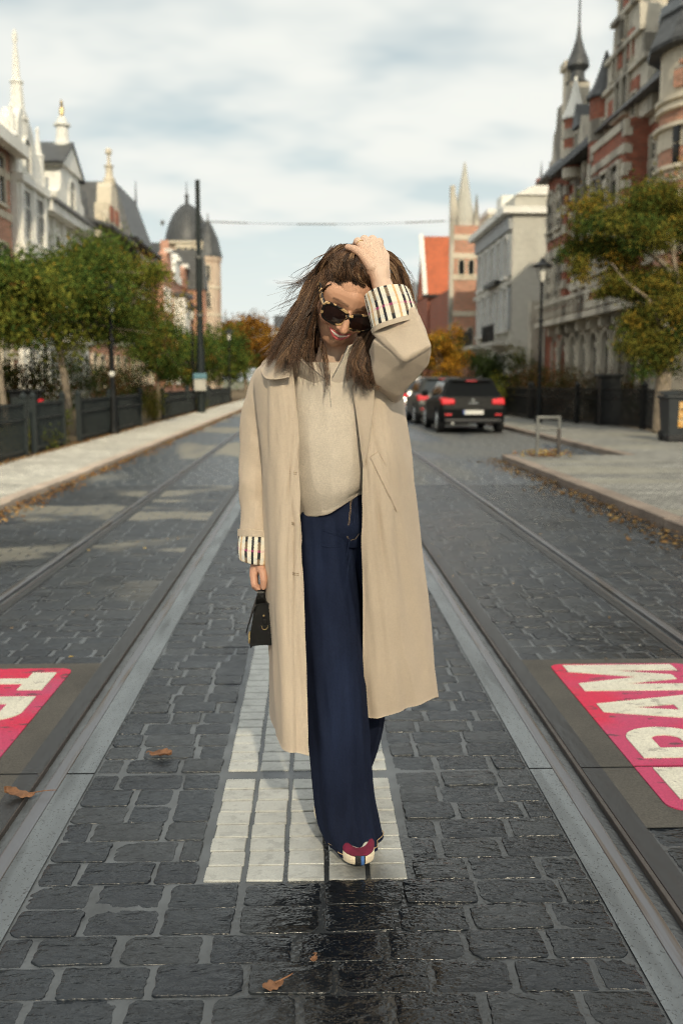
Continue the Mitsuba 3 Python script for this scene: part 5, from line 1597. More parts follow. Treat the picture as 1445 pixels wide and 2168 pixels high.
for py, Li, Lo, Ri, Ro, Yl, Yr, Yb in CR:
    z = at(Li, py, Yl)[2]
    def X(px_, y_):
        # x of the point on that pixel column at height z and depth y_
        a = at(px_, py, y_)
        v = a[2] - z
        w0 = (np.array([a[0], y_, z]) - CAM) @ FW
        return CAM[0] + (RT[0] * (px_ - 722.5) / FPX * w0 + FW[0] * w0) if False else a[0]
    lo_y, ro_y = (Yl + Yb) / 2 - 0.06, (Yr + Yb) / 2 - 0.04
    pts = [(X(Li, Yl), Yl), (X(0.72 * Li + 0.28 * Lo, Yl), Yl - 0.006), (X(0.35 * Li + 0.65 * Lo, Yl + 0.02), Yl + 0.012), (X(Lo, lo_y), lo_y), (X(Lo + 22, Yb - 0.04), Yb - 0.04),
           (X((Lo + Ro) / 2, Yb), Yb), (X(Ro - 24, Yb - 0.03), Yb - 0.03), (X(Ro, ro_y), ro_y), (X(0.35 * Ri + 0.65 * Ro, Yr + 0.02), Yr + 0.014), (X(0.72 * Ri + 0.28 * Ro, Yr), Yr - 0.004), (X(Ri, Yr), Yr)]
    c = catmull([(a, b, z) for a, b in pts], 121)
    rows.append(c)
G = np.array(rows)
G = np.array([catmull(G[:, j], 90) for j in range(G.shape[1])]).transpose(1, 0, 2)
# drape: long vertical folds that grow towards the hem, and the slanting hem of the right front
s = np.linspace(0, 1, 90)[:, None]
u = np.linspace(0, 1, 121)[None]
fold = (0.0035 * np.sin(u * 46 + 1.3 * np.sin(s * 4)) + 0.009 * np.sin(u * 25 + 1.7 + s * 2)) * np.clip(s - 0.15, 0, 1) * np.clip(np.minimum(u, 1 - u) * 14, 0.25, 1)
fold = fold + (meshkit.fbm(np.stack([u * 26 + s * 5, s * 5 + u * 0, s * 0 + u * 0 + 4.2], -1), 3, 6) - 0.5) * 0.014 * np.clip(s * 3, 0, 1)
for u_, s_, a_, w_, l_, amp in ((0.10, 0.55, 0.9, 0.010, 0.10, 0.006), (0.16, 0.62, 0.8, 0.012, 0.12, 0.005), (0.07, 0.72, 0.7, 0.010, 0.10, 0.004), (0.20, 0.30, 0.5, 0.014, 0.16, 0.006), (0.86, 0.40, -0.7, 0.012, 0.12, 0.005),
                                (0.90, 0.66, -0.5, 0.012, 0.16, 0.006), (0.82, 0.80, -0.6, 0.014, 0.16, 0.006), (0.78, 0.55, -0.4, 0.014, 0.2, 0.006), (0.13, 0.86, 0.4, 0.012, 0.12, 0.005), (0.24, 0.75, 0.25, 0.016, 0.22, 0.007)):
    q_ = (u - u_) * math.cos(a_) - (s - s_) * 0.35 * math.sin(a_)
    r_ = (u - u_) * math.sin(a_) + (s - s_) * 0.35 * math.cos(a_)
    amp *= 0.6
    fold = fold + amp * np.exp(-(q_ / w_) ** 2 - (r_ / l_) ** 2) - 0.7 * amp * np.exp(-((q_ - 1.6 * w_) / w_) ** 2 - (r_ / l_) ** 2)
nrm = np.array(grid(G).vertex_normals).reshape(G.shape)
G = G + nrm * fold[..., None] * np.sign((nrm * (G - G.mean((0, 1)))).sum(-1).mean())
G[..., 2] += (-0.022 * np.clip(0.5 - u, 0, 1) * 2 * np.clip(1 - u * 4, 0, 1) + (0.028 + 0.035 * np.clip((0.95 - u) / 0.25, 0, 1)) * np.clip((u - 0.62) / 0.1, 0, 1)) * (s ** 4)
coat_out = grid(G)
cm = shell(G, 0.0035)
scene[ct] = mikit.ply(cm, 'm_coat', 60)
labels[ct] = {'label': 'long open beige coat with a turned-down collar'}
both = cat([coat_out, coat_out])
mat('m_seam', (0.235, 0.175, 0.118), 0.8)
# seams along the front edges, buttonholes, buttons, pocket
bh = [(627, 889), (622, 1001), (626, 1109), (627, 1215)]
for x0, y0 in bh:
    p = on(coat_out, [(x0 - 9, y0 - 1), (x0 - 1, y0 + 0.5), (x0 + 6, y0 + 1)], 0.0016)
    if len(p) == 3:
        obj('buttonhole', cat([tube(p + [0, -0.001, 0.0024], 0.0016, 6), tube(p + [0, -0.001, -0.0024], 0.0016, 6)]), 'm_seam', ct, True)
for x0, y0 in ((764, 930), (763, 880)):
    p = on(coat_out, [(x0 + 5, y0)], 0.002)
    if len(p):
        b = lathe([(0, 0.002), (0.006, 0.002), (0.0075, 0.0015), (0.008, 0), (0.007, -0.002), (0, -0.002)], n=16)
        b.apply_transform(trimesh.transformations.rotation_matrix(math.pi / 2, [1, 0, 0]))
        b.apply_translation(p[0])
        obj('button', b, 'm_coat_dark', ct, 40)
def line_on(mesh, pts, r, lift=0.0, n=14):
    full = []
    for a, b in zip(pts[:-1], pts[1:]):
        full += [tuple(np.array(a) * (1 - t) + np.array(b) * t) for t in np.linspace(0, 1, n, endpoint=False)]
    full.append(pts[-1])
    p = on(mesh, full, lift)
    return tube(p, r, 6) if len(p) > 2 else None
q = [(783, 968), (800, 956), (859, 1069), (838, 1083)]
wl = []
for t in np.linspace(0, 1, 9):
    a = np.array(q[0]) * (1 - t) + np.array(q[3]) * t
    b = np.array(q[1]) * (1 - t) + np.array(q[2]) * t
    wl.append(on(coat_out, [tuple(a * (1 - s_) + b * s_) for s_ in np.linspace(0, 1, 5)], 0.003))
if all(len(w) == 5 for w in wl):
    obj('pocket_welt', shell(np.array(wl)[::-1], 0.004), 'm_coat', ct, 40, label='slanting pocket welt on the right front')
seams = [line_on(coat_out, [(q[0][0] + 1, q[0][1] + 1), q[3]], 0.0009, 0.0018), line_on(coat_out, [(638, 800), (643, 1000), (646, 1200), (655, 1400), (660, 1560)], 0.0008, 0.0005) if False else None]
seams = [m for m in seams if m is not None]
ed = [tube(G[:, 1] + [0, -0.0006, 0], 0.0021, 6), tube(G[:, -2] + [0, -0.0006, 0], 0.0021, 6), tube(G[-1] + [0, 0, 0.001], 0.0021, 6)]
for m in ed:
    obj('edge_seam', m, 'm_coat', ct, True)
for pl in ([(783, 968), (838, 1083)], [(783, 968), (800, 956)], [(800, 956), (859, 1069)], [(859, 1069), (838, 1083)], [(789, 968), (840, 1076)], [(834, 1079), (855, 1066)]):
    m = line_on(coat_out, pl, 0.0009, 0.0050 if pl[0][0] != 783 else 0.0036)
    if m is not None:
        obj('pocket_seam', m, 'm_seam', ct, True)

# turned-down collar
lp = [(744, 762, 787, 768), (746, 800, 791, 806), (752, 860, 788, 862), (761, 930, 781, 928), (768, 988, 771, 985)]
lw = []
for xa, ya, xb, yb_ in lp:
    r_ = on(coat_out, [(xa + 1.5 + (xb - xa) * t, ya + (yb_ - ya) * t) for t in np.linspace(0, 1, 6)], 0.004)
    if len(r_) == 6:
        r_[:, 1] -= np.linspace(0, 1, 6) ** 2 * 0.016 * min(1, (xb - xa) / 30)
        lw.append(r_)
if len(lw) > 2:
    lw = np.array(lw)
    lw = np.array([catmull(lw[:, j], 24) for j in range(6)]).transpose(1, 0, 2)
    obj('lapel', shell(lw[::-1], 0.004), 'm_coat', ct, 50, label='front edge of the coat folded back below the collar')
fold_l = [(617, 774, 2.694), (604, 756, 2.715), (597, 738, 2.77), (620, 718, 2.86), (690, 708, 2.915), (755, 716, 2.87), (775, 742, 2.78), (765, 772, 2.715), (752, 806, 2.690)]
edge_l = [(612, 797, 2.652), (582, 802, 2.656), (560, 797, 2.690), (556, 768, 2.80), (600, 742, 2.97), (690, 732, 3.010), (770, 745, 2.97), (812, 775, 2.84), (795, 812, 2.70), (768, 836, 2.672)]
A, B = catmull([at(*q_) for q_ in fold_l], 70), catmull([at(*q_) for q_ in edge_l], 70)
inn = A + np.array([0, 0, -0.03]) + (np.array([at(690, 760, 2.83)]) - A) * 0.03
rr = np.array([catmull([inn[j], A[j] + [0, 0, 0.002], A[j] * 0.55 + B[j] * 0.45 + [0, -0.004, 0.010], B[j]], 14) for j in range(70)])
obj('collar', shell(rr, 0.0045), 'm_coat', ct, 60, label='turned-down coat collar')
obj('collar_edge', tube(B + [0, -0.001, 0], 0.0024, 6), 'm_coat', ct, True)

# sleeves
sl = obj('sleeve', displace(smoothed(add_all([chain((574, 812, 2.86, 0.060), (552, 880, 2.865, 0.056), (545, 960, 2.865, 0.054), (541, 1060, 2.845, 0.0490), (541, 1134, 2.82, 0.0465))]), 0.008, 5), 0.010, 16, 5, (1, 1, 0.7)),
         'm_coat', ct, True)
up_arm = add_all([
    hull((798, 704, 2.580, 0.012), (820, 716, 2.560, 0.012), (872, 660, 2.560, 0.012), (905, 731, 2.525, 0.010), (857, 757, 2.530, 0.012), (886, 700, 2.55, 0.02), (812, 690, 2.66, 0.02), (866, 672, 2.66, 0.02), (890, 735, 2.61, 0.02)),
    hull((857, 759, 2.538, 0.012), (904, 737, 2.535, 0.010), (896, 768, 2.575, 0.014), (842, 828, 2.645, 0.014), (800, 806, 2.650, 0.014), (799, 724, 2.590, 0.012), (803, 790, 2.80, 0.05), (850, 800, 2.72, 0.03), (880, 745, 2.64, 0.02)),
    hull((800, 806, 2.85, 0.080), (820, 835, 2.80, 0.040), (806, 790, 2.72, 0.055), (842, 822, 2.66, 0.018))])
ua = smoothed(up_arm, 0.006, 5)
ua = displace(ua, 0.0045, 13, 9, (1.0, 1.0, 1.3))
# the opening of the sleeve is covered by the turned-back cuff
obj('sleeve', ua, 'm_coat', ct, True, label='sleeve bunched round the raised elbow')


def cuff(axis_pts, radii, squash, rim, name='cuff', u0=0.0, vscale=1.0):
    """Turned-back lining: a flaring band round an axis, checked outside, with a rolled rim of coat cloth."""
    p = np.array([at(*q_) for q_ in axis_pts])
    ax = (p[-1] - p[0]) / np.linalg.norm(p[-1] - p[0])
    e1 = np.cross(ax, [0, 1, 0]); e1 /= np.linalg.norm(e1)
    e2 = np.cross(ax, e1)
    n_, rows_ = 72, 14
    g_ = np.linspace(0, 2 * np.pi, n_ + 1)
    c = catmull(p, rows_)
    rad = np.interp(np.linspace(0, 1, rows_), np.linspace(0, 1, len(radii)), radii)
    wob = 1 + 0.05 * (meshkit.fbm(np.stack([np.cos(g_)[None] * 1.6 + np.zeros((rows_, 1)), np.sin(g_)[None] * 1.6 + np.zeros((rows_, 1)), np.linspace(0, 1.5, rows_)[:, None] + 0 * g_], -1), 2, 3) - 0.5) * 2
    P_ = c[:, None] + (rad[:, None] * wob)[..., None] * (np.cos(g_)[None, :, None] * e1 + squash * np.sin(g_)[None, :, None] * e2)
    tilt = (np.sin(g_ + 0.6) * 0.010)[None, :, None] * np.linspace(0, 1, rows_)[:, None, None] * ax
    P_ = P_ + tilt
    out = P_
    inn_ = c[:, None] + (P_ - c[:, None]) * 0.90
    full = np.vstack([out, inn_[::-1]])
    L = np.linalg.norm(p[-1] - p[0])
    UV = np.stack(np.broadcast_arrays(u0 + g_[None] * rad.mean(), np.r_[np.linspace(0, L, rows_), np.linspace(L, 0, rows_)][:, None] * vscale), -1).reshape(-1, 2)
    obj(name, grid(full), 'm_check', ct, True, label='turned-back cuff showing the striped check lining', uv=UV)
    if rim:
        r0, r1 = P_[0] - ax * rim, P_[0]
        c_ = c[0]
        ring = np.array([c_ - ax * rim + (r0 - (c_ - ax * rim)) * 0.94, c_ - ax * rim + (r0 - (c_ - ax * rim)) * 1.035, c_ + (r1 - c_) * 1.045, c_ + (r1 - c_) * 0.97])
        obj('cuff_hem', grid(ring), 'm_coat', ct, 50)


cuff([(541, 1136, 2.820), (540, 1160, 2.815), (539, 1188, 2.810)], [0.0490, 0.0500, 0.0500, 0.0455], 0.95, 0.020, u0=0.002)
cuff([(836, 684, 2.590), (829, 655, 2.595), (818, 621, 2.605)], [0.0625, 0.0620, 0.0600, 0.0580], 0.85, 0.012, u0=0.011)


# ------------------------------------------------------------------ shoes
def shoe(cx, cy, rot, pitch, name_label):
    L, W = 0.275, 0.108
    k = part_name(WOMAN, 'shoe')
    n_ = 60
    a = np.linspace(0, 2 * np.pi, n_, endpoint=False)
    yy = np.cos(a)                                # -1 toe (towards the viewer) .. 1 heel
    hw = np.sin(a)
    wid = W / 2 * np.interp(yy, [-1, -0.75, -0.35, 0.1, 0.6, 1], [0.86, 0.98, 1.0, 0.86, 0.74, 0.66])
    o = np.c_[np.sign(hw) * abs(hw) ** 0.75 * wid, np.sign(yy) * abs(yy) ** 0.9 * L / 2]
    def ring(s, z, dy=0.0, toe=0.0):
        return np.c_[o[:, 0] * s, o[:, 1] * s + dy, z + toe * np.clip(-o[:, 1] / (L / 2) - 0.45, 0, 1) ** 1.6]
    sole = np.array([ring(0.90, 0.004, 0, 0.030), ring(0.97, 0.010, 0, 0.026), ring(1.0, 0.024, 0, 0.020), ring(0.985, 0.036, 0, 0.016), ring(0.93, 0.041, 0, 0.014)])
    under = np.array([ring(0.01, 0.0, 0, 0.0), ring(0.82, 0.0, 0, 0.030), ring(0.905, 0.005, 0, 0.030)])
    hz = np.interp(o[:, 1] / (L / 2), [-1, -0.6, -0.1, 0.4, 1], [0.046, 0.062, 0.088, 0.108, 0.100])
    def up_(s, t):
        return np.c_[o[:, 0] * s, o[:, 1] * s + 0.012 * (1 - s), 0.038 + (hz - 0.038) * t + 0.010 * np.clip(-o[:, 1] / (L / 2) - 0.45, 0, 1)]
    upper = np.array([up_(0.96, 0.0), up_(0.955, 0.35), up_(0.86, 0.72), up_(0.64, 0.95), up_(0.35, 1.05), up_(0.02, 1.08)])
    R_ = trimesh.transformations.rotation_matrix(rot, [0, 0, 1]) @ trimesh.transformations.rotation_matrix(pitch, [1, 0, 0], [0, -0.09, 0])
    R_ = trimesh.transformations.translation_matrix([cx, cy, 0.0015]) @ R_
    M_ = lambda P_: moved(grid(P_, close_v=True), R_)
    scene[k] = mikit.ply(M_(upper), 'm_shoe_mesh', 60)
    labels[k] = {'label': name_label}
    obj('midsole', M_(sole), 'm_sole', k, 50)
    obj('outsole', M_(under), 'm_rubber', k, 50)
    # suede overlay on the toe, open at the tongue
    sel = (o[:, 1] < -0.015)
    idx = np.where(sel)[0]
    T_ = upper[:4] + (upper[:4] - upper[:4].mean((0, 1))) * 0.015
    Q = T_[:, idx]
    top_ = np.array([Q[0], Q[1] + [0, -0.002, 0.001], Q[2] + [0, -0.002, 0.003], Q[2] * 0.45 + Q[3] * 0.55 + [0, -0.001, 0.004]])
    obj('toe_overlay', moved(shell(np.array([catmull(top_[:, j], 10) for j in range(len(idx))]).transpose(1, 0, 2), 0.003), R_), 'm_suede', k, 60, label='burgundy suede toe')
    for j in range(5):
        y_ = -0.045 + j * 0.020
        pts = [(-0.026, y_, 0.084 + j * 0.007), (-0.012, y_ - 0.003, 0.090 + j * 0.007), (0, y_ + 0.002, 0.092 + j * 0.007), (0.012, y_ - 0.003, 0.090 + j * 0.007), (0.026, y_, 0.084 + j * 0.007)]
        obj('lace', moved(tube(pts, 0.0028, 6), R_), 'm_shoe_mesh', k, True)
    # dark toe bumper with a blue wedge
    sel = np.where((o[:, 1] < -0.125) & (abs(o[:, 0]) < 0.019))[0]
    F_ = sole[:, sel]
    bump_ = np.array([F_[0] + [0, -0.0015, 0], F_[1] + [0, -0.0025, 0], F_[2] + [0, -0.0025, 0.0], F_[3] + [0, -0.002, 0.006]])
    mid_ = len(sel) // 2
    obj('toe_bumper', moved(shell(bump_, 0.002), R_), 'm_rubber', k, 50)
    obj('toe_flash', moved(shell(bump_[:, mid_ - 1:mid_ + 1] + [0.002, -0.0016, 0], 0.001), R_), 'm_blue', k, 50)


shoe(0.122, 2.757, 0.06, 0.03, 'front running shoe with a burgundy suede toe and cream sole')
shoe(0.055, 3.020, -0.05, 0.0, 'rear running shoe, only its cream sole showing')

# ------------------------------------------------------------------ handbag
bag = thing('handbag', 'small stiff black leather handbag held by its top handle beside her coat', 'handbag')
BX, BY0, BY1 = at(561, 1330, 2.80)[0], 2.765, 2.965
BZ = at(555, 1372, 2.77)[2]
def prof(sx, y_):
    return np.array([[x_ * sx, y_, z_] for x_, z_ in ((-0.040, 0.000), (-0.043, 0.014), (-0.041, 0.040), (-0.031, 0.100), (-0.022, 0.122), (-0.012, 0.128), (0.012, 0.128), (0.022, 0.122), (0.031, 0.100), (0.041, 0.040), (0.043, 0.014), (0.040, 0.000), (0.036, 0.007), (0.0, 0.010), (-0.036, 0.007))])
bodyb = grid(np.array([prof(0.97, 0.002), prof(1, 0.0), prof(1.0, 0.2), prof(0.97, 0.198)]), close_v=True, cap=True)
place_b = np.array([BX, BY0, BZ])
bodyb.apply_translation(place_b)
obj('body', bodyb, 'm_leather', bag, 30)
fl = []
for y_ in np.linspace(-0.006, 0.206, 12):
    fl.append([(0.018, y_, 0.1315), (0.0, y_, 0.1325), (-0.014, y_, 0.1315), (-0.026, y_, 0.124), (-0.037, y_, 0.098), (-0.049, y_, 0.062), (-0.053, y_, 0.046)])
fl = np.array([catmull(r_, 20) for r_ in fl]) + place_b
obj('flap', shell(fl, 0.0035), 'm_leather', bag, 40)
hd = catmull([(0, 0.055, 0.128), (0, 0.048, 0.160), (0, 0.050, 0.185), (0, 0.075, 0.200), (0, 0.105, 0.200), (0, 0.130, 0.185), (0, 0.132, 0.160), (0, 0.125, 0.128)], 40)
hd[:, 1] = (hd[:, 1] - 0.09) * 1.0 + 0.045
hz_ = (at(552, 1238, 2.79)[2] - BZ - 0.004)
hd[:, 2] = np.where(hd[:, 2] > 0.128, 0.128 + (hd[:, 2] - 0.128) / 0.072 * (hz_ - 0.128), hd[:, 2])
hd += place_b + [at(552, 1238, 2.79)[0] - BX, 0, 0]
wv = np.interp(np.linspace(0, 1, 40), [0, 0.2, 0.5, 0.8, 1], [0.015, 0.0095, 0.008, 0.0095, 0.015])
tn = np.gradient(hd, axis=0); tn /= np.linalg.norm(tn, axis=1, keepdims=True)
nn = np.cross(tn, [1, 0, 0])
hg = np.array([[hd[j] + nn[j] * b_ + np.array([a_ * wv[j], 0, 0]) for a_, b_ in ((-1, -0.0025), (1, -0.0025), (1.05, 0.0), (1, 0.0025), (-1, 0.0025), (-1.05, 0.0))] for j in range(40)])
obj('handle', grid(hg, close_v=True, cap=True), 'm_leather', bag, 40)
dr_c = at(560, 1326, BY0 - 0.004)
obj('d_ring', tube([dr_c + [0.0085 * math.cos(t), -0.001 - 0.002 * math.sin(t), 0.010 * math.sin(t)] for t in np.linspace(-3.3, 0.2, 16)], 0.0013, 6), 'm_gold', bag, True)
obj('stud', m := trimesh.creation.icosphere(2, 0.0035).apply_translation(at(558, 1304, BY0 - 0.002)), 'm_gold', bag, True)
obj('ring_tab', rbox(dr_c[0] - 0.006, dr_c[0] + 0.006, BY0 - 0.006, BY0 + 0.001, dr_c[2] + 0.004, dr_c[2] + 0.022, 0.002), 'm_leather', bag, 40)
clasp = [rbox(BX - 0.0475, BX - 0.040, y_, y_ + 0.012, BZ + 0.012, BZ + 0.040, 0.002) for y_ in (BY0 + 0.01, BY0 + 0.03)]
obj('clasp', cat(clasp), 'm_gold', bag, 40)

# ------------------------------------------------------------------ trees and plants
def leaf_bsdf(name):
    scene[name] = {'type': 'principledthin', 'base_color': VC, 'roughness': 0.55, 'diff_trans': 0.45, 'eta': 1.35}
    return name


leaf_bsdf('m_leaf')
mat('m_bark', vary((0.23, 0.185, 0.135), 0.5, 8, 60), 0.9, bump=lambda p, n, uv: fbm(p.x * 30, p.y * 30, p.z * 8, 3) * 0.02)
mat('m_bark_dark', vary((0.07, 0.055, 0.04), 0.4, 8, 60), 0.9)


def leaves(centers, sizes, colors, g, droop=0.0, aspect=0.45):
    """Each leaf is a folded blade of four triangles; returns (mesh, vertex colours)."""
    n = len(centers)
    d = g.normal(size=(n, 3))
    d[:, 2] -= droop
    d /= np.linalg.norm(d, axis=1, keepdims=True)
    w = np.cross(d, g.normal(size=(n, 3)))
    w /= np.linalg.norm(w, axis=1, keepdims=True)
    nn = np.cross(d, w)
    L, W = sizes[:, None], sizes[:, None] * aspect
    a, b_ = centers - d * L / 2, centers + d * L / 2
    l = centers + w * W / 2 + nn * W * 0.2
    r = centers - w * W / 2 + nn * W * 0.2
    V = np.stack([a, l, b_, r], 1).reshape(-1, 3)
    i = np.arange(n)[:, None] * 4
    F = np.vstack([i + [0, 2, 1], i + [0, 3, 2]])
    return tm(V, F), np.repeat(colors, 4, axis=0)


def crown_points(c, R, n, g, clumps=60, hollow=0.55, sprays=0.35, flat=1.0):
    cl = g.normal(size=(clumps, 3))
    cl /= np.linalg.norm(cl, axis=1, keepdims=True)
    rad = hollow + (1 - hollow) * g.random(clumps) ** 0.6
    bumpy = 0.82 + 0.36 * meshkit.noise(cl * 2.3 + np.array(c) * 0.37, 4)
    cl = cl * (rad * bumpy)[:, None] * np.array(R)
    k = g.integers(clumps, size=n)
    s = sprays * np.array(R).mean() * (0.5 + 0.8 * g.random(clumps))
    p = cl[k] + g.normal(size=(n, 3)) * (s[k])[:, None] * np.array([0.55, 0.55, 0.40 * flat])
    return np.array(c) + p, k


def leaf_colors(k, g, palette, weights, var=0.25):
    pal = np.array(palette)
    ck = g.choice(len(pal), size=k.max() + 1, p=weights)
    mixk = g.random(len(k)) < 0.30
    idx = np.where(mixk, g.choice(len(pal), size=len(k), p=weights), ck[k])
    return np.clip(pal[idx] * (1 + var * g.normal(size=(len(k), 1))), 0.004, 0.9)


def tree(name, label, base, h_trunk, r0, c, R, n, palette, weights, seed, size=0.11, limbs=7, bark='m_bark', group=None, clumps=60, hollow=0.45, lean=(0, 0), sprays=0.35):
    g = np.random.default_rng(seed)
    k = thing(name, label, 'tree', group)
    base, c = np.array(base, float), np.array(c, float)
    top = np.array([c[0] + lean[0], c[1] + lean[1], base[2] + h_trunk])
    mid = (base + top) / 2 + g.normal(0, 0.04, 3) * [1, 1, 0]
    ms = catmull([base - [0, 0, 0.1], base + [0, 0, 0.15], mid, top], 14)
    obj('trunk', tube(ms, np.interp(np.linspace(0, 1, 14), [0, 0.12, 1], [r0 * 1.5, r0 * 1.05, r0 * 0.72]), 10), bark, k, True)
    for i in range(limbs):
        a = 2 * math.pi * i / limbs + g.uniform(-0.3, 0.3)
        e = c + np.array([math.cos(a), math.sin(a), g.uniform(-0.2, 0.8)]) * np.array(R) * g.uniform(0.55, 0.85)
        m_ = top * 0.5 + e * 0.5 + np.array([0, 0, -0.12 * R[2]]) + g.normal(0, 0.08, 3)
        cv = catmull([top - [0, 0, 0.15], top * 0.7 + m_ * 0.3 + [0, 0, 0.1], m_, e], 12)
        tw = [tube(cv, np.linspace(r0 * 0.5, r0 * 0.10, 12), 6)]
        for q in range(3):
            f = cv[g.integers(5, 11)]
            tw.append(tube(catmull([f, f + g.normal(0, 0.22, 3) * R, f + g.normal(0, 0.4, 3) * R + [0, 0, 0.1]], 6), np.linspace(r0 * 0.14, r0 * 0.05, 6), 4))
        obj('limb', cat(tw), bark, k, True)
    p, kk = crown_points(c, R, n, g, clumps, hollow, sprays)
    m, colr = leaves(p, size * g.uniform(0.6, 1.4, n), leaf_colors(kk, g, palette, weights), g, 0.4)
    obj('crown', m, 'm_leaf', k, kind='stuff', color=colr)
    return k


GREEN = [(0.105, 0.140, 0.030), (0.055, 0.095, 0.024), (0.160, 0.165, 0.030), (0.240, 0.170, 0.030), (0.150, 0.090, 0.024)]
GW = [0.42, 0.30, 0.19, 0.06, 0.03]
tree('street_tree', 'round-crowned green tree at the left edge of the photo', (-5.95, 19.8, 0.05), 2.1, 0.075, (-6.15, 19.9, 2.95), (1.35, 1.3, 0.85), 14000, GREEN, GW, 31, group=None)
tree('street_tree', 'round-crowned olive green tree with a pale trunk behind the fence, second from the left', (-6.0, 25.0, 0.05), 2.3, 0.105, (-6.25, 25.1, 3.2), (1.75, 1.6, 1.05), 18000, GREEN, GW, 32)
tree('street_tree', 'biggest round dark green tree with yellow patches beside the lamp post on the left', (-5.55, 28.0, 0.05), 2.4, 0.10, (-5.45, 27.6, 3.72), (1.62, 2.7, 1.32), 26000, GREEN, [0.30, 0.38, 0.16, 0.12, 0.04], 33)
tree('street_tree', 'smaller green tree beyond the tall mast on the left', (-6.3, 41.5, 0.05), 2.0, 0.08, (-6.3, 41.5, 2.7), (1.3, 1.5, 1.15), 8000, GREEN, [0.4, 0.4, 0.1, 0.07, 0.03], 34, size=0.14)
tree('street_tree', 'green tree low behind the tall mast', (-6.6, 54, 0.05), 1.9, 0.10, (-6.8, 54, 2.7), (1.9, 2.2, 1.6), 8000, GREEN, [0.45, 0.38, 0.1, 0.05, 0.02], 35, size=0.18)
tree('street_tree', 'green tree far down the left pavement', (-6.2, 68, 0.05), 1.9, 0.10, (-6.2, 68, 2.9), (2.0, 3, 1.8), 7000, GREEN, [0.45, 0.38, 0.1, 0.05, 0.02], 36, size=0.22)
RUST = [(0.28, 0.135, 0.025), (0.20, 0.095, 0.022), (0.34, 0.19, 0.04), (0.12, 0.07, 0.02)]
tree('autumn_tree', 'large rust-coloured autumn tree at the far end on the left', (-8.3, 128, 0), 3.0, 0.3, (-8.6, 128, 5.6), (4.6, 4, 3.6), 12000, RUST, [0.4, 0.3, 0.2, 0.1], 37, size=0.5)
tree('autumn_tree', 'rust-coloured tree half hidden behind the hair on the left', (-4.6, 140, 0), 3.0, 0.3, (-3.6, 140, 4.4), (4.0, 4, 3.0), 9000, RUST, [0.4, 0.3, 0.2, 0.1], 38, size=0.5)
AMBER = [(0.40, 0.20, 0.025), (0.30, 0.14, 0.022), (0.16, 0.13, 0.025), (0.48, 0.28, 0.04)]
tree('autumn_tree', 'amber autumn tree beyond the parked cars', (6.4, 47, 0.05), 1.2, 0.07, (6.3, 47, 2.35), (0.95, 1.1, 1.55), 6500, AMBER, [0.4, 0.25, 0.2, 0.15], 39, size=0.14, hollow=0.3)
LOCUST = [(0.150, 0.140, 0.028), (0.240, 0.170, 0.030), (0.080, 0.105, 0.024), (0.045, 0.075, 0.020), (0.32, 0.20, 0.034)]
# the big tree on the right: tiers of foliage on bare crooked limbs
def big_tree():
    g = np.random.default_rng(51)
    k = thing('locust_tree', 'tall tree with yellow-green foliage on crooked bare limbs behind the wheelie bin', 'tree')
    Y = 24.0
    B_ = at(1398, 925, Y); B_[2] = 0.1
    tr = [B_, at(1401, 850, Y), at(1408, 770, Y), at(1425, 720, Y)]
    obj('trunk', tube(catmull(tr, 16), np.linspace(0.215, 0.155, 16), 12), 'm_bark', k, True)
    paths = [[(1425, 722, Y), (1440, 660, Y), (1436, 600, Y - 0.2), (1424, 540, Y - 0.3), (1440, 520, Y), (1470, 440, Y)],
             [(1424, 725, Y), (1400, 690, Y - 0.2), (1372, 640, Y - 0.4), (1330, 600, Y - 0.5), (1290, 560, Y - 0.4)],
             [(1436, 600, Y - 0.2), (1400, 560, Y - 0.3), (1340, 510, Y - 0.2), (1280, 480, Y)],
             [(1424, 720, Y), (1380, 720, Y + 0.3), (1330, 690, Y + 0.4)],
             [(1424, 540, Y - 0.3), (1380, 490, Y), (1330, 455, Y + 0.2)],
             [(1425, 722, Y), (1480, 680, Y + 0.3), (1540, 600, Y + 0.4), (1560, 520, Y)]]
    for i, q in enumerate(paths):
        c_ = catmull([at(*p_) for p_ in q], 18)
        c_ += (meshkit.noise(np.c_[c_ * 3, ][:, :3], i)[:, None] - 0.5) * 0.14
        obj('limb', tube(c_, np.linspace(0.085, 0.018, 18), 7), 'm_bark', k, True)
    clumps = [(1240, 510, 40, 34), (1290, 470, 60, 36), (1225, 560, 22, 26), (1345, 450, 60, 30), (1410, 440, 60, 36), (1470, 420, 70, 50), (1290, 530, 52, 28), (1360, 510, 50, 30),
              (1330, 600, 56, 34), (1290, 620, 30, 18), (1390, 590, 50, 36), (1370, 660, 52, 32), (1420, 640, 46, 40), (1340, 700, 32, 24), (1390, 720, 50, 34), (1440, 700, 44, 40), (1500, 560, 60, 90), (1540, 680, 60, 80), (1395, 755, 34, 26), (1440, 500, 40, 30)]
    P_, K_ = [], []
    for i, (cx, cy, rx, rz) in enumerate(clumps):
        c_ = at(cx, cy, Y + g.uniform(-0.5, 0.6))
        n = int(5.2 * rx * rz ** 0.75)
        sub = g.integers(9, size=n)
        off = g.normal(size=(9, 3)) * 0.55
        q = off[sub] + g.normal(size=(n, 3)) * 0.34
        P_.append(c_ + q * np.array([rx, 0.9 * rx, rz]) * Y / FPX)
        K_.append(i * 9 + sub)
    P_, K_ = np.vstack(P_), np.concatenate(K_)
    m, colr = leaves(P_, 0.085 * g.uniform(0.6, 1.4, len(P_)), leaf_colors(K_, g, LOCUST, [0.38, 0.14, 0.26, 0.18, 0.04]), g, 0.5)
    obj('crown', m, 'm_leaf', k, kind='stuff', color=colr)


big_tree()


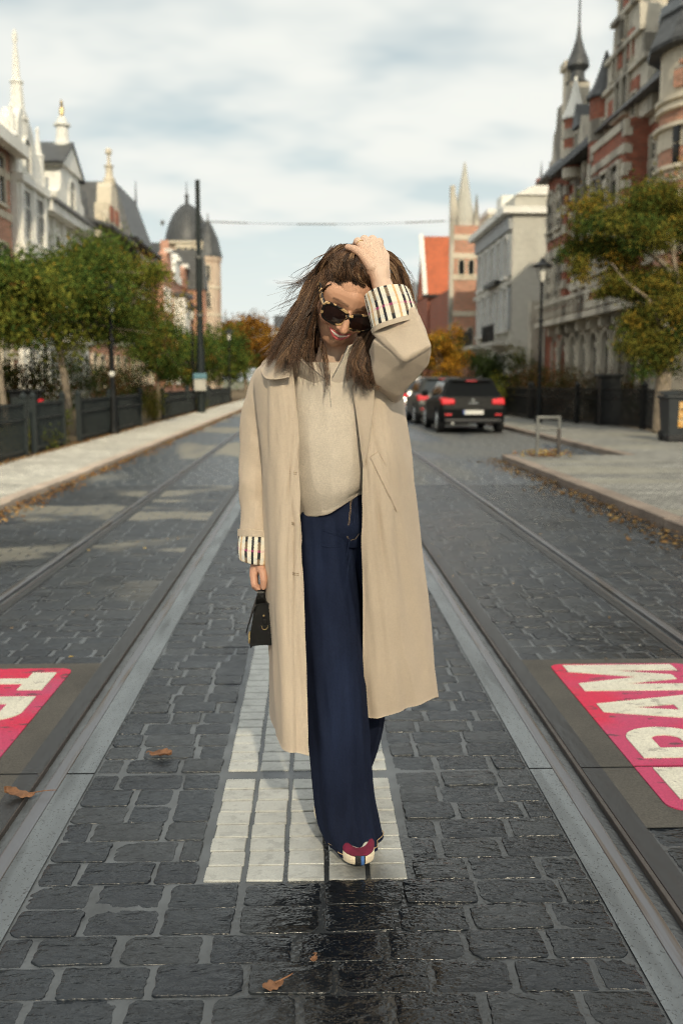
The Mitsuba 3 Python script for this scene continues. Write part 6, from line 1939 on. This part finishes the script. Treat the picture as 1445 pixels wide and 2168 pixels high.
def bush(name, label, c, R, n, palette, weights, seed, size=0.07, cat_='shrub', clumps=30, group=None, hollow=0.2):
    g = np.random.default_rng(seed)
    k = thing(name, label, cat_, group)
    st = [tube(catmull([(c[0] + g.normal(0, 0.05), c[1] + g.normal(0, 0.05), c[2] - R[2]), np.array(c) + g.normal(0, 0.2, 3) * R, np.array(c) + g.normal(0, 0.45, 3) * R + [0, 0, 0.3 * R[2]]], 6), np.linspace(0.018, 0.006, 6), 5) for _ in range(6)]
    obj('stems', cat(st), 'm_bark_dark', k, True, kind='stuff')
    p, kk = crown_points(c, R, n, g, clumps, hollow, 0.42)
    p[:, 2] = np.maximum(p[:, 2], c[2] - R[2] + 0.02)
    m, colr = leaves(p, size * g.uniform(0.6, 1.4, n), leaf_colors(kk, g, palette, weights), g)
    obj('foliage', m, 'm_leaf', k, kind='stuff', color=colr)
    return k


HEDGE = [(0.035, 0.030, 0.012), (0.060, 0.035, 0.016), (0.028, 0.038, 0.014), (0.085, 0.045, 0.018)]
DKG = [(0.022, 0.034, 0.012), (0.034, 0.050, 0.016), (0.055, 0.065, 0.018)]
LIME = [(0.13, 0.13, 0.025), (0.085, 0.105, 0.022), (0.17, 0.14, 0.03), (0.05, 0.07, 0.02)]
bush('garden_hedge', 'dark reddish hedge behind the right fence, next to the street lamp', (8.4, 35.0, 0.95), (1.15, 1.6, 0.95), 9000, HEDGE, [0.35, 0.3, 0.2, 0.15], 61, 0.09, 'hedge', 60)
bush('garden_hedge', 'low dark hedge between the fence and the big tree on the right', (9.6, 31.0, 0.7), (1.3, 2.0, 0.75), 7000, HEDGE, [0.4, 0.2, 0.3, 0.1], 62, 0.09, 'hedge', 50)
bush('garden_bush', 'black-green bush between the amber tree and the white townhouse', (7.9, 45, 1.4), (1.0, 1.2, 1.35), 6000, DKG, [0.5, 0.35, 0.15], 63, 0.13)
bush('garden_bush', 'thin olive bush in front of the white townhouse', (9.4, 46, 1.5), (0.7, 0.8, 1.4), 2600, LIME, [0.3, 0.4, 0.1, 0.2], 64, 0.12)
bush('garden_bush', 'dark bush under the church, left of the amber tree', (5.6, 56, 1.3), (1.2, 1.5, 1.3), 5000, DKG, [0.5, 0.35, 0.15], 65, 0.15)
bush('garden_bush', 'small yellow-green bush beside the parked dark hatchback', (6.75, 36.5, 0.9), (0.45, 0.8, 0.6), 1800, LIME, [0.4, 0.3, 0.2, 0.1], 66, 0.08)
bush('verge_plant', 'yellow-green clump at the foot of the leftmost tree trunk', (-5.45, 19.2, 0.28), (0.55, 0.8, 0.26), 2600, LIME, [0.35, 0.3, 0.2, 0.15], 67, 0.055)
bush('verge_plant', 'tall green clump in the gap of the left fence', (-5.55, 21.6, 0.5), (0.35, 0.6, 0.5), 2200, LIME, [0.25, 0.4, 0.1, 0.25], 68, 0.06)
bush('verge_plant', 'yellow clump under the fence beyond the lamp post on the left', (-5.3, 33.5, 0.55), (0.35, 0.8, 0.6), 2000, LIME, [0.5, 0.15, 0.3, 0.05], 69, 0.07)
bush('verge_plant', 'low clump at the mast foot on the left', (-4.95, 44.0, 0.3), (0.3, 0.9, 0.3), 900, LIME, [0.45, 0.25, 0.25, 0.05], 70, 0.07)
for i, (x, y, r, h, lab) in enumerate(((-8.0, 27, 1.3, 1.3, 'dark garden bush under the olive tree'), (-8.6, 33.5, 1.5, 1.25, 'dark garden bush in the shade of the biggest tree'), (-7.4, 38, 1.2, 1.2, 'reddish garden bush beyond the lamp post'), (-8.0, 45, 1.4, 1.3, 'garden bush before the brick house'), (-7.6, 22.3, 0.9, 0.8, 'dark bush by the cabinet'))):
    bush('garden_bush', lab, (x, y, h * 0.8), (r, r, h * 0.8), 4500, DKG + HEDGE[3:] + LIME[1:2], [0.4, 0.27, 0.1, 0.13, 0.1], 80 + i, 0.10)
rose = thing('rose_bush', 'slender rose with two red blooms by the left fence', 'flower')
obj('stem', cat([tube([(-5.35, 20.2, 0.05), (-5.38, 20.3, 0.5), (-5.36, 20.3, 0.72)], 0.008, 5), tube([(-5.35, 20.6, 0.05), (-5.5, 20.6, 0.6), (-5.52, 20.6, 0.92)], 0.008, 5)]), 'm_bark_dark', rose, True, kind='stuff')
mat('m_rose', (0.55, 0.010, 0.020), 0.6)
for q in ((-5.36, 20.3, 0.74), (-5.52, 20.6, 0.95)):
    g = np.random.default_rng(5)
    pet = []
    for i in range(11):
        s = trimesh.creation.icosphere(1, 0.03)
        s.apply_transform(np.diag([1, 0.35, 1, 1]))
        s.apply_transform(trimesh.transformations.rotation_matrix(i * 2.4, [0, 0, 1]))
        s.apply_translation(np.array(q) + [0.022 * math.sin(i * 2.4 + 1.57), 0.022 * math.cos(i * 2.4), 0.004 * i - 0.02])
        pet.append(s)
    obj('bloom', cat(pet), 'm_rose', rose, True, kind='stuff')


# fallen leaves: litter along both gutters and a few single leaves on the setts
def litter(name, label, pts, pal, seed, size):
    g = np.random.default_rng(seed)
    k = thing(name, label, 'fallen leaves')
    labels[k]['kind'] = 'stuff'
    colr = np.clip(np.array(pal)[g.integers(len(pal), size=len(pts))] * (1 + 0.3 * g.normal(size=(len(pts), 1))), 0.005, 0.8)
    m, c_ = leaves(pts, size * g.uniform(0.6, 1.4, len(pts)), colr, g, 0, 0.7)
    v = np.array(m.vertices)
    v[:, 2] = np.repeat(pts[:, 2], 4) + (v[:, 2] - np.repeat(pts[:, 2], 4)) * 0.35
    scene[k] = mikit.ply(tm(v, m.faces), 'm_leaf', False, color=c_)


g = np.random.default_rng(90)
BROWN = [(0.30, 0.155, 0.055), (0.20, 0.10, 0.04), (0.36, 0.22, 0.09), (0.12, 0.065, 0.03)]
n = 3400
yy = 6.5 + 45 * g.random(n) ** 1.6
xx = -3.24 + np.abs(g.normal(0, 0.10, n)) * (0.5 + 1.2 * meshkit.noise(np.c_[yy * 0.7, yy * 0, yy * 0]))
litter('leaf_litter', 'orange leaves gathered in the gutter of the left kerb', np.c_[xx, yy, 0.014 + 0.03 * g.random(n) * np.exp(-(xx + 3.28) * 6)], BROWN, 91, 0.055)
n = 1300
yy = 5.5 + 11.6 * g.random(n) ** 1.2
xx = 3.20 - np.abs(g.normal(0, 0.14, n)) * (0.4 + 1.2 * meshkit.noise(np.c_[yy * 0.9, yy * 0, yy * 0]))
litter('leaf_litter', 'brown leaves heaped in the gutter of the raised right kerb', np.c_[xx, yy, 0.014 + 0.06 * g.random(n) * np.exp(-(3.24 - xx) * 7)], [(0.17, 0.10, 0.045), (0.10, 0.06, 0.03), (0.24, 0.16, 0.07), (0.06, 0.04, 0.02)], 92, 0.055)
n = 2600
yy = 12 + 60 * g.random(n) ** 1.5
litter('leaf_litter', 'orange leaves on the soil under the left fence', np.c_[-4.9 - np.abs(g.normal(0, 0.12, n)) + 0.1, yy, 0.06 + 0.02 * g.random(n)], BROWN, 93, 0.06)
n = 500
litter('leaf_litter', 'yellow leaves caught under the metal hoop on the right', np.c_[3.95 + g.normal(0, 0.22, n), 16.7 + g.normal(0, 0.16, n), 0.11 + 0.10 * g.random(n) ** 2], [(0.42, 0.30, 0.10), (0.30, 0.12, 0.07), (0.36, 0.25, 0.10)], 94, 0.06)
n = 46
litter('leaf_litter', 'small yellow scraps of leaf scattered over the setts of the tracks', np.c_[g.choice([-1, 1], n) * g.uniform(0.95, 2.6, n), g.uniform(2.2, 9, n), np.full(n, 0.008)], [(0.45, 0.33, 0.12), (0.38, 0.27, 0.15), (0.30, 0.2, 0.1)], 95, 0.028)


def dry_leaf(label, px_, py_, L, rot, seed, stem=0.6, curl=0.5):
    """A lobed dry leaf with its stalk, curled."""
    g = np.random.default_rng(seed)
    k = thing('fallen_leaf', label, 'leaf')
    nu, nv_ = 26, 9
    t = np.linspace(0, 1, nu)
    half = L * 0.36 * np.sin(np.pi * t ** 0.8) ** 0.7 * (0.62 + 0.38 * abs(np.sin(t * 9.5 + seed))) + 0.002
    v = np.linspace(-1, 1, nv_)
    X = (t[:, None] - 0.5) * L + 0 * v
    Y_ = half[:, None] * v[None]
    Z = curl * 0.22 * L * v[None] ** 2 * (0.4 + np.sin(3 * t[:, None] + seed)) + 0.010 + 0.008 * meshkit.noise(np.stack([X * 60, Y_ * 60, X * 0 + seed], -1)) + 0.25 * curl * L * (t[:, None] - 0.5) ** 2
    c_, s_ = math.cos(rot), math.sin(rot)
    o = CAM + ray(px_, py_) * (-CAM[2] / ray(px_, py_)[2])
    Q = np.stack([o[0] + X * c_ - Y_ * s_, o[1] + X * s_ + Y_ * c_, np.maximum(Z, 0.003) + 0.002], -1)
    m = shell(Q, 0.0008)
    obj('blade', m, 'm_dryleaf', k, 50)
    e = Q[-1].mean(0)
    d = np.array([c_, s_, 0])
    obj('stalk', tube(catmull([e - d * 0.02, e + d * L * stem * 0.5 + [0, 0, 0.006], e + d * L * stem + [0, 0, 0.002] + np.array([-s_, c_, 0]) * 0.01], 10), np.linspace(0.0022, 0.0012, 10), 6), 'm_dryleaf', k, True)


mat('m_dryleaf', lambda p, n, uv: mix([0.085, 0.038, 0.018], [0.24, 0.115, 0.055], fbm(p.x * 50, p.y * 50, p.z * 50, 3)), 0.75)
dry_leaf('curled brown leaf on the setts left of the white tiles', 340, 1606, 0.085, 2.9, 1, 0.1)
dry_leaf('crumpled brown leaf with a long stalk lying across the left rail', 42, 1690, 0.095, 0.12, 2, 0.7, 0.7)
dry_leaf('torn brown leaf with an upturned stalk near the bottom of the photo', 578, 2098, 0.050, 0.5, 3, 0.6, 0.6)
dry_leaf('small brown leaf just right of the coat hem', 896, 1491, 0.045, 0.2, 4, 0.2)
dry_leaf('tiny pale leaf on the dark wet setts near the bottom', 664, 2044, 0.018, 0.9, 5, 0.1)


# ------------------------------------------------------------------ fences
def fence(label, x, ya, yb, h, z0=0.05, bar=0.11, m_='m_iron_green', dense=True, x2=None, cat_='fence', group=None):
    k = thing('iron_fence', label, cat_, group)
    x2 = x if x2 is None else x2
    L = math.hypot(x2 - x, yb - ya)
    d = np.array([x2 - x, yb - ya, 0]) / L
    nrm = np.array([d[1], -d[0], 0])
    M = frame(np.array([x, ya, z0]), d, -nrm, [0, 0, 1])
    for q in (0.0, L):
        obj('post', moved(cat([box(q - 0.05, q + 0.05, -0.05, 0.05, 0, h + 0.06), lathe([(0.06, h + 0.06), (0.07, h + 0.12), (0.01, h + 0.2)], q, 0, 0, 8)]), M), m_, k)
    for z in (0.10, h - 0.28, h - 0.02):
        obj('rail', moved(box(0.05, L - 0.05, -0.02, 0.02, z - 0.02, z + 0.025), M), m_, k)
    bars = [box(q - 0.009, q + 0.009, -0.009, 0.009, 0.02, h) for q in np.arange(bar, L - 0.05, bar)]
    obj('bars', moved(cat(bars), M), m_, k, kind='stuff')
    return k


for i, (ya, yb, lab) in enumerate(((14.0, 17.6, 'nearest dark green iron fence section at the left edge of the photo'), (18.2, 20.3, 'short iron fence section in front of the dark cabinet'), (21.7, 25.0, 'iron fence section between the olive tree and the lamp post'), (25.2, 29.4, 'iron fence section just beyond the lamp post'),
                                   (33.9, 40.4, 'long iron fence section before the tall mast'), (41.0, 48.0, 'iron fence section beyond the tall mast'), (49, 61, 'farthest iron fence section on the left'))):
    fence(lab, -5.02, ya, yb, 0.92, bar=0.085)
for i, (xa, ya, xb, yb, lab) in enumerate(((8.75, 19.6, 8.75, 22.6, 'black fence section behind the wheelie bin'), (8.75, 22.7, 8.72, 26.0, 'black fence section behind the trunk of the big tree'), (8.70, 26.1, 7.9, 29.6, 'black fence section left of the big tree'), (7.9, 29.7, 7.3, 33.0, 'black fence section near the right street lamp'), (7.25, 33.2, 6.95, 38.5, 'black fence section beside the dark hatchback'))):
    fence(lab, xa, ya, yb, 1.05, 0.09, 0.075, 'm_iron', x2=xb)
for q, lab in (((8.45, 28.4), 'dark stone gatepost among the black railings on the right'),):
    k = thing('gatepost', lab, 'gatepost')
    obj('shaft', rbox(q[0] - 0.28, q[0] + 0.28, q[1] - 0.28, q[1] + 0.28, 0, 1.45, 0.02), 'm_iron', k, 30)
    obj('cap', rbox(q[0] - 0.34, q[0] + 0.34, q[1] - 0.34, q[1] + 0.34, 1.45, 1.56, 0.02), 'm_iron', k, 30)
k = thing('utility_cabinet', 'dark metal cabinet standing behind the leftmost tree trunk', 'cabinet')
obj('body', rbox(-6.15, -5.6, 20.6, 21.0, 0.03, 1.12, 0.02), 'm_iron', k, 30)
obj('door', rbox(-6.10, -5.65, 20.57, 20.60, 0.12, 1.02, 0.006), 'm_iron_green', k, 30)
obj('lid', rbox(-6.2, -5.55, 20.54, 21.05, 1.12, 1.18, 0.015), 'm_iron', k, 30)


# ------------------------------------------------------------------ lamps, mast, wire
mat('m_opal', (0.62, 0.60, 0.54), 0.3)


def lamp(x, y, h, label, disc=False, z0=0.05, hat=0.31):
    k = thing('street_lamp', label, 'street lamp')
    obj('base', lathe([(0.13, 0), (0.13, 0.10), (0.10, 0.16), (0.09, 0.85), (0.065, 0.95), (0.06, 1.1)], x, y, z0, 12), 'm_iron', k, 40)
    obj('pole', lathe([(0.055, 1.05), (0.042, h - 0.75), (0.06, h - 0.72), (0.06, h - 0.66), (0.03, h - 0.62)], x, y, z0, 10), 'm_iron', k, 40)
    obj('collar', lathe([(0.05, h * 0.62), (0.085, h * 0.62 + 0.04), (0.085, h * 0.62 + 0.1), (0.05, h * 0.62 + 0.14)], x, y, z0, 10), 'm_iron', k, 40)
    obj('lantern', lathe([(0.05, h - 0.62), (0.085, h - 0.55), (0.105, h - 0.22), (0.10, h - 0.16)], x, y, z0, 12), 'm_opal', k, 40)
    obj('hat', lathe([(hat, h - 0.17), (hat, h - 0.14), (hat * 0.5, h - 0.06), (0.10, h - 0.02), (0.05, h + 0.06), (0.01, h + 0.12)], x, y, z0, 16), 'm_iron', k, 40)
    for i in range(3):
        a = i * 2.1
        obj('strut', tube([(x + 0.06 * math.cos(a), y + 0.06 * math.sin(a), z0 + h - 0.64), (x + 0.20 * math.cos(a), y + 0.20 * math.sin(a), z0 + h - 0.40), (x + hat * 0.8 * math.cos(a), y + hat * 0.8 * math.sin(a), z0 + h - 0.16)], 0.010, 5), 'm_iron', k, True)
    if disc:
        s = trimesh.creation.icosphere(2, 0.075)
        s.apply_translation((x, y - 0.08, 1.52))
        obj('globe', s, 'm_opal', k, True)


lamp(-4.92, 25.0, 3.6, 'nearest street lamp on the left, its lantern hidden in the tree', True)
lamp(-5.05, 43.0, 4.5, 'street lamp next to the tall mast on the left')
lamp(-5.05, 62.0, 4.4, 'farthest street lamp on the left pavement')
lamp(6.95, 30.5, 4.85, 'street lamp with a flat hat on the right, before the palace', z0=0.09)
k = thing('tram_mast', 'tall dark steel mast carrying a wire over the left pavement', 'mast')
obj('pole', lathe([(0.17, 0), (0.17, 2.6), (0.135, 2.65), (0.13, 6.2), (0.10, 6.25), (0.095, 9.3), (0.02, 9.32)], -4.55, 41.5, 0.05, 14), 'm_iron_green', k, 40)
for z in (3.9, 6.2):
    obj('band', lathe([(0.12, z), (0.165, z + 0.02), (0.165, z + 0.12), (0.12, z + 0.14)], -4.55, 41.5, 0.05, 12), 'm_zinc', k, 40)
sgn = thing('mast_sign', 'pale box with a blue top fixed to the tall mast', 'sign')
mat('m_sign_blue', (0.10, 0.22, 0.27), 0.5)
obj('panel', rbox(-4.80, -4.32, 41.16, 41.32, 0.95, 1.42, 0.02), 'm_greywall', sgn, 30)
obj('top', rbox(-4.83, -4.29, 41.14, 41.33, 1.44, 1.66, 0.02), 'm_sign_blue', sgn, 30)
k = thing('span_wire', 'thin wire with insulators spanning the street from the tall mast', 'wire')
w0, w1 = np.array([-4.55, 41.5, 7.75]), np.array([11.0, 41.8, 8.3])
ts = np.linspace(0, 1, 40)
wp = w0 + (w1 - w0) * ts[:, None] - np.c_[ts * 0, ts * 0, 0.30 * 4 * ts * (1 - ts)]
obj('cable', tube(wp, 0.009, 5), 'm_iron_green', k, True)
for a, c in ((0.02, 0.13), (0.27, 0.36), (0.55, 0.65)):
    q = np.array([wp[int(39 * (a + (c - a) * s))] for s in np.linspace(0, 1, 5)])
    obj('insulator', tube(q, 0.024, 6), 'm_zinc', k, True)


# ------------------------------------------------------------------ street furniture on the right
k = thing('metal_hoop', 'worn square metal hoop standing on the corner of the right pavement', 'bike stand')
hx0, hx1, hy, hz = 3.72, 4.13, 16.45, 0.78
obj('frame', cat([rbox(hx0, hx0 + 0.05, hy, hy + 0.05, 0.05, hz, 0.012), rbox(hx1 - 0.05, hx1, hy, hy + 0.05, 0.05, hz, 0.012), rbox(hx0, hx1, hy - 0.001, hy + 0.051, hz - 0.052, hz + 0.002, 0.012)]), 'm_zinc', k, 30)
obj('crossbar', rbox(hx0 + 0.05, hx1 - 0.05, hy + 0.008, hy + 0.040, 0.54, 0.575, 0.01), 'm_zinc', k, 30)
for q in (hx0 - 0.03, hx1 - 0.09):
    obj('foot_plate', box(q, q + 0.12, hy - 0.04, hy + 0.09, 0.096, 0.104), 'm_zinc', k)
obj('rust_sleeve', rbox(hx1 - 0.054, hx1 + 0.004, hy - 0.004, hy + 0.054, 0.14, 0.58, 0.012), 'm_rail_rust', k, 30, label='rusty lower half of one leg')
mat('m_bin', vary((0.022, 0.026, 0.029), 0.2, 6, 200), 0.5)
mat('m_sticker', lambda p, n, uv: mix([0.50, 0.22, 0.02], [0.62, 0.44, 0.20], smoothstep(0.35, 0.6, noise(p.x * 30, p.y * 30, p.z * 45))), 0.5)
k = thing('wheelie_bin', 'dark grey wheelie bin with three orange stickers at the right edge', 'bin')
bx0, by0 = 7.36, 20.45
P_ = np.array([[(bx0 + 0.05, by0 + 0.06, 0.22), (bx0 + 0.53, by0 + 0.06, 0.22), (bx0 + 0.53, by0 + 0.55, 0.22), (bx0 + 0.05, by0 + 0.55, 0.22)],
               [(bx0, by0, 1.02), (bx0 + 0.58, by0, 1.02), (bx0 + 0.58, by0 + 0.64, 1.02), (bx0, by0 + 0.64, 1.02)]], float)
obj('body', grid(P_, close_v=True, cap=True), 'm_bin', k)
obj('rim', rbox(bx0 - 0.04, bx0 + 0.62, by0 - 0.04, by0 + 0.68, 1.0, 1.06, 0.02), 'm_bin', k, 30)
obj('lid', shell(np.array([[(bx0 - 0.04 + 0.66 * u, by0 - 0.05 + 0.76 * v, 1.07 + 0.07 * math.sin(math.pi * u) * 0.6 + 0.05 * v) for v in np.linspace(0, 1, 6)] for u in np.linspace(0, 1, 8)]), 0.02), 'm_bin', k, 40)
for dx in (0.03, 0.49):
    w = trimesh.creation.cylinder(0.11, 0.06, sections=20)
    w.apply_transform(trimesh.transformations.rotation_matrix(math.pi / 2, [0, 1, 0]))
    w.apply_translation((bx0 + dx + 0.03, by0 + 0.58, 0.21))
    obj('wheel', w, 'm_rubber', k, 30)
obj('foot', rbox(bx0 + 0.03, bx0 + 0.55, by0 + 0.03, by0 + 0.4, 0.10, 0.24, 0.02), 'm_rubber', k, 30)
for z0, z1 in ((0.78, 0.93), (0.58, 0.755), (0.40, 0.565)):
    yb = by0 + 0.06 * (1.02 - (z0 + z1) / 2) / 0.8 - 0.012
    obj('sticker', rbox(bx0 + 0.22, bx0 + 0.42, yb, yb + 0.015, z0, z1, 0.006), 'm_sticker', k, 30)


# ------------------------------------------------------------------ parked cars
mat('m_paint_dark', (0.007, 0.008, 0.0085), 0.42, spec=0.06)
mat('m_paint_grey', (0.045, 0.047, 0.046), 0.36, spec=0.16)
mat('m_paint_white', (0.68, 0.67, 0.63), 0.25, spec=0.5, clearcoat=1.0, clearcoat_gloss=0.9)
mat('m_carglass', (0.020, 0.026, 0.030), 0.05, spec=0.7)
mat('m_taillight', (0.62, 0.006, 0.012), 0.15, spec=0.6, clearcoat=1.0)
mat('m_plate', (0.62, 0.60, 0.55), 0.5)
mat('m_plate_blue', (0.04, 0.10, 0.38), 0.5)
mat('m_chrome', (0.75, 0.75, 0.73), 0.10, metallic=1.0)
mat('m_trim', (0.010, 0.010, 0.011), 0.55)


def car(label, x, y, paint, L=4.3, W=1.77, H=1.41, kind='hatch', group='cars parked along the right kerb'):
    """x: left side of the car; y: its rear, towards the viewer."""
    k = thing('parked_car', label, 'car', None)
    cx = x + W / 2
    sp = lambda px_, py_, pz, r: m3.Manifold.sphere(r, 14).translate([cx + px_, y + py_, pz])
    h = W / 2
    low = m3.Manifold.batch_hull([sp(s * (h - a - r), py_, pz, r) for s in (-1, 1) for a, py_, pz, r in (
        (0.06, 0.16, 0.40, 0.10), (0.03, 0.14, 0.62, 0.10), (0.10, 0.20, 0.92, 0.07), (0.0, 0.75, 0.36, 0.09), (0.0, 0.75, 0.78, 0.10), (0.05, 1.0, 0.90, 0.08),
        (0.0, L - 0.9, 0.36, 0.09), (0.02, L - 0.9, 0.76, 0.10), (0.16, L - 0.16, 0.42, 0.12), (0.20, L - 0.30, 0.66, 0.10))])
    arch = m3.Manifold.batch_boolean([m3.Manifold.cylinder(2.4, 0.36, 0.36, 28, True).rotate([0, 90, 0]).translate([cx, y + q, 0.32]) ^ m3.Manifold.cube([0.36, 1.0, 1.0], True).translate([cx + s * (h - 0.05), y + q, 0.32]) for q in (0.72, L - 0.85) for s in (-1, 1)], m3.OpType.Add)
    obj('body', tomesh(low - arch), paint, k, 35)
    rb = 0.075
    top = [(s * (h - a), py_, pz, rb) for s in (-1, 1) for a, py_, pz in ((0.20, 0.26 if kind == 'hatch' else 0.20, 0.94), (0.20, L - 1.35, 0.90), (0.36, 0.62 if kind == 'hatch' else 0.50, H - rb), (0.36, L - 2.15, H - rb - 0.02), (0.34, 1.3, H - rb + 0.01))]
    ghm = m3.Manifold.batch_hull([sp(*q) for q in top])
    obj('cabin', tomesh(ghm), paint, k, 35)
    # glass: slabs a little proud of the cabin faces
    def slab(q, t, m_, nm, lab=None, **kw):
        q = np.array(q) + [cx, y, 0]
        n_ = np.cross(q[1] - q[0], q[3] - q[0]); n_ /= np.linalg.norm(n_)
        c_ = q.mean(0)
        pts = [m3.Manifold.sphere(0.02, 8).translate(((p_ - (p_ - c_) / np.linalg.norm(p_ - c_) * 0.03) + n_ * o).tolist()) for p_ in q for o in (t - 0.02,)]
        return obj(nm, tomesh(m3.Manifold.batch_hull(pts)), m_, k, 40, label=lab)
    yb, yt = (0.26, 0.62) if kind == 'hatch' else (0.20, 0.50)
    slope = np.array([yb - rb * 0.85, yt - rb * 0.85])
    zb, zt = 0.99, H - 0.10
    ys = lambda z: np.interp(z, [0.94, H - rb], slope)
    slab([(-h + 0.24, ys(zb), zb), (h - 0.24, ys(zb), zb), (h - 0.37, ys(zt), zt), (-h + 0.37, ys(zt), zt)], 0.025, 'm_carglass', 'rear_window')
    for s in (-1, 1):
        xs = lambda z: s * (np.interp(z, [0.92, H - rb], [h - 0.20, h - 0.36]) + rb * 0.93)
        for (a, c_, e, f_) in ((0.55, 1.35, 0.80, 1.35), (1.42, 2.3, 1.42, 2.2), (2.36, L - 1.55, 2.30, L - 2.15)):
            q = [(xs(1.0), a, 1.0), (xs(1.0), c_, 1.0), (xs(zt), f_, zt), (xs(zt), e, zt)]
            slab(q if s < 0 else [q[1], q[0], q[3], q[2]], -0.012 if s else 0, 'm_carglass', 'side_window')
        lx0, lx1 = (h - 0.40, h - 0.055)
        q0, q1 = sorted((cx + s * lx0, cx + s * lx1))
        tl = m3.Manifold.batch_hull([m3.Manifold.sphere(r, 10).translate([cx + s * a, y + b_, c_]) for a, b_, c_, r in ((h - 0.37, 0.085, 0.86, 0.035), (h - 0.37, 0.080, 0.79, 0.035), (h - 0.12, 0.14, 0.88, 0.045), (h - 0.11, 0.12, 0.78, 0.045), (h - 0.07, 0.42, 0.90, 0.03))])
        obj('tail_light', tomesh(tl), 'm_taillight', k, 40)
        obj('reflector', rbox(cx + s * (h - 0.24) - 0.09, cx + s * (h - 0.24) + 0.09, y + 0.035, y + 0.09, 0.475, 0.515, 0.012), 'm_taillight', k, 30)
        mr = m3.Manifold.batch_hull([m3.Manifold.sphere(0.05, 10).translate([cx + s * (h + a), y + L - 1.55, c_]) for a, c_ in ((0.03, 0.98), (0.11, 0.98), (0.11, 1.04), (0.03, 1.06))])
        obj('mirror', tomesh(mr), paint, k, 40)
        for q in (0.72, L - 0.85):
            xw = cx + s * (h - 0.11)
            prof = [(0.16, -0.09), (0.29, -0.10), (0.318, -0.07), (0.318, 0.07), (0.29, 0.10), (0.16, 0.09)]
            w = lathe(prof, n=28)
            w.apply_transform(trimesh.transformations.rotation_matrix(math.pi / 2, [0, 1, 0]))
            w.apply_translation((xw, y + q, 0.318))
            wk = obj('wheel', w, 'm_rubber', k, 40)
            r_ = [lathe([(0.0, 0.0), (0.05, 0.012), (0.06, 0)], n=12)] + [rbox(0.03, 0.205, -0.022, 0.022, -0.01, 0.01, 0.006).apply_transform(trimesh.transformations.rotation_matrix(a, [0, 0, 1])) for a in np.arange(5) * 2 * np.pi / 5] + [lathe([(0.19, -0.02), (0.215, 0.0), (0.205, 0.015), (0.19, 0.01)], n=24)]
            rim = cat(r_)
            rim.apply_transform(trimesh.transformations.rotation_matrix(s * math.pi / 2, [0, 1, 0]))
            rim.apply_translation((xw + s * 0.088, y + q, 0.318))
            obj('rim', rim, 'm_chrome', wk, 30)
    obj('bumper_trim', rbox(cx - h + 0.14, cx + h - 0.14, y + 0.02, y + 0.30, 0.27, 0.40, 0.04), 'm_trim', k, 30)
    obj('number_plate', rbox(cx - 0.26, cx + 0.26, y + 0.022, y + 0.040, 0.50, 0.61, 0.006), 'm_plate', k, 30)
    obj('plate_band', rbox(cx - 0.26, cx - 0.22, y + 0.018, y + 0.024, 0.503, 0.607, 0.002), 'm_plate_blue', k, 30)
    bd = lathe([(0, 0.012), (0.035, 0.012), (0.042, 0.004), (0.042, 0)], n=18)
    bd.apply_transform(trimesh.transformations.rotation_matrix(math.pi / 2, [1, 0, 0]))
    bd.apply_translation((cx, y + 0.075, 0.86))
    obj('badge', bd, 'm_chrome', k, 40)
    obj('handle_strip', rbox(cx - 0.13, cx + 0.13, y + 0.05, y + 0.075, 0.775, 0.795, 0.006), 'm_chrome', k, 30)
    obj('roof_spoiler', rbox(cx - h + 0.38, cx + h - 0.38, y + yt - 0.16, y + yt + 0.1, H - 0.075, H - 0.02, 0.022), paint, k, 30)
    obj('high_brake_light', rbox(cx - 0.14, cx + 0.14, y + yt - 0.172, y + yt - 0.14, H - 0.062, H - 0.04, 0.008), 'm_taillight', k, 30)
    obj('aerial', tomesh(m3.Manifold.batch_hull([m3.Manifold.sphere(r, 8).translate([cx + a, y + b_, c_]) for a, b_, c_, r in ((0, yt + 0.25, H + 0.0, 0.03), (0, yt + 0.45, H, 0.02), (0, yt + 0.26, H + 0.07, 0.012))])), paint, k, 40)
    obj('exhaust', tube([(cx - h + 0.35, y + 0.02, 0.27), (cx - h + 0.35, y + 0.22, 0.27)], 0.035, 10), 'm_chrome', k, 40)
    return k


car('dark hatchback nearest the viewer, its red rear lights facing us', 3.27, 25.6, 'm_paint_dark')
car('grey car parked in front of the dark hatchback, only its left side showing', 3.22, 30.9, 'm_paint_grey', H=1.47)
car('white car farthest ahead in the parked row, half hidden by the coat sleeve', 3.12, 36.4, 'm_paint_white', H=1.46, kind='estate')
